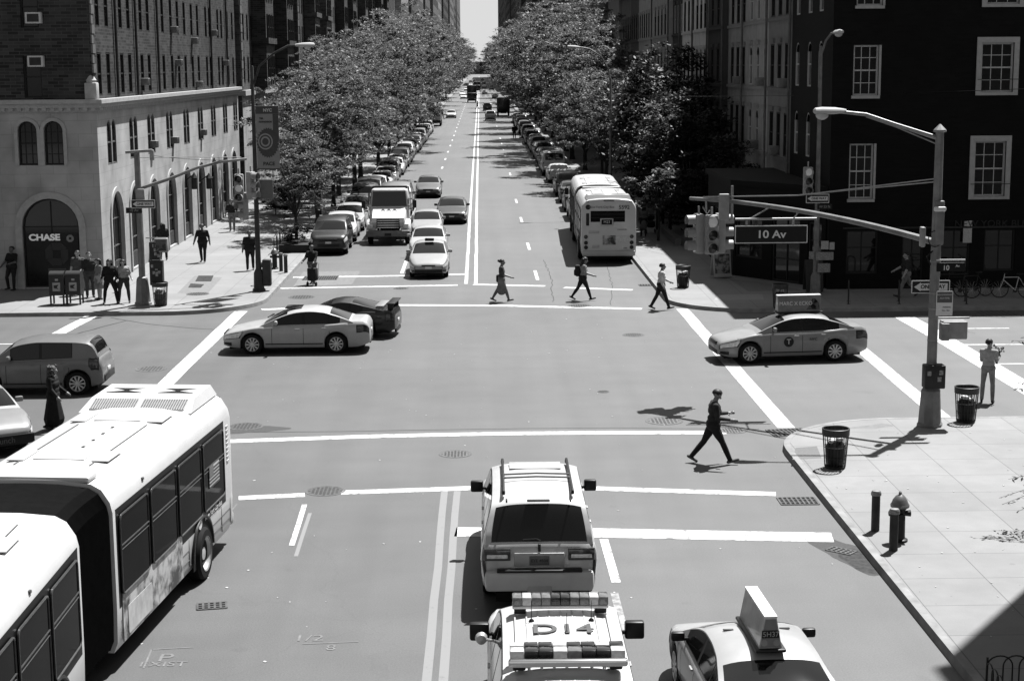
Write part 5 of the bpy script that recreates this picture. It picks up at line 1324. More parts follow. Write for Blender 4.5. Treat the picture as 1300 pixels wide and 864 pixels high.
fb = empty('flower_bouquet', hand_of(R(-25), p, 1.74, .14, .36, 1.27), 0, 'dark wrapped bunch of flowers in the pale man\'s arms', 'flowers')
m = MB(); m.lathe([(.03, -.22), (.07, -.05), (.15, .12), (.12, .14)], n=10, M=Matrix.Rotation(R(-25), 4, 'X')); m.build('wrapping', cloth(.06), fb); 
m = MB()
for k in range(34): m.sphere((rnd.gauss(0, .09), .05+rnd.gauss(0, .07), .17+rnd.gauss(0, .06)), rnd.uniform(.02, .045), 5, mi=0)
m.build('blossom', mat('petals', .2, var=.8, scale=14), fb)
person(G(637, 383), FR, 'woman with a bun and loose grey trousers walking across the far crosswalk', 1.68, legs=((-18, 10), (20, 5)), arms=((-8, 30), (15, 55)), shirt=.06, pants=.17, skirt=(.32, .17, .17), sk=.2, female=True, hair='bun', fat=1.05)
tag(MB().rbox((0, 0, 0), (.16, .3, .3), .06).build('shoulder_bag', cloth(.02), None, 40), 'dark shoulder bag at the hip of the woman with a bun', 'bag').location = hand_of(FR, G(637, 383), 1.68, -.22, -.14, .95)
person(G(740, 381), FR, 'walker with a patterned top and dark leggings striding behind the bus', 1.72, legs=((-22, 10), (22, 6)), arms=((-20, 20), (15, 60)), shirt=.28, pants=.02, sk=.2, female=True, hair='long', lean=4, nod=8)
bp = empty('backpack', hand_of(FR, G(740, 381), 1.72, 0, -.22, 1.22), FR, 'black backpack on the walker in dark leggings', 'backpack'); MB().rbox((0, 0, 0), (.32, .2, .46), .07).build('pack', cloth(.015), bp, 40); MB().rbox((0, -.1, -.08), (.24, .08, .22), .03).build('pocket', cloth(.02), bp, 40)
person(G(839, 393), FR, 'man in a white shirt and dark trousers stepping onto the far right corner', 1.76, legs=((-18, 8), (20, 5)), arms=((18, 45), (-6, 30)), shirt=.6, fore=.55, pants=.02, shoes=.05, sk=.22, lean=2)
person(up_(1150, 377), FL, 'man in a dark shirt and grey trousers walking past the shopfront windows with a bag', 1.78, legs=((22, 5), (-20, 22)), arms=((10, 15), (28, 30)), shirt=.03, pants=.2, sk=.35)
tag(MB().rbox((0, 0, 0), (.12, .34, .42), .05, taper=(.6, .5)).build('carrier_bag', cloth(.5), None, 40), 'pale carrier bag held by the man walking past the shopfront', 'bag').location = up_(1167, 360)+Vector((0, 0, .55))
p7 = G(397, 361)
person(p7, R(160), 'person in black pushing a small cart over the drain grate by the left kerb', 1.66, legs=((10, 6), (-8, 4)), arms=((30, 30), (30, 30)), shirt=.012, fore=.012, pants=.14, sk=.15)
ct = empty('shopping_cart', p7+Vector((.05, -.42, 0)), R(160), 'small dark shopping cart pushed by the person in black', 'cart'); MB().rbox((0, 0, .5), (.4, .32, .55), .05).build('basket', cloth(.015), ct, 40)
m = MB(); m.tube([(-.18, -.2, .4), (-.18, -.25, .95), (.18, -.25, .95), (.18, -.2, .4)], .012, 6); m.tube([(-.2, .1, .25), (-.2, .1, .08)], .012, 6); m.tube([(.2, .1, .25), (.2, .1, .08)], .012, 6); m.build('handle', ALLOY, ct)
for x in (-.2, .2): m = MB(); m.lathe([(.09, -.02), (.09, .02)], n=14, axis='X'); m.build('wheel', BLACK, ct).location = (x, .1, .09)
person(up_(258, 333), R(175), 'man in dark clothes walking down the middle of the sunny pavement', 1.78, legs=((12, 4), (-10, 6)), arms=((-6, 12), (10, 15)), out=(14, 16), shirt=.015, pants=.018, sk=.14)
person(up_(318, 343), R(185), 'dark figure walking on the pavement close to the banner lamp post', 1.76, legs=((-8, 6), (10, 4)), arms=((8, 14), (-4, 12)), shirt=.015, pants=.018, sk=.12, out=(12, 12))
person(up_(295, 294), FB, 'stout man in a dark waistcoat and pale trousers far along the bank pavement', 1.76, legs=((6, 4), (-6, 6)), shirt=.03, fore=.35, pants=.24, sk=.3, fat=1.15, out=(14, 14))
person(up_(288, 268), FA, 'dark walker close to the last arches of the limestone front', 1.72, legs=((10, 4), (-10, 6)), shirt=.02, pants=.03)
person(up_(208, 330), R(20), 'person in black half hidden behind the signal pole by the shop arches', 1.74, legs=((6, 2), (-6, 4)), shirt=.02, pants=.015, hair='long')
grp = 'people waiting on the bank corner'
person(up_(101, 374), R(170), 'man with a pale face standing behind the mailboxes', 1.78, shirt=.09, sk=.45, pants=.06, group=grp)
person(up_(115, 377), R(200), 'tall person in a black jacket waiting beside the mailboxes', 1.80, shirt=.035, fore=.035, pants=.07, sk=.4, arms=((15, 60), (15, 60)), inw=(-.3, -.3), group=grp)
person(up_(127, 380), R(120), 'woman in a grey knee-length dress waiting among the corner group', 1.62, shirt=.2, fore=.4, pants=.4, skirt=(.5, .22, .2), sk=.42, female=True, hair='long', group=grp)
person(up_(141, 385), R(185), 'person in a dark jacket and black trousers facing the road in the corner group', 1.72, shirt=.012, fore=.012, pants=.012, female=True, hair='long', legsplit=.08, arms=((5, 40), (5, 50)), out=(16, 14), group=grp)
person(up_(158, 384), R(190), 'woman in a grey hooded top and dark jeans, outermost of the corner group', 1.68, shirt=.36, fore=.36, pants=.05, sk=.4, female=True, hair='long', legsplit=.05, arms=((0, 55), (5, 60)), out=(18, 18), group=grp)
hb = empty('handbag', up_(150, 371)+Vector((0, 0, .1)), 0, 'dark handbag hanging between the two women of the corner group', 'bag'); MB().rbox((0, 0, .2), (.26, .13, .28), .06, taper=(.8, .8)).build('pouch', cloth(.02), hb, 40); m = MB(); m.tube([(-.08, 0, .32), (-.06, 0, .5), (.06, 0, .5), (.08, 0, .32)], .01, 5); m.build('strap', cloth(.02), hb)
person(Vector((-19.65, 69.12, .15)), R(150), 'man in dark clothes leaning on the shaded bank wall', 1.80, legs=((4, 2), (22, 30)), arms=((10, 70), (-10, 40)), lean=-5, out=(8, 30), shirt=.012, pants=.02, sk=.12)
person(Vector((-11.2, 42.5, 0)), R(-100), 'person with long curly hair and a long black coat crossing between the parked cars', 1.64, legs=((8, 4), (-8, 6)), arms=((10, 40), (10, 30)), shirt=.012, fore=.012, pants=.012, skirt=(.15, .26, .012), female=True, hair='curly', hairm=mat('curly_hair', .07, var=.8, scale=30), fat=1.15)
person(G(812, 300, .15)+Vector((.2, 0, 0)), R(10), 'person in a long pale coat beside the stopped bus', 1.68, shirt=.2, fore=.2, pants=.03, skirt=(.4, .2, .2), female=True, hair='long')
person(up_(838, 292), FA, 'dark figure on the shaded pavement beyond the pushchair', 1.7, shirt=.02, pants=.012, legsplit=.04)
st = empty('pushchair', up_(826, 296), 0, 'dark pushchair on the pavement between two people near the bus', 'pushchair')
MB().rbox((0, 0, .5), (.46, .6, .35), .1).build('seat', cloth(.02), st, 40); MB().rbox((0, .25, .85), (.46, .4, .35), .14).build('hood', cloth(.015), st, 40); m = MB(); m.tube([(-.22, -.3, .5), (-.22, -.5, 1.02), (.22, -.5, 1.02), (.22, -.3, .5)], .014, 6); m.build('handle', ALLOY, st)
for x in (-.24, .24):
    for y in (-.3, .3): m = MB(); m.lathe([(.11, -.02), (.11, .02)], n=14, axis='X'); m.build('wheel', BLACK, st).location = (x, y, .11)
person(G(653, 176), FA, 'lone dark figure walking in the road beside the parked cars of the shady side', 1.75, legs=((8, 2), (-8, 4)), shirt=.02, pants=.02, sk=.1, vox=.02)
person(G(562, 152), FR, 'distant person stepping off the left kerb past the parked cars', 1.75, legs=((15, 2), (-15, 4)), shirt=.02, pants=.02, vox=.02)
person(G(606, 139), FR, 'tiny distant pedestrian crossing in front of the far truck', 1.75, legs=((20, 2), (-20, 4)), shirt=.02, pants=.02, vox=.02)

# ------------------------------------------------------------ vehicles in the foreground
def put(root, x, y, rz, z=0): root.location = (x, y, z); root.rotation_euler = (0, 0, rz); return root
# articulated bus at the lower left, heading towards the camera
b, B = bus('white articulated bus with black bellows turning through the near junction', R(-6)); put(b, -7.08, 23.85, PI)
# local left side (-X) is the one seen: flag, fleet name
def on_rear(o): o.matrix_basis = B @ o.matrix_basis; return o
sg = -1; ymid = -.95-7.2+.62
for s_ in (-1, 1):
    Mw = frame_m((s_*1.334, ymid+.88, 1.78), (0, s_, 0), (0, 0, 1)); m = MB(); m.prism(rrect(.70, .42, .01), .004, Mw @ Matrix.Rotation(R(-0), 4, 'Z')); fo = on_rear(m.build('flag_decal', mat('flag_pale', .6, var=.05), b, False))
    m = MB()
    for k in range(6): m.prism([(-.35, -.205+.065*k), (.35, -.205+.065*k), (.35, -.172+.065*k), (-.35, -.172+.065*k)], .003, Mw @ Matrix.Translation((0, 0, .004)))
    m.build('flag_stripe', mat('flag_dark', .09, var=.1), fo, False); m = MB(); x0 = -.35; m.prism([(x0, 0), (x0+.28, 0), (x0+.28, .21), (x0, .21)], .003, Mw @ Matrix.Translation((0, 0, .007))); m.build('flag_canton', mat('flag_grey', .2, var=.2, scale=30), fo, False)
    on_rear(text('New York City Bus', .15, BUSW, b, frame_m((s_*1.316, ymid+.95, 1.10), (0, s_, 0), (0, 0, 1)), depth=.004, weight=.002))
    Mx = frame_m((s_*1.316, ymid+1.88, 1.10), (0, s_, 0), (0, 0, 1)); m = MB(); m.prism([(.12*math.cos(2*PI*k/16), .12*math.sin(2*PI*k/16)) for k in range(16)], .004, Mx); on_rear(m.build('roundel', BUSW, b, False))
    m = MB()
    for k in range(9): m.rbox((s_*1.30, ymid-.22, 2.45-.085*k), (.03, .16, .03), .005)
    on_rear(m.build('louvre', BUSG, b, False))
    text('JUNGLE', .3, mat('advert_ink', .1, var=.2), b, frame_m((s_*1.33, -2.25, .72), (0, s_, 0), (0, 0, 1)), depth=.003) if False else None
# right bus, seen from behind
b2, B2 = bus('white articulated bus with rear number 5592 pulled up along the shady kerb', R(0.6), ads=False); put(b2, 6.17, 85.9, R(-1.7))
yb = -.95-7.2
MF = lambda x, z, d=.02: frame_m((x, yb-d, z), (1, 0, 0), (0, 0, 1))
for o in (text('5592', .26, SB, b2, MF(.72, 2.66)), text('New York City Bus', .15, mat('fleet_ink', .2), b2, MF(-.35, 2.68)), text('M23', .17, WHITEP, b2, MF(-.1, 1.98, .09)), text('5592', .1, SB, b2, MF(.78, .74, .03)), text('www.mta.info', .08, SB, b2, MF(.62, 1.62))): o.matrix_basis = B2 @ o.matrix_basis
m = MB(); m.lathe([(.12, -.004), (.12, .004)], n=18, axis='Y', c=(-.98, yb-.01, 2.68)); o = m.build('roundel', SB, b2, False); o.matrix_basis = B2 @ o.matrix_basis

# white SUV ahead
r, c = car('sport_utility_car', 'white full-size sport utility car with roof rails stopped at the line, seen from behind', 'car', BIGSUV, paint(.52)); put(r, .95, 30.0, R(-.3)); L = 5.5
WP = paint(.52)
for sx in (-1, 1):
    m = MB(); m.rbox((sx*.60, -.93, 2.01), (.05, 2.4, .04), .018)
    for y in (-2.05, -.9, .2): m.rbox((sx*.60, y, 1.975), (.06, .12, .07), .02)
    m.build('roof_rail', BLACKP, r)
    m = MB(); rings = []
    for q in lin(L-.42, L-.004, 9): rings.append([c.side(q, f)+Vector((.012, -.014 if q > L-.1 else 0, 0)) for f in lin(.60, .88, 5)])
    V = [(sx*p.x, p.y, p.z) for rr in rings for p in rr]; m.raw(V, [(i*5+j, i*5+j+1, (i+1)*5+j+1, (i+1)*5+j) for i in range(8) for j in range(4)]); t = m.build('tail_light', TAILG, r, 50)
    m = MB(); m.rbox((sx*.72, -L/2-.01, 1.07), (.46, .05, .22), .02); t2 = m.build('tail_light', TAILG, r)
    m = MB(); m.rbox((sx*.72, -L/2-.03, 1.04), (.36, .03, .07), .015); m.build('reflector', LAMPG, t2)
for y in (-1.2, -.95): m = MB(); m.tube([(-.6, y, 2.02), (0, y, 2.04), (.6, y, 2.02)], .018, 6); m.build('roof_bar', mat('bar_grey', .25, rough=.4, metal=.4, var=.1), r)
m = MB(); m.rbox((0, -.12, 1.982), (.95, .5, .012), .004); m.build('sunroof', WP, r)
m = MB(); m.rbox((0, -L/2-.04, .62), (1.86, .22, .36), .07); m.build('bumper', WP, r)
m = MB(); m.rbox((0, -L/2-.09, .81), (1.45, .16, .045), .012); m.build('bumper_step', BLACKP, r); m = MB(); m.rbox((0, -L/2-.14, .49), (.42, .04, .12), .03); m.build('hitch_cover', mat('hitch_grey', .4, rough=.4, var=.1), r)
m = MB(); m.rbox((0, -L/2+.005, .97), (.86, .03, .24), .04); m.build('plate_recess', mat('plate_recess', .45, rough=.4, var=.05), r); m = MB(); m.rbox((0, -L/2-.018, .96), (.34, .02, .16), .01); pl = m.build('number_plate', mat('plate_dark', .12, rough=.4, var=.15), r)
text('EYE 4604', .075, SB, pl, frame_m((0, -L/2-.03, .96), (1, 0, 0), (0, 0, 1)), depth=.002)
m = MB(); m.rbox((0, -L/2+.0, 1.18), (.05, .04, .14), .012); m.build('emblem', DARKM, r)
m = MB(); m.tube([(-.28, -L/2+.075, 1.30), (-.05, -L/2+.08, 1.31), (.02, -L/2+.05, 1.29)], .014, 6); m.build('rear_wiper', BLACKP, r)
m = MB(); m.rbox((0, -L/2+.44, 1.895), (.40, .08, .035), .015); m.build('brake_lamp', TAILG, r)
for sx in (-1, 1): m = MB(); m.rbox((sx*.55, -L/2+.42, 1.90), (.03, .12, .05), .01); m.build('hinge', BLACKP, r)
# emergency car with light bars
r, c = car('emergency_car', 'white emergency sport utility car with D14 on its roof and three light bars', 'emergency vehicle', variant(BIGSUV, L=5.75, mirs=(.28, .14, .26), ra=4.5, top=[(0, .75), (.05, 1.0), (.25, 1.12), (.9, 1.20), (1.35, 1.24), (2, 1.24), (4.6, 1.25), (5.45, 1.25), (5.61, 1.25), (5.67, 1.2), (5.75, .78)], roof=[(1.25, 1.22), (1.6, 1.5), (2.0, 1.78), (2.35, 1.91), (2.9, 1.97), (3.8, 1.98), (4.85, 1.95), (5.23, 1.88), (5.33, 1.80), (5.65, 1.23)], rwin=(5.3, 5.63)), paint(.56)); put(r, 1.02, 21.6, R(-.3))
roof_y = .35
for k in range(9): 
    m = MB(); x = -.62+.155*k; m.rbox((x, -1.1, 1.966+.012*(1-(x/.65)**2)), (.02, 2.2, .010), .003); m.build('roof_rib', paint(.56), r)
text('D14', .50, mat('letter_grey', .10, var=.1), r, frame_m((0, -.80, 1.996), (1, 0, 0), (0, 1, -.01)), depth=.004, sx=.95, weight=.006, sp=1.0)
def light_bar(y, z, w, cells, nm='light_bar', h=.15, d=.3):
    m = MB(); m.rbox((0, y, z), (w, d, .05), .02); o = m.build(nm, ALLOY, r); n = len(cells)
    for i, cc in enumerate(cells):
        m = MB(); x = -w/2+w*(i+.5)/n; m.rbox((x, y, z+.02+h/2), (w/n-.003, d*.9, h), .014); m.build('lamp_cell', (mat('beacon_dark', .02, rough=.15, coat=.5, var=.3), mat('beacon_clear', .55, rough=.15, coat=.5, var=.3, scale=9), mat('beacon_mid', .14, rough=.15, coat=.5, var=.3, scale=9))[cc], o)
    for sx in (-1, 1): m = MB(); m.rbox((sx*w*.42, y, z-.05), (.16, .2, .1), .02); m.build('bar_foot', BLACKP, o)
    return o
light_bar(-.02, 2.07, 1.3, (2, 1, 2, 2, 0, 0, 2, 2, 1, 2), h=.12, d=.26); light_bar(-1.85, 2.06, 1.42, (1, 0, 0, 1, 0, 0, 1, 0), h=.10, d=.16); light_bar(-2.12, 2.06, 1.42, (1, 0, 0, 1, 2, 0, 0, 1), h=.13, d=.2)
m = MB(); m.rbox((0, -2.32, 2.1), (1.46, .1, .1), .03); m.build('bar_rail', CHROME, r)
for p in ((-.4, -.4), (.4, -.4), (.05, -.9)): m = MB(); m.lathe([(.04, 0), (.03, .02), (.006, .04), (.004, .28)], (p[0], p[1], 1.97), n=8); m.build('antenna', BLACKP, r)
m = MB(); m.lathe([(.002, -.1), (.07, -.09), (.09, 0), (.075, .02)], (-1.08, .62, 1.38), n=12, axis='Y'); m.tube([(-.9, .55, 1.36), (-1.08, .58, 1.38)], .02, 6); m.build('spot_lamp', ALLOY, r)
# taxi at the lower right
TX = paint(.36)
r, c = car('taxi', 'pale taxi with a wedge advert on its roof at the bottom of the road', 'taxi', variant(CAMRY, mirm=BLACKP), TX); put(r, 3.80, 22.4, R(2.5))
def roof_ad(r, z, Ln, h, wb, wt, number=None, words=None, y=0., rear=None):
    m = MB(); V = [(sx*w/2, sy*Ln/2+y, z+zz) for zz, w in ((.04, wb), (h, wt)) for sx in (-1, 1) for sy in (-1, 1)]
    m.raw(V, [(0, 1, 3, 2), (4, 6, 7, 5), (0, 4, 5, 1), (2, 3, 7, 6), (0, 2, 6, 4), (1, 5, 7, 3)]); a = m.build('roof_advert', mat('advert_face' if number else 'advert_face_dark', .4 if number else .17, rough=.3, var=.35, scale=2.2, coat=.4), r, False)
    m = MB(); m.rbox((0, y, z+.02), (wb+.1, Ln+.12, .05), .02); m.build('advert_base', BLACKP, a); m = MB(); m.rbox((0, y, z+h+.012), (wt+.02, Ln+.02, .03), .008); m.build('advert_top', WHITEP, a)
    m = MB(); m.raw([(-wb/2+.02, y-Ln/2-.004, z+.06), (wb/2-.02, y-Ln/2-.004, z+.06), (wt/2-.01, y-Ln/2-.004, z+h-.02), (-wt/2+.01, y-Ln/2-.004, z+h-.02)], [(0, 1, 2, 3)]); m.build('advert_end', mat('advert_end', .2, rough=.4, var=.1), a, False)
    if number:
        m = MB(); m.rbox((0, y-Ln/2-.005, z+h*.52), (.24, .02, .11), .03); m.build('number_panel', SB, a); text(number, .1, mat('number_grey', .4), a, frame_m((0, y-Ln/2-.018, z+h*.52), (1, 0, 0), (0, 0, 1)), depth=.003)
        for sx in (-1, 1): m = MB(); m.lathe([(.002, -.01), (.045, -.008), (.045, .01)], (sx*.085, y-Ln/2, z+.12), n=14, axis='Y'); m.build('end_lamp', mat('end_lamp', .3, rough=.3, var=.1), a)
    if words:
        sl = math.atan2((wb-wt)/2, h)
        for sx in (-1, 1):
            zz = z+h*.55; ww = wb+(wt-wb)*.5
            text(words, .17, mat('advert_words', .75, var=.1), a, frame_m((sx*(ww/2+.006), y+sx*-.12, zz), (0, sx, 0), Vector((-sx*math.sin(sl), 0, math.cos(sl)))), depth=.002, sx=.95)
            m = MB(); Mq = frame_m((sx*(ww/2+.006), y-sx*-.42, zz-.05), (0, sx, 0), Vector((-sx*math.sin(sl), 0, math.cos(sl)))); m.prism([(-.2, -.15), (.24, -.15), (.22, .05), (.1, .2), (0, .2), (-.05, .05)], .003, Mq); m.build('advert_picture', mat('advert_pic', .05, var=.95, scale=9), a, False)
    return a
roof_ad(r, 1.465, 1.3, .47, .32, .16, '5H37', y=-.45)
for sx in (-1, 1): m = MB(); m.rbox((sx*.40, -.2, 1.468), (.15, .04, .02), .008); m.build('advert_strap', DARKM, r)
# cars crossing
r, c = car('sedan', 'silver sedan with an open sunroof crossing the junction to the left', 'car', SEDAN, paint(.44)); put(r, -6.1, 54.45, R(90)); m = MB(); m.rbox((0, .12, 1.452), (.78, .55, .02), .006); m.build('sunroof', GLASS, r)
cs = r
r, c = car('sports_coupe', 'black sports coupe with a tall tail wing half hidden by the silver sedan', 'car', COUPE, paint(.012)); put(r, -5.2, 57.6, R(84))
m = MB(); m.rbox((0, -2.12, 1.20), (1.5, .3, .035), .012, M=None); w = m.build('tail_wing', BLACKP, r)
for sx in (-1, 1): m = MB(); m.rbox((sx*.6, -2.1, 1.08), (.05, .2, .24), .012); m.build('wing_strut', BLACKP, w)
for k in range(7): m = MB(); m.rbox((-.6+.2*k, -1.72, 1.115-.0), (.14, .3, .012), .004); m.build('louvre', ALLOY, r)
tx = paint(.27)
r, c = car('taxi', 'mid grey taxi with a long advert board on its roof crossing from the right', 'taxi', CAMRY, tx); put(r, 9.72, 51.95, R(96)); roof_ad(r, 1.475, 1.4, .54, .34, .2, words='MARC X ECKO', y=-.35)
for sx in (-1, 1):
    q = 2.2; p0 = c.sidez(q, .68); Mq = frame_m((sx*(p0.x+.008), p0.y, p0.z), (0, sx, 0), (0, 0, 1)); m = MB(); m.prism([(.16*math.cos(2*PI*k/20), .16*math.sin(2*PI*k/20)) for k in range(20)], .004, Mq); m.build('door_badge', SB, r, False); text('T', .24, WHITEP, r, Mq @ Matrix.Translation((0, 0, .006)), depth=.003)
    p0 = c.sidez(3.0, .74); Mq = frame_m((sx*(p0.x+.012), p0.y, p0.z), (0, sx, 0), (0, 0, 1)); text('NYC', .12, SB, r, Mq, depth=.003)
r, c = car('boxy_hatchback', 'grey boxy hatchback crossing to the left near the left edge of the junction', 'car', BOXY, paint(.17)); put(r, -13.0, 47.9, R(90))
r, c = car('hatchback', 'hatchback with an advert wrap and a dark lettered bumper standing beyond the bus', 'car', variant(COMPACT, front=[('bumper_panel', -.78, .78, .28, .52, BLACKP, .03, False)]), paint(.24)); put(r, -12.85, 41.3, R(212))
text('Crunch', .2, mat('faint_letters', .14), r, frame_m((0, 2.29, .4), (-1, 0, 0), (0, 0, 1)), depth=.003)
for sx, y, q in ((.35, 1.65, .88),): m = MB(); m.lathe([(.2, 0), (.2, .012)], (sx, y, .875), n=20); m.build('bonnet_emblem', mat('emblem_pale', .5, var=.2, scale=15), r, False)
r, c = car('saloon_car', 'white car with a black nose behind the bus roof, only its corner showing', 'car', variant(COMPACT, front=[('air_intake', -.7, .7, .3, .62, BLACKP, .03, False)]), paint(.62)); put(r, -12.35, 36.9, R(200))
# cars coming down the street
r, c = car('taxi', 'grey hatchback taxi first at the far stop line with a roof light', 'taxi', PRIUS, paint(.33)); put(r, -2.35, 74.75, PI); m = MB(); m.rbox((0, .25, 1.56), (.42, .18, .13), .04); m.build('roof_light', BLACKP, r)
r, c = car('saloon_car', 'white saloon waiting directly behind the first taxi at the far line', 'car', CAMRY, paint(.40)); put(r, -2.6, 81.9, PI)
t = tow_truck('white tow truck with a chrome grille waiting at the far line'); put(t, -4.9, 89.9, PI)
r, c = car('sport_utility_car', 'grey sport utility car riding on the bed of the tow truck', 'car', SUV, paint(.17)); put(r, -4.72, 93.0, PI, 1.142)
r, c = car('saloon_car', 'dark saloon in the lane beside the double line', 'car', SEDAN, paint(.035)); put(r, -1.75, 100.3, PI)
r, c = car('saloon_car', 'dark grey saloon following farther back in the middle lane', 'car', CAMRY, paint(.11)); put(r, -3.75, 120, PI)
r, c = car('saloon_car', 'silver saloon squeezed beside the tail of the tow truck', 'car', COMPACT, paint(.30)); put(r, -3.0, 91.5, PI)
# parked rows: prototypes, then copies with paints of their own
protos = [car('parked_car', 'x', 'car', P, paint(.5))[0] for P in (SEDAN, SUV, COMPACT, MINIVAN)]
kindn = ['saloon', 'sport utility car', 'compact car', 'people carrier']; half = [2.41, 2.38, 2.25, 2.53]
def park(k, v, x, y, rz, label, group):
    o = place(protos[k], (x, y, 0), rz, label, group); repaint(o, paint(.5), paint(v)); return o
tn = lambda v: 'white' if v > .55 else 'silver' if v > .28 else 'grey' if v > .1 else 'dark' if v > .03 else 'black'
y = 84.4; left = [(1, .018), (0, .5), (0, .40), (2, .06), (1, .1), (3, .03), (0, .6), (2, .62), (0, .58), (1, .05), (0, .62), (2, .5), (3, .04), (0, .2), (1, .4), (2, .03), (0, .64), (1, .05), (0, .4), (2, .55), (3, .2), (0, .6), (1, .03), (2, .3), (0, .5), (1, .6)]
for i, (k, v) in enumerate(left):
    yy = 84.4+6.05*i+rnd.uniform(-.25, .25)
    park(k, v, -7.62+rnd.uniform(-.1, .1), yy, PI+R(rnd.uniform(-1, 1)), '%s %s parked by the sunny kerb, %s from the corner' % (tn(v), kindn[k], ordin(i)), 'cars parked along the sunny kerb')
right = [(1, .03), (0, .02), (2, .05), (1, .08), (0, .62)]; ry = [101.5, 108, 114.5, 120.5, 134.3]
vanp, _ = car('van', 'pale van with two rear windows parked on the shady side beyond the bus', 'van', VAN, paint(.42)); put(vanp, 6.2, 143, 0)
for sx in (-1, 1): m = MB(); m.rbox((sx*.42, -2.72, 1.62), (.66, .05, .5), .05, M=Matrix.Translation((0, 0, 0))); m.build('rear_pane', GLASS, vanp)
for i, (k, v) in enumerate(right): park(k, v, 6.25, ry[i], R(rnd.uniform(-1, 1)), '%s %s parked between the bus and the pale van, %s from the bus' % (tn(v), kindn[k], ordin(i)), 'cars parked along the shady kerb')
rest = [(1, .02), (1, .03), (0, .02), (3, .05), (0, .1), (1, .3), (2, .04), (0, .4), (1, .05), (0, .02), (2, .3), (1, .1), (0, .5), (1, .03), (2, .06), (0, .2), (1, .04), (0, .3), (3, .03), (0, .1), (1, .5), (2, .05)]
for i, (k, v) in enumerate(rest):
    park(k, v, 6.25+rnd.uniform(-.1, .1), 150+6.1*i+rnd.uniform(-.3, .3), R(rnd.uniform(-1, 1)), '%s %s parked beyond the pale van, %s past it' % (tn(v), kindn[k], ordin(i)), 'cars parked along the shady kerb')
# far traffic
far = [(1, .4, 1.75, 285, 0), (1, .03, 1.5, 345, 0), (0, .5, -5.2, 300, PI), (0, .6, -4.6, 470, PI), (2, .5, -2.6, 500, PI), (0, .7, -5.5, 520, PI), (1, .5, -3, 560, PI), (0, .6, 1.5, 540, 0), (2, .3, 4.2, 470, 0), (0, .6, -5, 620, PI), (1, .6, -2, 650, PI), (0, .5, 1.8, 680, 0), (3, .6, 4.4, 640, 0), (0, .65, -4.2, 760, PI), (1, .4, -1.9, 820, PI), (0, .6, 2, 840, 0), (0, .6, -3.2, 980, PI), (1, .6, 1.5, 1020, 0), (0, .5, -5, 900, PI)]
for i, (k, v, x, yy, rz) in enumerate(far): park(k, v, x, yy, rz, 'distant %s %s %s, %s of the far traffic' % (tn(v), kindn[k], 'coming down the street' if rz else 'driving away', ordin(i)), 'traffic far up the street')
for o in protos: remove_tree(o)
def box_truck(label, x, y, rz, v, bv, h=3.6):
    r = empty('delivery_truck', (x, y, 0), rz, label, 'truck'); m = MB(); m.rbox((0, -1.2, (h+.9)/2), (2.4, 5.2, h-.9), .06); m.build('cargo_box', paint(bv), r, 40)
    m = MB(); m.rbox((0, 2.3, 1.5), (2.2, 1.7, 2.0), .2, 3); m.build('cab', paint(v), r, 40); m = MB(); m.rbox((0, 3.14, 1.95), (1.9, .06, .8), .03); m.build('windshield', GLASS, r)
    m = MB(); m.rbox((0, 3.1, .75), (2.2, .2, .4), .06); m.build('bumper', DARKM, r); m = MB(); m.rbox((0, -3.83, 2.0), (2.0, .05, 2.0), .02); m.build('rear_door', paint(v), r); m = MB(); m.bx(-.5, .5, -3.7, 3, .5, .9); m.build('chassis', BLACK, r)
    for sx in (-1, 1):
        for yy in (2.1, -2.4): wheel(r, sx*1.0, yy, .45, sx, .28)
        m = MB(); m.rbox((sx*.85, 3.15, 1.0), (.3, .06, .16), .03); m.build('headlight', LAMPG, r); m = MB(); m.rbox((sx*1.3, 2.9, 2.0), (.2, .1, .4), .03); m.build('mirror', BLACKP, r)
    return r
box_truck('dark fronted delivery truck with a pale top coming down the far street', -2.1, 424, PI, .02, .03, 4.3)
box_truck('dark delivery truck pulled in on the shady side far up the street', 4.3, 312, 0, .03, .03, 3.4); box_truck('dark truck stopped in the far centre lane among bright cars', -1, 590, PI, .05, .05, 3.6)
box_truck('white delivery truck parked at the left kerb under the far trees', -7.2, 262, PI, .6, .5, 3.0)

# ------------------------------------------------------------ street furniture
# near right signal pole with its mast arm and lamp
PX, PY_ = G(1180, 540, .15)[:2]; S1 = (PX, PY_, .15)
sp = empty('signal_pole', S1, 0, 'tall grey signal pole with mast arm and cobra lamp on the near right corner', 'signal pole')
Hn = GY(1186, 168, PY_).z-.15
m = MB(); m.lathe([(.135, 0), (.13, 2), (.12, 5), (.105, Hn)], n=8); m.build('pole', STEEL, sp, 20); m = MB(); m.lathe([(.13, Hn), (.17, Hn+.02), (.16, Hn+.06), (.02, Hn+.2)], n=8); m.build('cap', GALV, sp, 20)
m = MB(); m.lathe([(.33, 0), (.33, .06), (.30, .1), (.25, .85), (.25, .92), (.2, 1.0), (.13, 1.02)], n=8); m.build('base', STEEL, sp, 20)
E = Vector((6.2, 46.1, GY(905, 255, 46.1).z)); A0 = Vector((PX, PY_, GY(1176, 308, PY_).z)); off = Vector(S1)
arm = []
for k in range(15):
    t = k/14; h = A0.lerp(E, t); arm.append(Vector((h.x, h.y, A0.z+(E.z+.05-A0.z)*(1-(1-t)**1.9)))-off)
tip = arm[-1]+ (Vector((E.x, E.y, 0))-Vector((A0.x, A0.y, 0))).normalized()*.45; arm.append(tip)
m = MB(); m.tube(arm, [.085-.035*i/15 for i in range(16)], 10); m.build('mast_arm', STEEL, sp)
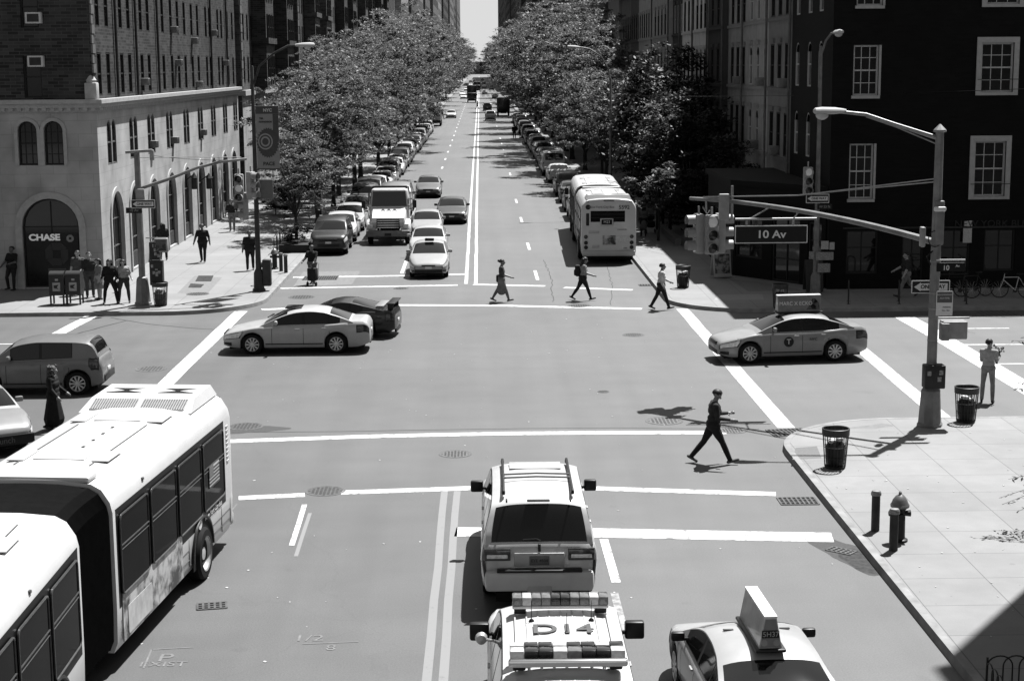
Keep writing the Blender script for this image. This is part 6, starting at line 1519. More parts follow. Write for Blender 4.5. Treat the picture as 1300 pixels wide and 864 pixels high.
for dz, dd in ((.78, .05), (.86, -.05)):
    m = MB(); m.tube([Vector((.05, 0, arm[0].z+dz+.75)), arm[8]+Vector((0, dd, .40)), arm[-2]+Vector((0, 0, .06))], .018, 6); m.build('stay_rod', GALV, sp)
zl = GY(1186, 172, PY_).z-.15
xl = GY(1045, 143, PY_+.4)
lp = [Vector((0, 0, GY(1184, 176, PY_).z-.15)), Vector((GY(1140, 160, PY_).x-PX, .15, GY(1140, 159, PY_).z-.15)), Vector((GY(1103, 146, PY_).x-PX, .3, GY(1103, 146, PY_).z-.15)), Vector((GY(1066, 142, PY_).x-PX, .4, GY(1066, 142, PY_).z-.15))]
m = MB(); m.tube(lp, [.055, .05, .045, .04], 8); m.tube([p_+Vector((0, 0, -.16)) if i == 0 else p_+Vector((0, 0, -.05)) for i, p_ in enumerate(lp[:3])], .02, 6); m.build('lamp_arm', GALV, sp)
m = MB(); lamp_head(m, lp[-1]+Vector((.25, 0, 0)), Vector((-1, .02, 0)), .82); h = m.build('lantern', mat('lantern_grey', .45), sp); m = MB(); m.sphere(lp[-1]+Vector((-.35, .02, -.09)), .16, 14, sq=(1, 1, .75)); m.build('lens', mat('lantern_lens', .5), h)
for px, py, w, h_, d, mt, nm in ((1185, 477, .52, .6, .36, DARKM, 'control_box'), (1172, 301, .12, .5, .2, HOUS, 'push_panel'), (1193, 283, .22, 1.1, .2, STEEL, 'conduit_box'), (1191, 330, .14, .9, .14, STEEL, 'conduit_box')):
    q = GY(px, py, PY_-.12); m = MB(); m.rbox((q.x-PX, -.14 if nm == 'control_box' else -.05, q.z-.15), (w, d, h_), .03); bx_ = m.build(nm, mt, sp)
    if nm == 'control_box':
        for a, b in ((-.16, .1), (.14, .12), (.1, -.05)): m = MB(); m.rbox((q.x-PX+a, -.325, q.z-.15+b), (.1, .008, .12), .01); m.build('sticker', mat('sticker', .3, var=.6, scale=15), bx_)
m = MB(); q = GY(1187, 303, PY_-.1); m.tube([(q.x-PX+.17*math.cos(2*PI*k/20), -.12, q.z-.15+.2*math.sin(2*PI*k/20)) for k in range(21)], .012, 5); m.tube([(q.x-PX-.05, -.12, q.z-.45), (q.x-PX-.2, -.14, q.z-.6), (q.x-PX-.1, -.14, q.z-.8)], .02, 6); m.build('cable_loop', BLACK, sp)
m = MB(); q = GY(1192, 265, PY_-.1); m.rbox((q.x-PX, -.2, q.z-.15), (.3, .12, .12), .04); m.build('camera_unit', WHITEP, sp)
for z in (1.6, 2.2, 3.0, 3.4, 4.2): m = MB(); m.lathe([(.138, z), (.138, z+.03)], n=8); m.build('strap', GALV, sp)
def ontoS(px, py, d=-.2): q = GY(px, py, PY_+d); return frame_m(q, (1, 0, 0), (0, 0, 1))
sign('street_name_sign', ontoS(1207, 339, -.16), .72, .22, 'small dark street name blade reading 10 Av on the signal pole', 'sign', SIGNB, texts=(('10', .17, -.12, -.02, SIGNW, 1), ('Av', .09, .17, .03, SIGNW, 1)), t=.02)
m = MB(); q = GY(1207, 330, PY_-.16); m.bx(q.x-.36, q.x+.36, q.y-.02, q.y+.02, q.z-.015, q.z+.02); tag(m.build('sign_rail', WHITEP, None, False), 'thin white rail clamped above the 10 Av blade', 'bracket')
one_way(ontoS(1181.5, 364, -.2), 'one way sign with a left arrow behind the near signal pole') if False else one_way(frame_m(GY(1181.5, 364, PY_+.2), (1, 0, 0), (0, 0, 1)), 'wide black one way sign crossing the near signal pole', .98, .33)
def reg(root):
    for y, w in ((.2, .3), (.13, .22), (.03, .3), (-.02, .24), (-.17, .3), (-.23, .22)): m = MB(); m.bx(-w/2, w/2, y-.015, y+.015, .005, .009); m.build('lettering', SB if y < 0 else SIGNW, root, False)
rs = sign('parking_sign', ontoS(1199, 385, -.18), .42, .62, 'white and dark parking regulation plate low on the signal pole', 'sign', SIGNW, texts=(), extra=lambda r_: (MB().raw([(-.19, .02, .006), (.19, .02, .006), (.19, .29, .006), (-.19, .29, .006)], [(0, 1, 2, 3)]).build('upper_panel', mat('sign_grey', .12, var=.1), r_, False), text('NO STANDING', .055, SIGNW, r_, Matrix.Translation((0, .22, .01)), depth=.002), text('ANYTIME', .06, SIGNW, r_, Matrix.Translation((0, .13, .01)), depth=.002), text('PARKING', .05, SB, r_, Matrix.Translation((.06, -.1, .008)), depth=.002), text('9am - 7pm', .045, SB, r_, Matrix.Translation((.04, -.18, .008)), depth=.002)))
q = GY(1208, 418, PY_+.35); cb = empty('meter_cabinet', q, 0, 'pale twin utility cabinet bracketed to the signal pole', 'utility box'); MB().rbox((.05, 0, 0), (.62, .4, .46), .03).build('case', mat('cabinet_grey', .3, rough=.5, var=.15), cb, 40); MB().rbox((-.22, -.12, -.03), (.2, .3, .44), .02).build('meter', mat('meter_grey', .22, rough=.5, var=.2), cb, 40); MB().rbox((0, -.02, .3), (.9, .06, .05), .02).build('bracket', GALV, cb, 40); MB().tube([(-.55, -.05, .3), (-.55, -.05, -.6)], .02, 6).build('hanger', GALV, cb)
# signals and the big street sign on the mast arm
def arm_at(px):
    best = min((abs((lambda d: 650+FPX*d.x/-d.z)(CAMROT.transposed() @ (p_+off-Vector((0, 0, CAMH))))-px), i) for i, p_ in enumerate(ARM)); return ARM[best[1]]+off
ARM = [arm[i].lerp(arm[i+1], k/20) for i in range(len(arm)-1) for k in range(20)]
pa = arm_at(896)
hg = MB(); hg.tube([pa-off, pa-off+Vector((0, -.05, -.32))], .03, 6); hg.tube([pa-off+Vector((-.1, -.05, -.2)), pa-off+Vector((.02, -.1, -.4)), pa-off+Vector((.1, -.05, -.3))], .02, 6); hg.build('hanger', GALV, sp)
traffic_signal(pa+Vector((.14, -.16, -.42)), R(4), 'three-light traffic signal facing the camera at the end of the mast arm', lit=0)
traffic_signal(pa+Vector((-.2, -.02, -.40)), R(-78), 'traffic signal turned edge-on to the left on the mast arm end', lit=2)
traffic_signal(pa+Vector((.42, .1, -.40)), R(96), 'traffic signal facing the right-hand avenue on the mast arm end', lit=2)
pb = arm_at(919); m = MB(); m.rbox(pb-off+Vector((0, -.12, -.16)), (.28, .16, .72), .03); m.build('junction_box', HOUS, sp); m = MB(); m.tube([pb-off+Vector((.22, -.1, -.55)), pb-off+Vector((.22, -.1, .42))], .035, 8); m.build('detector', GALV, sp)
pc = arm_at(979); ad = Vector((1, 0, 0)); qz = GY(979, 297, pc.y)
pcs = Vector((pc.x, pc.y, qz.z))+Vector((0, -.1, 0)); Mx = frame_m(pcs, ad, (0, 0, 1)); sw = 91/((1/pc.y)*FPX)*1.02
sign('street_name_sign', Mx, sw/abs(ad.x)**.4, .48, 'large dark 10 Av street sign hanging from the mast arm', 'sign', SIGNB, border=SIGNW, texts=(('10 Av', .29, .0, -.005, SIGNW, 1.15),), t=.03)
m = MB(); m.tube([Mx @ Vector((-sw*.5, .42, .02)), Mx @ Vector((sw*.62, .42, .02))], .03, 8)
for x in (-.34, .3): m.tube([Mx @ Vector((x*sw, .26, 0)), Mx @ Vector((x*sw, .44, 0))], .035, 6)
m.tube([Mx @ Vector((-.3*sw, .42, .02)), pc], .02, 6); m.tube([Mx @ Vector((.3*sw, .42, .02)), arm_at(1015)], .02, 6); tag(m.build('sign_hanger', GALV, None), 'tubular hanger carrying the large 10 Av sign', 'bracket')
# far right lamp post
q = G(1035, 374, .15); Zt = lambda py, y: GY(1040, py, y).z
fr_ = street_lamp(q, Zt(60, q.y)-.15, [(0, 0, Zt(70, q.y)-.2), (.12, -.3, Zt(52, q.y)-.15), (.2, -.9, Zt(45, q.y)-.1), (.24, -1.3, Zt(45, q.y)-.08)], 'slim lamp post with signs at the far right corner, lantern seen end-on', pm=mat('post_grey', .16, rough=.5, metal=.2, var=.3), r0=.12)
traffic_signal(GY(1026, 212, q.y-.3), R(0), 'small traffic signal on the far right lamp post', lit=0)
one_way(frame_m(GY(1038, 252, q.y-.2), (1, 0, 0), (0, 0, 1)), 'one way sign high on the far right lamp post', .92, .36)
sign('street_name_sign', frame_m(GY(1047, 262.5, q.y-.2), (1, 0, 0), (0, 0, 1)), .6, .2, 'small faint street blade under the far one way sign', 'sign', SIGNB, texts=(('W 23 St', .13, 0, 0, mat('sign_mid', .25), 1),))
for px, py, w, h_ in ((1047, 325, .7, .32), (1046, 340, .5, .36), (1030, 324, .18, .3)):
    sign('notice_board', frame_m(GY(px, py, q.y-.25), (1, 0, 0), (0, 0, 1)), w, h_, {1047: 'wide pale notice strapped to the far right lamp post', 1046: 'lower pale notice on the far right lamp post', 1030: 'narrow notice left of the far right lamp post'}[px], 'notice', mat('notice_white3', .28, var=.5, scale=18))
# far left signal pole
q = G(182, 386, .15); zq = lambda py: GY(182, py, q.y).z-.15; xq = lambda px: GY(px, 200, q.y).x-q.x
sl = empty('signal_pole', q, 0, 'short grey signal pole with a bracket arm before the bank corner', 'signal pole')
m = MB(); m.lathe([(.13, 0), (.125, 3), (.11, zq(192))], n=8); m.build('pole', STEEL, sl, 20); m = MB(); m.lathe([(.34, 0), (.34, .06), (.30, .1), (.23, .95), (.2, 1.05), (.13, 1.1)], n=8); m.build('base', STEEL, sl, 20)
m = MB(); m.tube([(xq(160), -.05, zq(193)), (xq(194), -.05, zq(191))], .06, 8); m.rbox((xq(193), 0, zq(197)), (.16, .16, .4), .03); m.build('top_bracket', GALV, sl)
m = MB(); m.tube([(0, 0, zq(240)), (xq(212), .3, zq(228)), (xq(245), .7, zq(215)), (xq(275), 1.0, zq(208)), (xq(307), 1.3, zq(205))], [.07, .065, .06, .055, .05], 8); m.build('mast_arm', STEEL, sl)
m = MB(); m.tube([(0, 0, zq(200)), (xq(245), .7, zq(201)), (xq(300), 1.3, zq(203))], .018, 5); m.build('stay_rod', GALV, sl)
for px, py, w, h_ in ((189, 318, .4, .7), (190, 346, .5, .95)):
    m = MB(); m.rbox((xq(px)+.1, -.05, zq(py)), (w, .4, h_), .03); bx_ = m.build('control_box', DARKM, sl)
    for k in range(6): m = MB(); m.rbox((xq(px)+.1+rnd.uniform(-.15, .2), -.255, zq(py)+rnd.uniform(-.3, .3)), (.1, .008, .12), .005); m.build('sticker', mat('sticker', .3), bx_)
m = MB(); m.rbox((xq(177), -.16, zq(247)), (.34, .1, .46), .03); m.build('sign_back', HOUS, sl)
one_way(frame_m(Vector((GY(183.5, 259, q.y).x, q.y-.28, GY(183, 259, q.y-.28).z)), (1, 0, 0), (0, 0, 1)), 'one way sign on the pole before the bank corner', .92, .33)
sign('street_name_sign', frame_m(GY(170, 267, q.y-.2), (1, 0, 0), (0, 0, 1)), .62, .22, 'small dark 10 Av blade on the pole before the bank corner', 'sign', SIGNB, texts=(('10 Av', .15, 0, 0, mat('sign_mid', .25), 1),))
ps = empty('pedestrian_signal', GY(205, 311, q.y-.1), 0, 'square pedestrian signal bracketed beside the bank corner pole', 'pedestrian signal'); MB().rbox((0, 0, 0), (.52, .3, .55), .04).build('housing', HOUS, ps, 40); MB().rbox((0, -.16, 0), (.4, .02, .42), .02).build('screen', LENS, ps, 40); MB().tube([(-.6, 0, .28), (.2, 0, .28)], .025, 6).build('bracket', GALV, ps); MB().rbox((0, -.172, 0), (.12, .01, .2), .03).build('hand_symbol', mat('hand_symbol', .12, var=.2), ps, 40)
traffic_signal(GY(303, 221, q.y+1.2), R(0), 'traffic signal nearer the limestone front at the end of the far left arm', lit=1); traffic_signal(GY(318, 218, q.y+1.1), R(60), 'turned traffic signal behind the banner lamp post', lit=2); traffic_signal(GY(309, 244, q.y+1.4), R(-50), 'lower traffic signal beside the banner lamp post', lit=2)
# banner lamp post
q = G(329, 369, .15); zb_ = lambda py: GY(326, py, q.y).z-.15; xb_ = lambda px: GY(px, 180, q.y).x-q.x
bl = street_lamp(q, zb_(85), [(xb_(323)*0, 0, zb_(112)), (xb_(332), .1, zb_(84)), (xb_(350), .2, zb_(68)), (xb_(368), .25, zb_(58.5)), (xb_(377), .28, zb_(58))], 'tall lamp post carrying the museum banner on the sunny corner', pm=STEELD, r0=.12)
m = MB(); m.rbox((.34, .05, .75), (.35, .35, 1.1), .05); m.build('cabinet', STEELD, bl)
Mb = frame_m((GY(340, 175, q.y-.05).x, q.y-.05, GY(340, 175, q.y-.05).z), (1, 0, 0), (0, 0, 1)); bw, bh = .92, 2.5
bn = empty('street_banner', (0, 0, 0), 0, 'grey gallery banner with a cog design on the lamp post', 'banner'); bn.matrix_world = Mb
MB().rbox((0, 0, 0), (bw, bh, .02), .006).build('cloth', mat('banner_grey', .26, rough=.7, var=.06), bn, 40)
BD = mat('banner_dark', .075, rough=.7, var=.1); m = MB(); m.prism([(-bw/2, bh/2-.28), (bw/2, bh/2-.28), (bw/2, bh/2), (-bw/2, bh/2)], .004, Matrix.Translation((0, 0, .011))); m.prism([(.22, -.3), (bw/2, -.1), (bw/2, bh/2-.285), (.22, bh/2-.285)], .003, Matrix.Translation((0, 0, .011))); m.build('dark_field', BD, bn, False)
m = MB(); n = 28; m.prism([((.46 if k % 2 else .40)*math.cos(2*PI*k/(2*n)), -.2+(.62 if k % 2 else .56)*math.sin(2*PI*k/(2*n))) for k in range(2*n)], .004, Matrix.Translation((0, 0, .0145))); m.build('cog', BD, bn, False)
for rr, mt_ in ((.30, mat('banner_light', .3)), (.25, BD), (.19, mat('banner_light', .3)), (.13, BD)): m = MB(); m.prism([(-.1+rr*math.cos(2*PI*k/24), -.15+rr*math.sin(2*PI*k/24)*1.1) for k in range(24)], .003, Matrix.Translation((0, 0, .019+(.30-rr)*.02))); m.build('ring', mt_, bn, False)
text('NYC', .17, mat('banner_text', .5), bn, Matrix.Translation((.02, bh/2-.14, .018)), weight=.008); text('TIM', .1, SB, bn, Matrix.Translation((-.25, .78, .016)), weight=.003); text('HAWKINSON', .1, SB, bn, Matrix.Translation((-.08, .64, .018)), weight=.003, sx=.85); text('PACE', .2, SB, bn, Matrix.Translation((.02, -1.06, .016)), weight=.005)
for z in (1.27, -1.27): MB().tube([(-.62, z, 0), (.46, z, 0)], .02, 6).build('banner_rod', STEELD, bn)
tag(MB().rbox((0, 0, 0), (.56, .06, .8), .03).build('blank_sign', mat('panel_grey', .12, rough=.5, var=.15), None), 'blank dark grey panel fixed behind the banner lamp post', 'sign').location = GY(338, 240, q.y+.2)
# lamp post by the far right trees
q = G(776, 322, .15); q = Vector((8.0, 103, .15)); zc = lambda py: GY(776, py, q.y).z-.15
xc = lambda px: GY(px, 70, q.y).x-q.x
street_lamp((GY(775, 200, 103).x, 103, .15), zc(100), [(0, 0, zc(110)), (xc(772)-xc(775), 0, zc(88)), (xc(763)-xc(775), 0, zc(72)), (xc(748)-xc(775), 0, zc(62)), (xc(736)-xc(775), 0, zc(60))], 'tall lamp post rising out of the trees beyond the stopped bus', pm=mat('post_grey', .16))
# litter baskets, hydrants, bollards
trash_can(G(1060, 593, .15), 'dark wire litter basket with pale rubbish near the kerb of the near right corner'); trash_can(G(1226, 535, .15), 'dark wire litter basket next to the man holding flowers'); trash_can(G(204, 388, .15), 'dark wire litter basket right beside the bank corner pole', bagm=mat('bag_grey', .12, var=.4)); trash_can(G(867, 365, .15), 'dark wire litter basket at the sunlit edge of the far right corner'); trash_can(G(990, 391, .15), 'overfull litter basket in the shade behind the crossing taxi'); trash_can(G(337, 361, .15), 'dark litter basket tucked behind the banner lamp post')
def bollard(loc, label, h=.78, group='black kerb bollards'):
    r = empty('bollard', loc, 0, label, 'bollard', group); MB().lathe([(.085, 0), (.085, h)], n=14).build('post', STEELD, r); MB().lathe([(.1, h-.06), (.105, h-.03), (.1, h), (.08, h+.035), (.02, h+.045)], n=14).build('cap', mat('bollard_cap', .25, rough=.4, metal=.3, var=.3), r); return r
bollard(G(1111, 673, .15), 'black round-topped bollard standing farther from the near right hydrant'); bollard(G(1134, 698, .15), 'black round-topped bollard standing in front of the near right hydrant'); bollard(G(357, 344, .15), 'short dark bollard left of its twin on the sunny corner kerb', .8); bollard(G(363, 346, .15), 'short dark bollard at the very kerb of the sunny corner', .8)
def hydrant(loc, label):
    r = empty('fire_hydrant', loc, 0, label, 'fire hydrant'); D = mat('hydrant_black', .02, rough=.4, var=.3, scale=8)
    MB().lathe([(.17, 0), (.17, .04), (.12, .06), (.115, .12), (.11, .62), (.13, .64), (.13, .68)], n=16).build('barrel', D, r); MB().lathe([(.18, .68), (.185, .72), (.16, .76), (.14, .82), (.08, .9), (.03, .93), (.03, .97), (.01, .99)], n=16).build('bonnet', mat('hydrant_silver', .18, rough=.4, metal=.4, var=.2), r)
    for x, nm in ((-.15, 'side_outlet'), (.15, 'side_outlet')): MB().lathe([(.05, -.06), (.06, .03), (.065, .06)], (x, 0, .55), n=10, axis='X').build(nm, D, r)
    MB().lathe([(.07, -.05), (.075, .06)], (.0, -.13, .5), n=10, axis='Y').build('front_outlet', D, r); return r
hydrant(G(1141, 686, .15), 'black hydrant with a silver domed top between the near bollards'); hydrant(G(349, 341, .15), 'dark hydrant beside the planter on the sunny corner')
def mailbox(loc, rz, label):
    r = empty('mailbox', loc, rz, label, 'mailbox', 'mailboxes on the bank corner'); D = mat('mailbox_dark', .03, rough=.45, var=.2); P = [(-.28, .38), (.28, .38), (.28, 1.12)]+[(.28*math.cos(PI*k/12), 1.12+.2*math.sin(PI*k/12)) for k in range(13)]+[(-.28, 1.12)]
    m = MB(); m.prism(P, .58, frame_m((.29, 0, 0), (0, 1, 0), (0, 0, 1)) @ Matrix.Translation((0, 0, -.58))); m.build('box', D, r, 40)
    for x in (-.25, .25):
        for y in (-.24, .24): MB().bx(x-.03, x+.03, y-.03, y+.03, 0, .4).build('leg', D, r, False)
    MB().rbox((0, -.285, .72), (.3, .012, .34), .02).build('label_panel', mat('label_pale', .34, var=.2), r); m = MB(); m.prism([(-.1, .05), (.1, .08), (.02, -.02), (.08, -.09), (-.1, -.06)], .004, frame_m((0, -.292, .73), (1, 0, 0), (0, 0, 1))); m.build('bird_emblem', SB, r, False)
    MB().rbox((.02, -.29, 1.0), (.12, .012, .08), .01).build('notice', mat('label_pale', .34), r); return r
q = G(75, 386, .15); mailbox(q, 0, 'dark round-topped mailbox standing farther from the waiting group'); mailbox(q+Vector((.63, .05, 0)), 0, 'dark round-topped mailbox standing nearest the waiting group')
# board, bicycles, hoops
q = G(915, 352, .15); ab = empty('sandwich_board', q, R(6), 'pale sandwich board with a food picture outside the black shopfront', 'sandwich board')
for s in (-1, 1): MB().rbox((0, 0, 0), (.78, .04, 1.25), .015).build('panel', mat('board_pale', .34, rough=.5, var=.1), ab, 40).matrix_local = Matrix.Translation((0, s*.2, .66)) @ Matrix.Rotation(s*R(14), 4, 'X')
o = MB().rbox((0, 0, 0), (.66, .01, .85), .003).build('picture', mat('board_picture', .12, rough=.4, var=.95, scale=4), ab, 40); o.matrix_local = Matrix.Translation((0, -.235, .62)) @ Matrix.Rotation(-R(14), 4, 'X')
o = text('BURGERS', .11, SB, ab, Matrix.Translation((0, -.108, 1.14)) @ Matrix.Rotation(R(90-14), 4, 'X'))
sb2 = G(1032, 372, .15)+Vector((.1, .5, 0)); ab2 = empty('sandwich_board', sb2, 0, 'dark easel board standing behind the far right lamp post', 'sandwich board')
for s in (-1, 1): MB().rbox((0, 0, 0), (.7, .04, 1.3), .015).build('panel', DARKM, ab2, 40).matrix_local = Matrix.Translation((0, s*.22, .66)) @ Matrix.Rotation(s*R(15), 4, 'X')
for px, py, rz, lb, fm in ((1216, 378, R(75), 'black bicycle chained up outside the shop window, first beyond the signal pole', BLACKP), (1236, 376, R(100), 'dark bicycle leaning beside the first black bicycle', DARKM), (1286, 378, R(80), 'bicycle with a pale frame at the far right of the shopfront', mat('bike_white', .6, rough=.4, var=.1))): bicycle(G(px, py, .15), rz, lb, fm)
def hoop(loc, rz, label, w=.75, h=.85, group='bicycle hoops outside the shop'):
    r = empty('bicycle_hoop', loc, rz, label, 'bicycle rack', group); P = [(-w/2, 0, 0), (-w/2, 0, h-.2)]+[(-w/2+.2-.2*math.cos(PI/2*k/5), 0, h-.2+.2*math.sin(PI/2*k/5)) for k in range(1, 6)]+[(w/2-.2+.2*math.sin(PI/2*k/5), 0, h-.2+.2*math.cos(PI/2*k/5)) for k in range(0, 6)]+[(w/2, 0, 0)]
    MB().tube(P, .025, 8).build('tube', DARKM, r); 
    for x in (-w/2, w/2): MB().lathe([(.07, 0), (.07, .012)], (x, 0, 0), n=12).build('foot_plate', DARKM, r)
    return r
for px, lb in ((1077, 'thin black bicycle hoop nearest the far right lamp post'), (1141, 'thin black bicycle hoop in front of the man with the carrier bag'), (1226, 'thin black bicycle hoop beside the chained bicycles')): hoop(G(px, 384, .15), R(78), lb)
# planter on the sunny kerb
q = G(374, 320, .15); pn = empty('planter', (q.x, q.y+.9, .15), 0, 'dark kerbside planter of leafy plants with hoop rails', 'planter')
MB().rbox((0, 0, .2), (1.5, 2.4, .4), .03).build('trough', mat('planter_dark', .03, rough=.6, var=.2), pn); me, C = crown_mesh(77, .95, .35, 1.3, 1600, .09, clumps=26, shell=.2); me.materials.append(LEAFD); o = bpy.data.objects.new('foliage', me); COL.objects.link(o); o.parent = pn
for y in (-1.3, 0, 1.3):
    for x in (-.9,): MB().tube([(x, y-.5, 0), (x, y-.5, .75), (x, y-.35, .9), (x, y+.35, .9), (x, y+.5, .75), (x, y+.5, 0)], .02, 6).build('hoop_rail', DARKM, pn)
# low fence of hoops near the bottom corner
fq = [GY(1252, 880, 23.6).x, 23.55]
lf_ = empty('hoop_fence', (0, 0, 0), 0, 'low black wire fence of arched hoops at the shaded edge of the near pavement', 'fence'); q0 = G(1252, 872, .15)
for k in range(8):
    x = q0.x+.24*k; m = MB(); P = [(x, q0.y, .15), (x, q0.y, .48)]+[(x+.19-.19*math.cos(PI*j/10), q0.y, .48+.16*math.sin(PI*j/10)) for j in range(1, 10)]+[(x+.38, q0.y, .48), (x+.38, q0.y, .15)]; m.tube(P, .012, 6); m.build('hoop', BLACKP, lf_)
m = MB(); m.tube([(q0.x, q0.y, .15), (q0.x, q0.y, .62)], .018, 6); m.build('end_post', BLACKP, lf_); 
for k in range(4): x = q0.x; m = MB(); yy = q0.y-.24*k; m.tube([(x, yy, .15), (x, yy, .45)]+[(x, yy-.15+.15*math.cos(PI*j/8), .45+.12*math.sin(PI*j/8)) for j in range(1, 8)]+[(x, yy-.3, .45), (x, yy-.3, .15)], .012, 6); m.build('hoop', BLACKP, lf_)
# iron in the ground
IRON = mat('manhole_iron', .10, rough=.6, metal=.2, var=.3, scale=10); IRONP = mat('manhole_worn', .12, rough=.55, metal=.3, var=.3, scale=10); IRONR = mat('manhole_ring', .13, rough=.7, var=.3, scale=10)
for px, py, r_, lb, mt_ in ((312, 541, .42, 'dark manhole cover near the left end of the crosswalk line', IRON), (578, 576, .36, 'small pale manhole cover between the crosswalk lines ahead of the white car', IRONP), (413, 623, .40, 'manhole cover cutting the near crosswalk line', IRON), (843, 534, .45, 'large pale manhole under the signal shadows', IRONP), (930, 546, .34, 'pale manhole just behind the walking man', IRONP), (735, 388, .42, 'dark manhole on the far crosswalk line', IRON), (383, 377, .5, 'dark manhole by the sunny corner kerb', IRON), (766, 497, .16, 'tiny valve cover in the middle of the junction', IRON), (192, 468, .45, 'faint manhole near the left crosswalk stripe', IRONR), (445, 297, .4, 'dark manhole between the parked row and the tow truck', IRON), (509, 366, .3, 'small dark cover beyond the crossing in front of the first taxi', IRON), (804, 425, .35, 'faint round cover near the middle right of the junction', IRONR), (1265, 398, .9, 'wide faint manhole ring on the avenue at the right', IRONR)):
    disc('manhole_cover', G(px, py)+Vector((0, 0, .001)), r_, lb, mt_, ringm=IRONR)
disc('manhole_cover', G(251, 373, .15)+Vector((0, 0, .001)), .42, 'round iron cover set in the sunny pavement', IRON, ringm=IRONR)
for px, py, w, d, rz, lb in ((1013, 636, .8, .6, 0, 'cast iron drain grate at the near right kerb'), (1001, 549, .95, .8, R(8), 'sloping drain grate at the tip of the near right corner'), (407, 353, 1.5, 1.3, 0, 'square drain grate in a concrete patch by the sunny kerb'), (822, 362, .7, .5, 0, 'small drain grate by the far right kerb'), (1068, 699, .5, .3, R(-40), 'small gutter grate beside the damp patch'), (269, 769, .5, .34, R(10), 'small valve plate in the road beside the articulated bus')): grate(G(px, py)+Vector((0, 0, .002)), w, d, rz, lb)
# span wires
def wire(a, b, sag, label, r_=.012): m = MB(); m.tube([Vector(a).lerp(Vector(b), t/16)+Vector((0, 0, -sag*4*(t/16)*(1-t/16))) for t in range(17)], r_, 5); tag(m.build('overhead_wire', BLACKP, None), label, 'wire')
wire(GY(815, 122, 90), GY(1300, 113, 60), .1, 'thin overhead wire crossing in front of the dark houses', .012)
wire(GY(190, 197, 65.5), GY(307, 203, 67), .08, 'thin wire from the bank corner pole to its arm end', .01)

# ------------------------------------------------------------ trees
KT = 'street trees on the sunny pavement'; KR = 'street trees on the shady pavement'
pa_ = tree_proto('street_tree', 'x', 3, 4.3, 2.3, 9.6, 13500, LEAF, .13, .15, clumps=170, spread=.74, flat=.28, shell=.35); pb2 = tree_proto('street_tree', 'x', 9, 5.0, 2.5, 11.5, 16000, LEAF, .14, .18, clumps=190, spread=.82, flat=.28, shell=.35); pc2 = tree_proto('street_tree', 'x', 21, 6.0, 2.2, 15.5, 20000, LEAF, .17, .22, clumps=230, spread=.95, flat=.3, shell=.35)
P3 = [pa_, pb2, pc2]
lt = [(88.5, -9.9, 0, .62), (98, -9.7, 0, .85), (104, -10.2, 0, 1.0), (110, -9.8, 1, .85), (119, -10.2, 1, .95), (128, -9.7, 1, 1.0), (138, -10, 1, 1.1), (150, -9.2, 2, .85), (166, -9.1, 2, .92), (184, -9.1, 2, 1.0), (203, -9.2, 2, 1.05), (219, -10, 2, 1.1), (237, -10, 2, 1.05), (256, -10, 2, 1.1), (277, -10, 2, 1.1), (300, -10, 2, 1.15), (326, -10, 2, 1.15), (356, -10, 2, 1.2), (392, -10, 2, 1.2), (436, -10, 2, 1.25), (490, -10, 2, 1.25), (560, -10, 2, 1.3), (640, -10, 2, 1.3), (730, -10, 2, 1.3), (840, -10, 2, 1.3), (980, -10, 2, 1.4)]
for i, (y, x, k, s) in enumerate(lt): place(P3[k], (x, y, .15), rnd.uniform(0, 6.3), 'leafy street tree on the sunny pavement, %s from the corner' % ordin(i), KT, (s, s, s))
rt = [(123, 9.3, 1, .82), (131, 9.6, 0, .9), (146, 9.2, 2, .84), (163, 9.0, 2, 1.03), (178, 9.2, 2, 1.1), (194, 9.2, 2, 1.1), (212, 9.2, 2, 1.1), (232, 9.2, 2, 1.1), (254, 9.2, 2, 1.1), (279, 9.3, 2, 1.1), (306, 9.3, 2, 1.15), (338, 9.3, 2, 1.2), (375, 9.3, 2, 1.2), (420, 9.3, 2, 1.2), (480, 9.3, 2, 1.3), (560, 9.3, 2, 1.3), (640, 9.3, 2, 1.3), (730, 9.3, 2, 1.3), (840, 9.3, 2, 1.3), (980, 9.3, 2, 1.4)]
for i, (y, x, k, s) in enumerate(rt): place(P3[k], (x, y, .15), rnd.uniform(0, 6.3), 'leafy street tree on the shady pavement, %s beyond the bus' % ordin(i), KR, (s, s, s))
for x, y, s, lb in ((-10, 1690, .95, 'leftmost of the three trees closing the far end of the street'), (1, 1720, 1.0, 'middle one of the three trees closing the far end of the street'), (11, 1700, .95, 'rightmost of the three trees closing the far end of the street')): place(P3[2], (x, y, 0), x, lb, 'trees closing the street end', (s*1.3, s*1.3, s))
for o in P3: remove_tree(o)
t = tree_proto('young_tree', 'young bright-leaved tree just beyond the bus tail on the shady pavement', 31, 1.5, 1.5, 4.3, 1500, LEAF, .16, .06, clumps=26, shell=.3); t.location = (9.3, 86.5, .15)
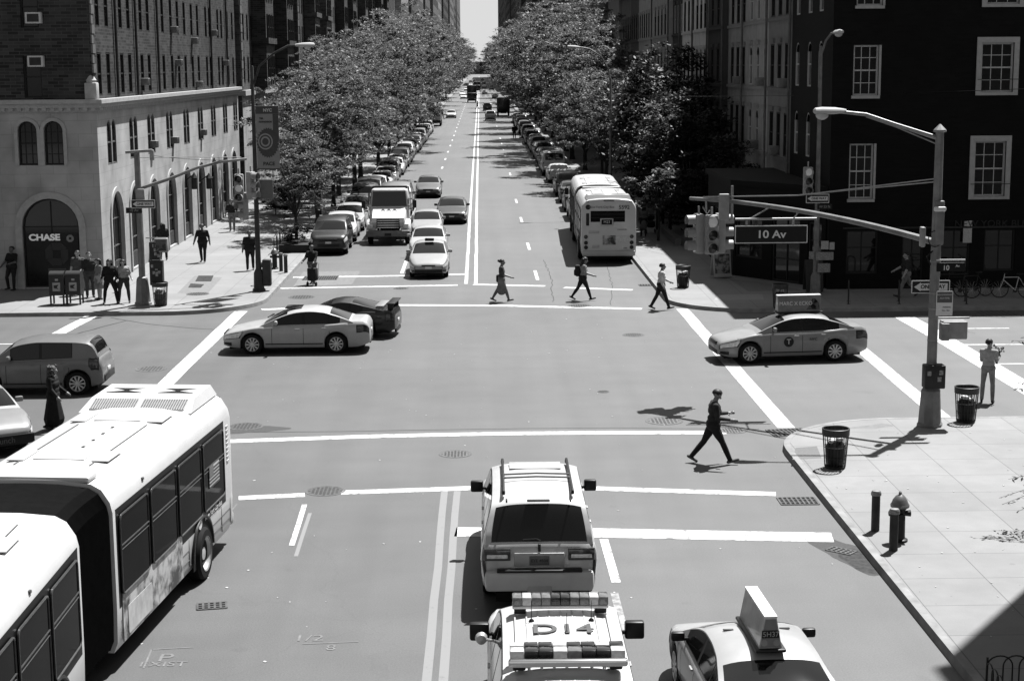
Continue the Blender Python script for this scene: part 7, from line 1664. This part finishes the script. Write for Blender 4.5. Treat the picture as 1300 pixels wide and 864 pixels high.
for i, (x, y, k, s, lb) in enumerate(((11.6, 103, 0, 1.15, 'dark conical evergreen in the front gardens, the tallest beside the pale row houses'), (12.2, 96.5, 0, .95, 'dark evergreen in the front gardens facing the grey row house'), (11.4, 90.5, 0, .86, 'dark evergreen nearest the young bright-leaved tree'), (11.7, 110, 0, 1.1, 'dark evergreen half hidden behind the first street tree'), (12.3, 84.5, 0, .62, 'low dark evergreen next to the splayed shopfront'))):
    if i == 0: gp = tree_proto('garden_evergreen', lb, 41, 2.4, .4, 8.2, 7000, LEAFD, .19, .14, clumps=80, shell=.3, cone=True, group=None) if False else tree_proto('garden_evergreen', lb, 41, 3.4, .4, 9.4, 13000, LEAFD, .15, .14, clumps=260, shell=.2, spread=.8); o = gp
    else: o = place(gp, (0, 0, 0), i*1.3, lb)
    o.location = (x, y, .15); o.scale = (s, s, s)
gp['group'] = 'evergreens in the front gardens'
t = tree_proto('garden_tree', 'small tree with sunlit outer leaves over the front garden wall', 55, 2.0, 2.2, 7.6, 3200, LEAF, .17, .09, clumps=40, shell=.4); t.location = (10.6, 92.5, .15)
MB_l = MB(); MB_l.bx(9.9, 10.2, 84, 116, .15, .5); tag(MB_l.build('garden_wall', CONC, None, False), 'low pale kerb wall edging the front gardens', 'wall')
# hedge and low shrubs behind the left trees
for i, (x, y, s) in enumerate(((-12.6, 112, 1), (-13, 120, 1.1), (-12.4, 128, 1), (-12.8, 137, 1.1), (-12.9, 104, .7))):
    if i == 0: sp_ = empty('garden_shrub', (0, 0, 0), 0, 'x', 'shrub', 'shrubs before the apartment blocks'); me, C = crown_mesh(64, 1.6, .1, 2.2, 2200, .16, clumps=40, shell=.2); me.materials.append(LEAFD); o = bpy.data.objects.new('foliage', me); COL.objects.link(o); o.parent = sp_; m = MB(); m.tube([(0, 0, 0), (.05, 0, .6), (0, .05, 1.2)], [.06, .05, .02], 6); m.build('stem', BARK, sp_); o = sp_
    else: o = place(sp_, (0, 0, 0), i*1.1)
    o.location = (x, y, .15); o.scale = (s, s, s); o['label'] = 'dark rounded shrub before the brick apartment blocks, %s' % ('closest to the bank block', 'second along the front', 'third along the front', 'farthest along the front', 'smallest, beside the bank block')[i]
# sparse tree at the right edge, only twig ends in the picture
tw = empty('sapling', (13.0, 31.5, .15), 0, 'sparse sapling at the right edge reaching thin leafy twigs over the pavement', 'tree')
m = MB(); m.tube([(0, 0, 0), (.03, 0, 1.2), (0, .05, 2.4), (-.1, 0, 3.6), (-.1, 0, 4.6)], [.06, .05, .04, .025, .008], 7); lv = []; gg = random.Random(8)
tips = [Vector(GY(px, py, yy))-Vector((13.0, 31.5, .15)) for px, py, yy in ((1268, 632, 31.8), (1280, 608, 31.8), (1272, 640, 31.5), (1290, 650, 31.3), (1300, 615, 31.9), (1284, 432, 32.6), (1296, 428, 32.7), (1288, 492, 32.2), (1292, 484, 32.4))]
tips += [Vector((gg.uniform(-.5, 1.4), gg.uniform(-1.4, 1.4), gg.uniform(2.2, 4.8))) for _ in range(16)]
for e in tips:
    s = Vector((-.05, 0, max(1.1, min(4.2, e.z-.5)))); mid = s.lerp(e, .55)+Vector((0, 0, .16)); pts = [s, s.lerp(mid, .5), mid, mid.lerp(e, .5)+Vector((0, 0, .03)), e]; m.tube(pts, [.016, .013, .009, .006, .003], 5)
    for k in range(22):
        t_ = gg.uniform(.42, 1.03); b_ = mid.lerp(e, (t_-.42)/.6) if t_ > .42 else mid; lv.append((b_, gg.uniform(0, 6.28), gg.uniform(-.7, .3), gg.uniform(.035, .075)))
m.build('trunk', BARK, tw); m = MB()
for b_, a, d_, s in lv:
    u = Vector((math.cos(a)*math.cos(d_), math.sin(a)*math.cos(d_), math.sin(d_))); w = Vector((-math.sin(a), math.cos(a), gg.uniform(-.3, .3)))*s*.4; m.face([b_, b_+u*s+w, b_+u*s*2, b_+u*s-w])
m.build('crown', LEAFD, tw, False)

# ------------------------------------------------------------ light, sky, camera response
SUN = Vector((.30, .43, 1.0)).normalized()
ld = bpy.data.lights.new('sun', 'SUN'); lo = bpy.data.objects.new('sun', ld); COL.objects.link(lo); ld.energy = 5.0; ld.angle = R(.5); ld.color = (1, 1, 1)
lo.rotation_euler = (-SUN).to_track_quat('-Z', 'Y').to_euler(); lo.location = (40, 60, 120)
w = bpy.data.worlds.new('World'); sc.world = w; w.use_nodes = True; nt = w.node_tree; bg = nt.nodes['Background']
sk = nt.nodes.new('ShaderNodeTexSky'); sk.sky_type = 'NISHITA'; sk.sun_disc = False; sk.sun_elevation = math.asin(SUN.z); sk.sun_rotation = math.atan2(SUN.x, SUN.y); sk.dust_density = 1.0; sk.air_density = .9; sk.ozone_density = 1.0
# black and white film: the sky's luminance, plus the pale haze that lies along the horizon
sp_c = nt.nodes.new('ShaderNodeRGBToBW'); nt.links.new(sk.outputs[0], sp_c.inputs[0])
tc = nt.nodes.new('ShaderNodeTexCoord'); sx_ = nt.nodes.new('ShaderNodeSeparateXYZ'); nt.links.new(tc.outputs['Generated'], sx_.inputs[0])
mr = nt.nodes.new('ShaderNodeMapRange'); mr.interpolation_type = 'SMOOTHSTEP'; mr.inputs[1].default_value = .02; mr.inputs[2].default_value = .13; mr.inputs[3].default_value = .2; mr.inputs[4].default_value = 0; nt.links.new(sx_.outputs[2], mr.inputs[0])
ad_ = nt.nodes.new('ShaderNodeMath'); ad_.operation = 'ADD'; nt.links.new(sp_c.outputs[0], ad_.inputs[0]); nt.links.new(mr.outputs[0], ad_.inputs[1])
mn_ = nt.nodes.new('ShaderNodeMath'); mn_.operation = 'MINIMUM'; mn_.inputs[1].default_value = 3.9; nt.links.new(ad_.outputs[0], mn_.inputs[0]); nt.links.new(mn_.outputs[0], bg.inputs[0]); bg.inputs[1].default_value = .065
vs = sc.view_settings; vs.view_transform = 'Standard'; vs.look = 'None'; vs.exposure = 1.5; vs.gamma = 1; vs.use_curve_mapping = False
sc.render.engine = 'CYCLES'; cy = sc.cycles; cy.use_denoising = True; cy.max_bounces = 6; cy.diffuse_bounces = 3; cy.glossy_bounces = 3; cy.transparent_max_bounces = 4; cy.volume_bounces = 0
for o_ in bpy.data.objects:
    if o_.get('label') and (len(o_['label'].split()) > 16 or len(o_['label'].split()) < 4): print('LABEL', len(o_['label'].split()), o_.name, o_['label'])
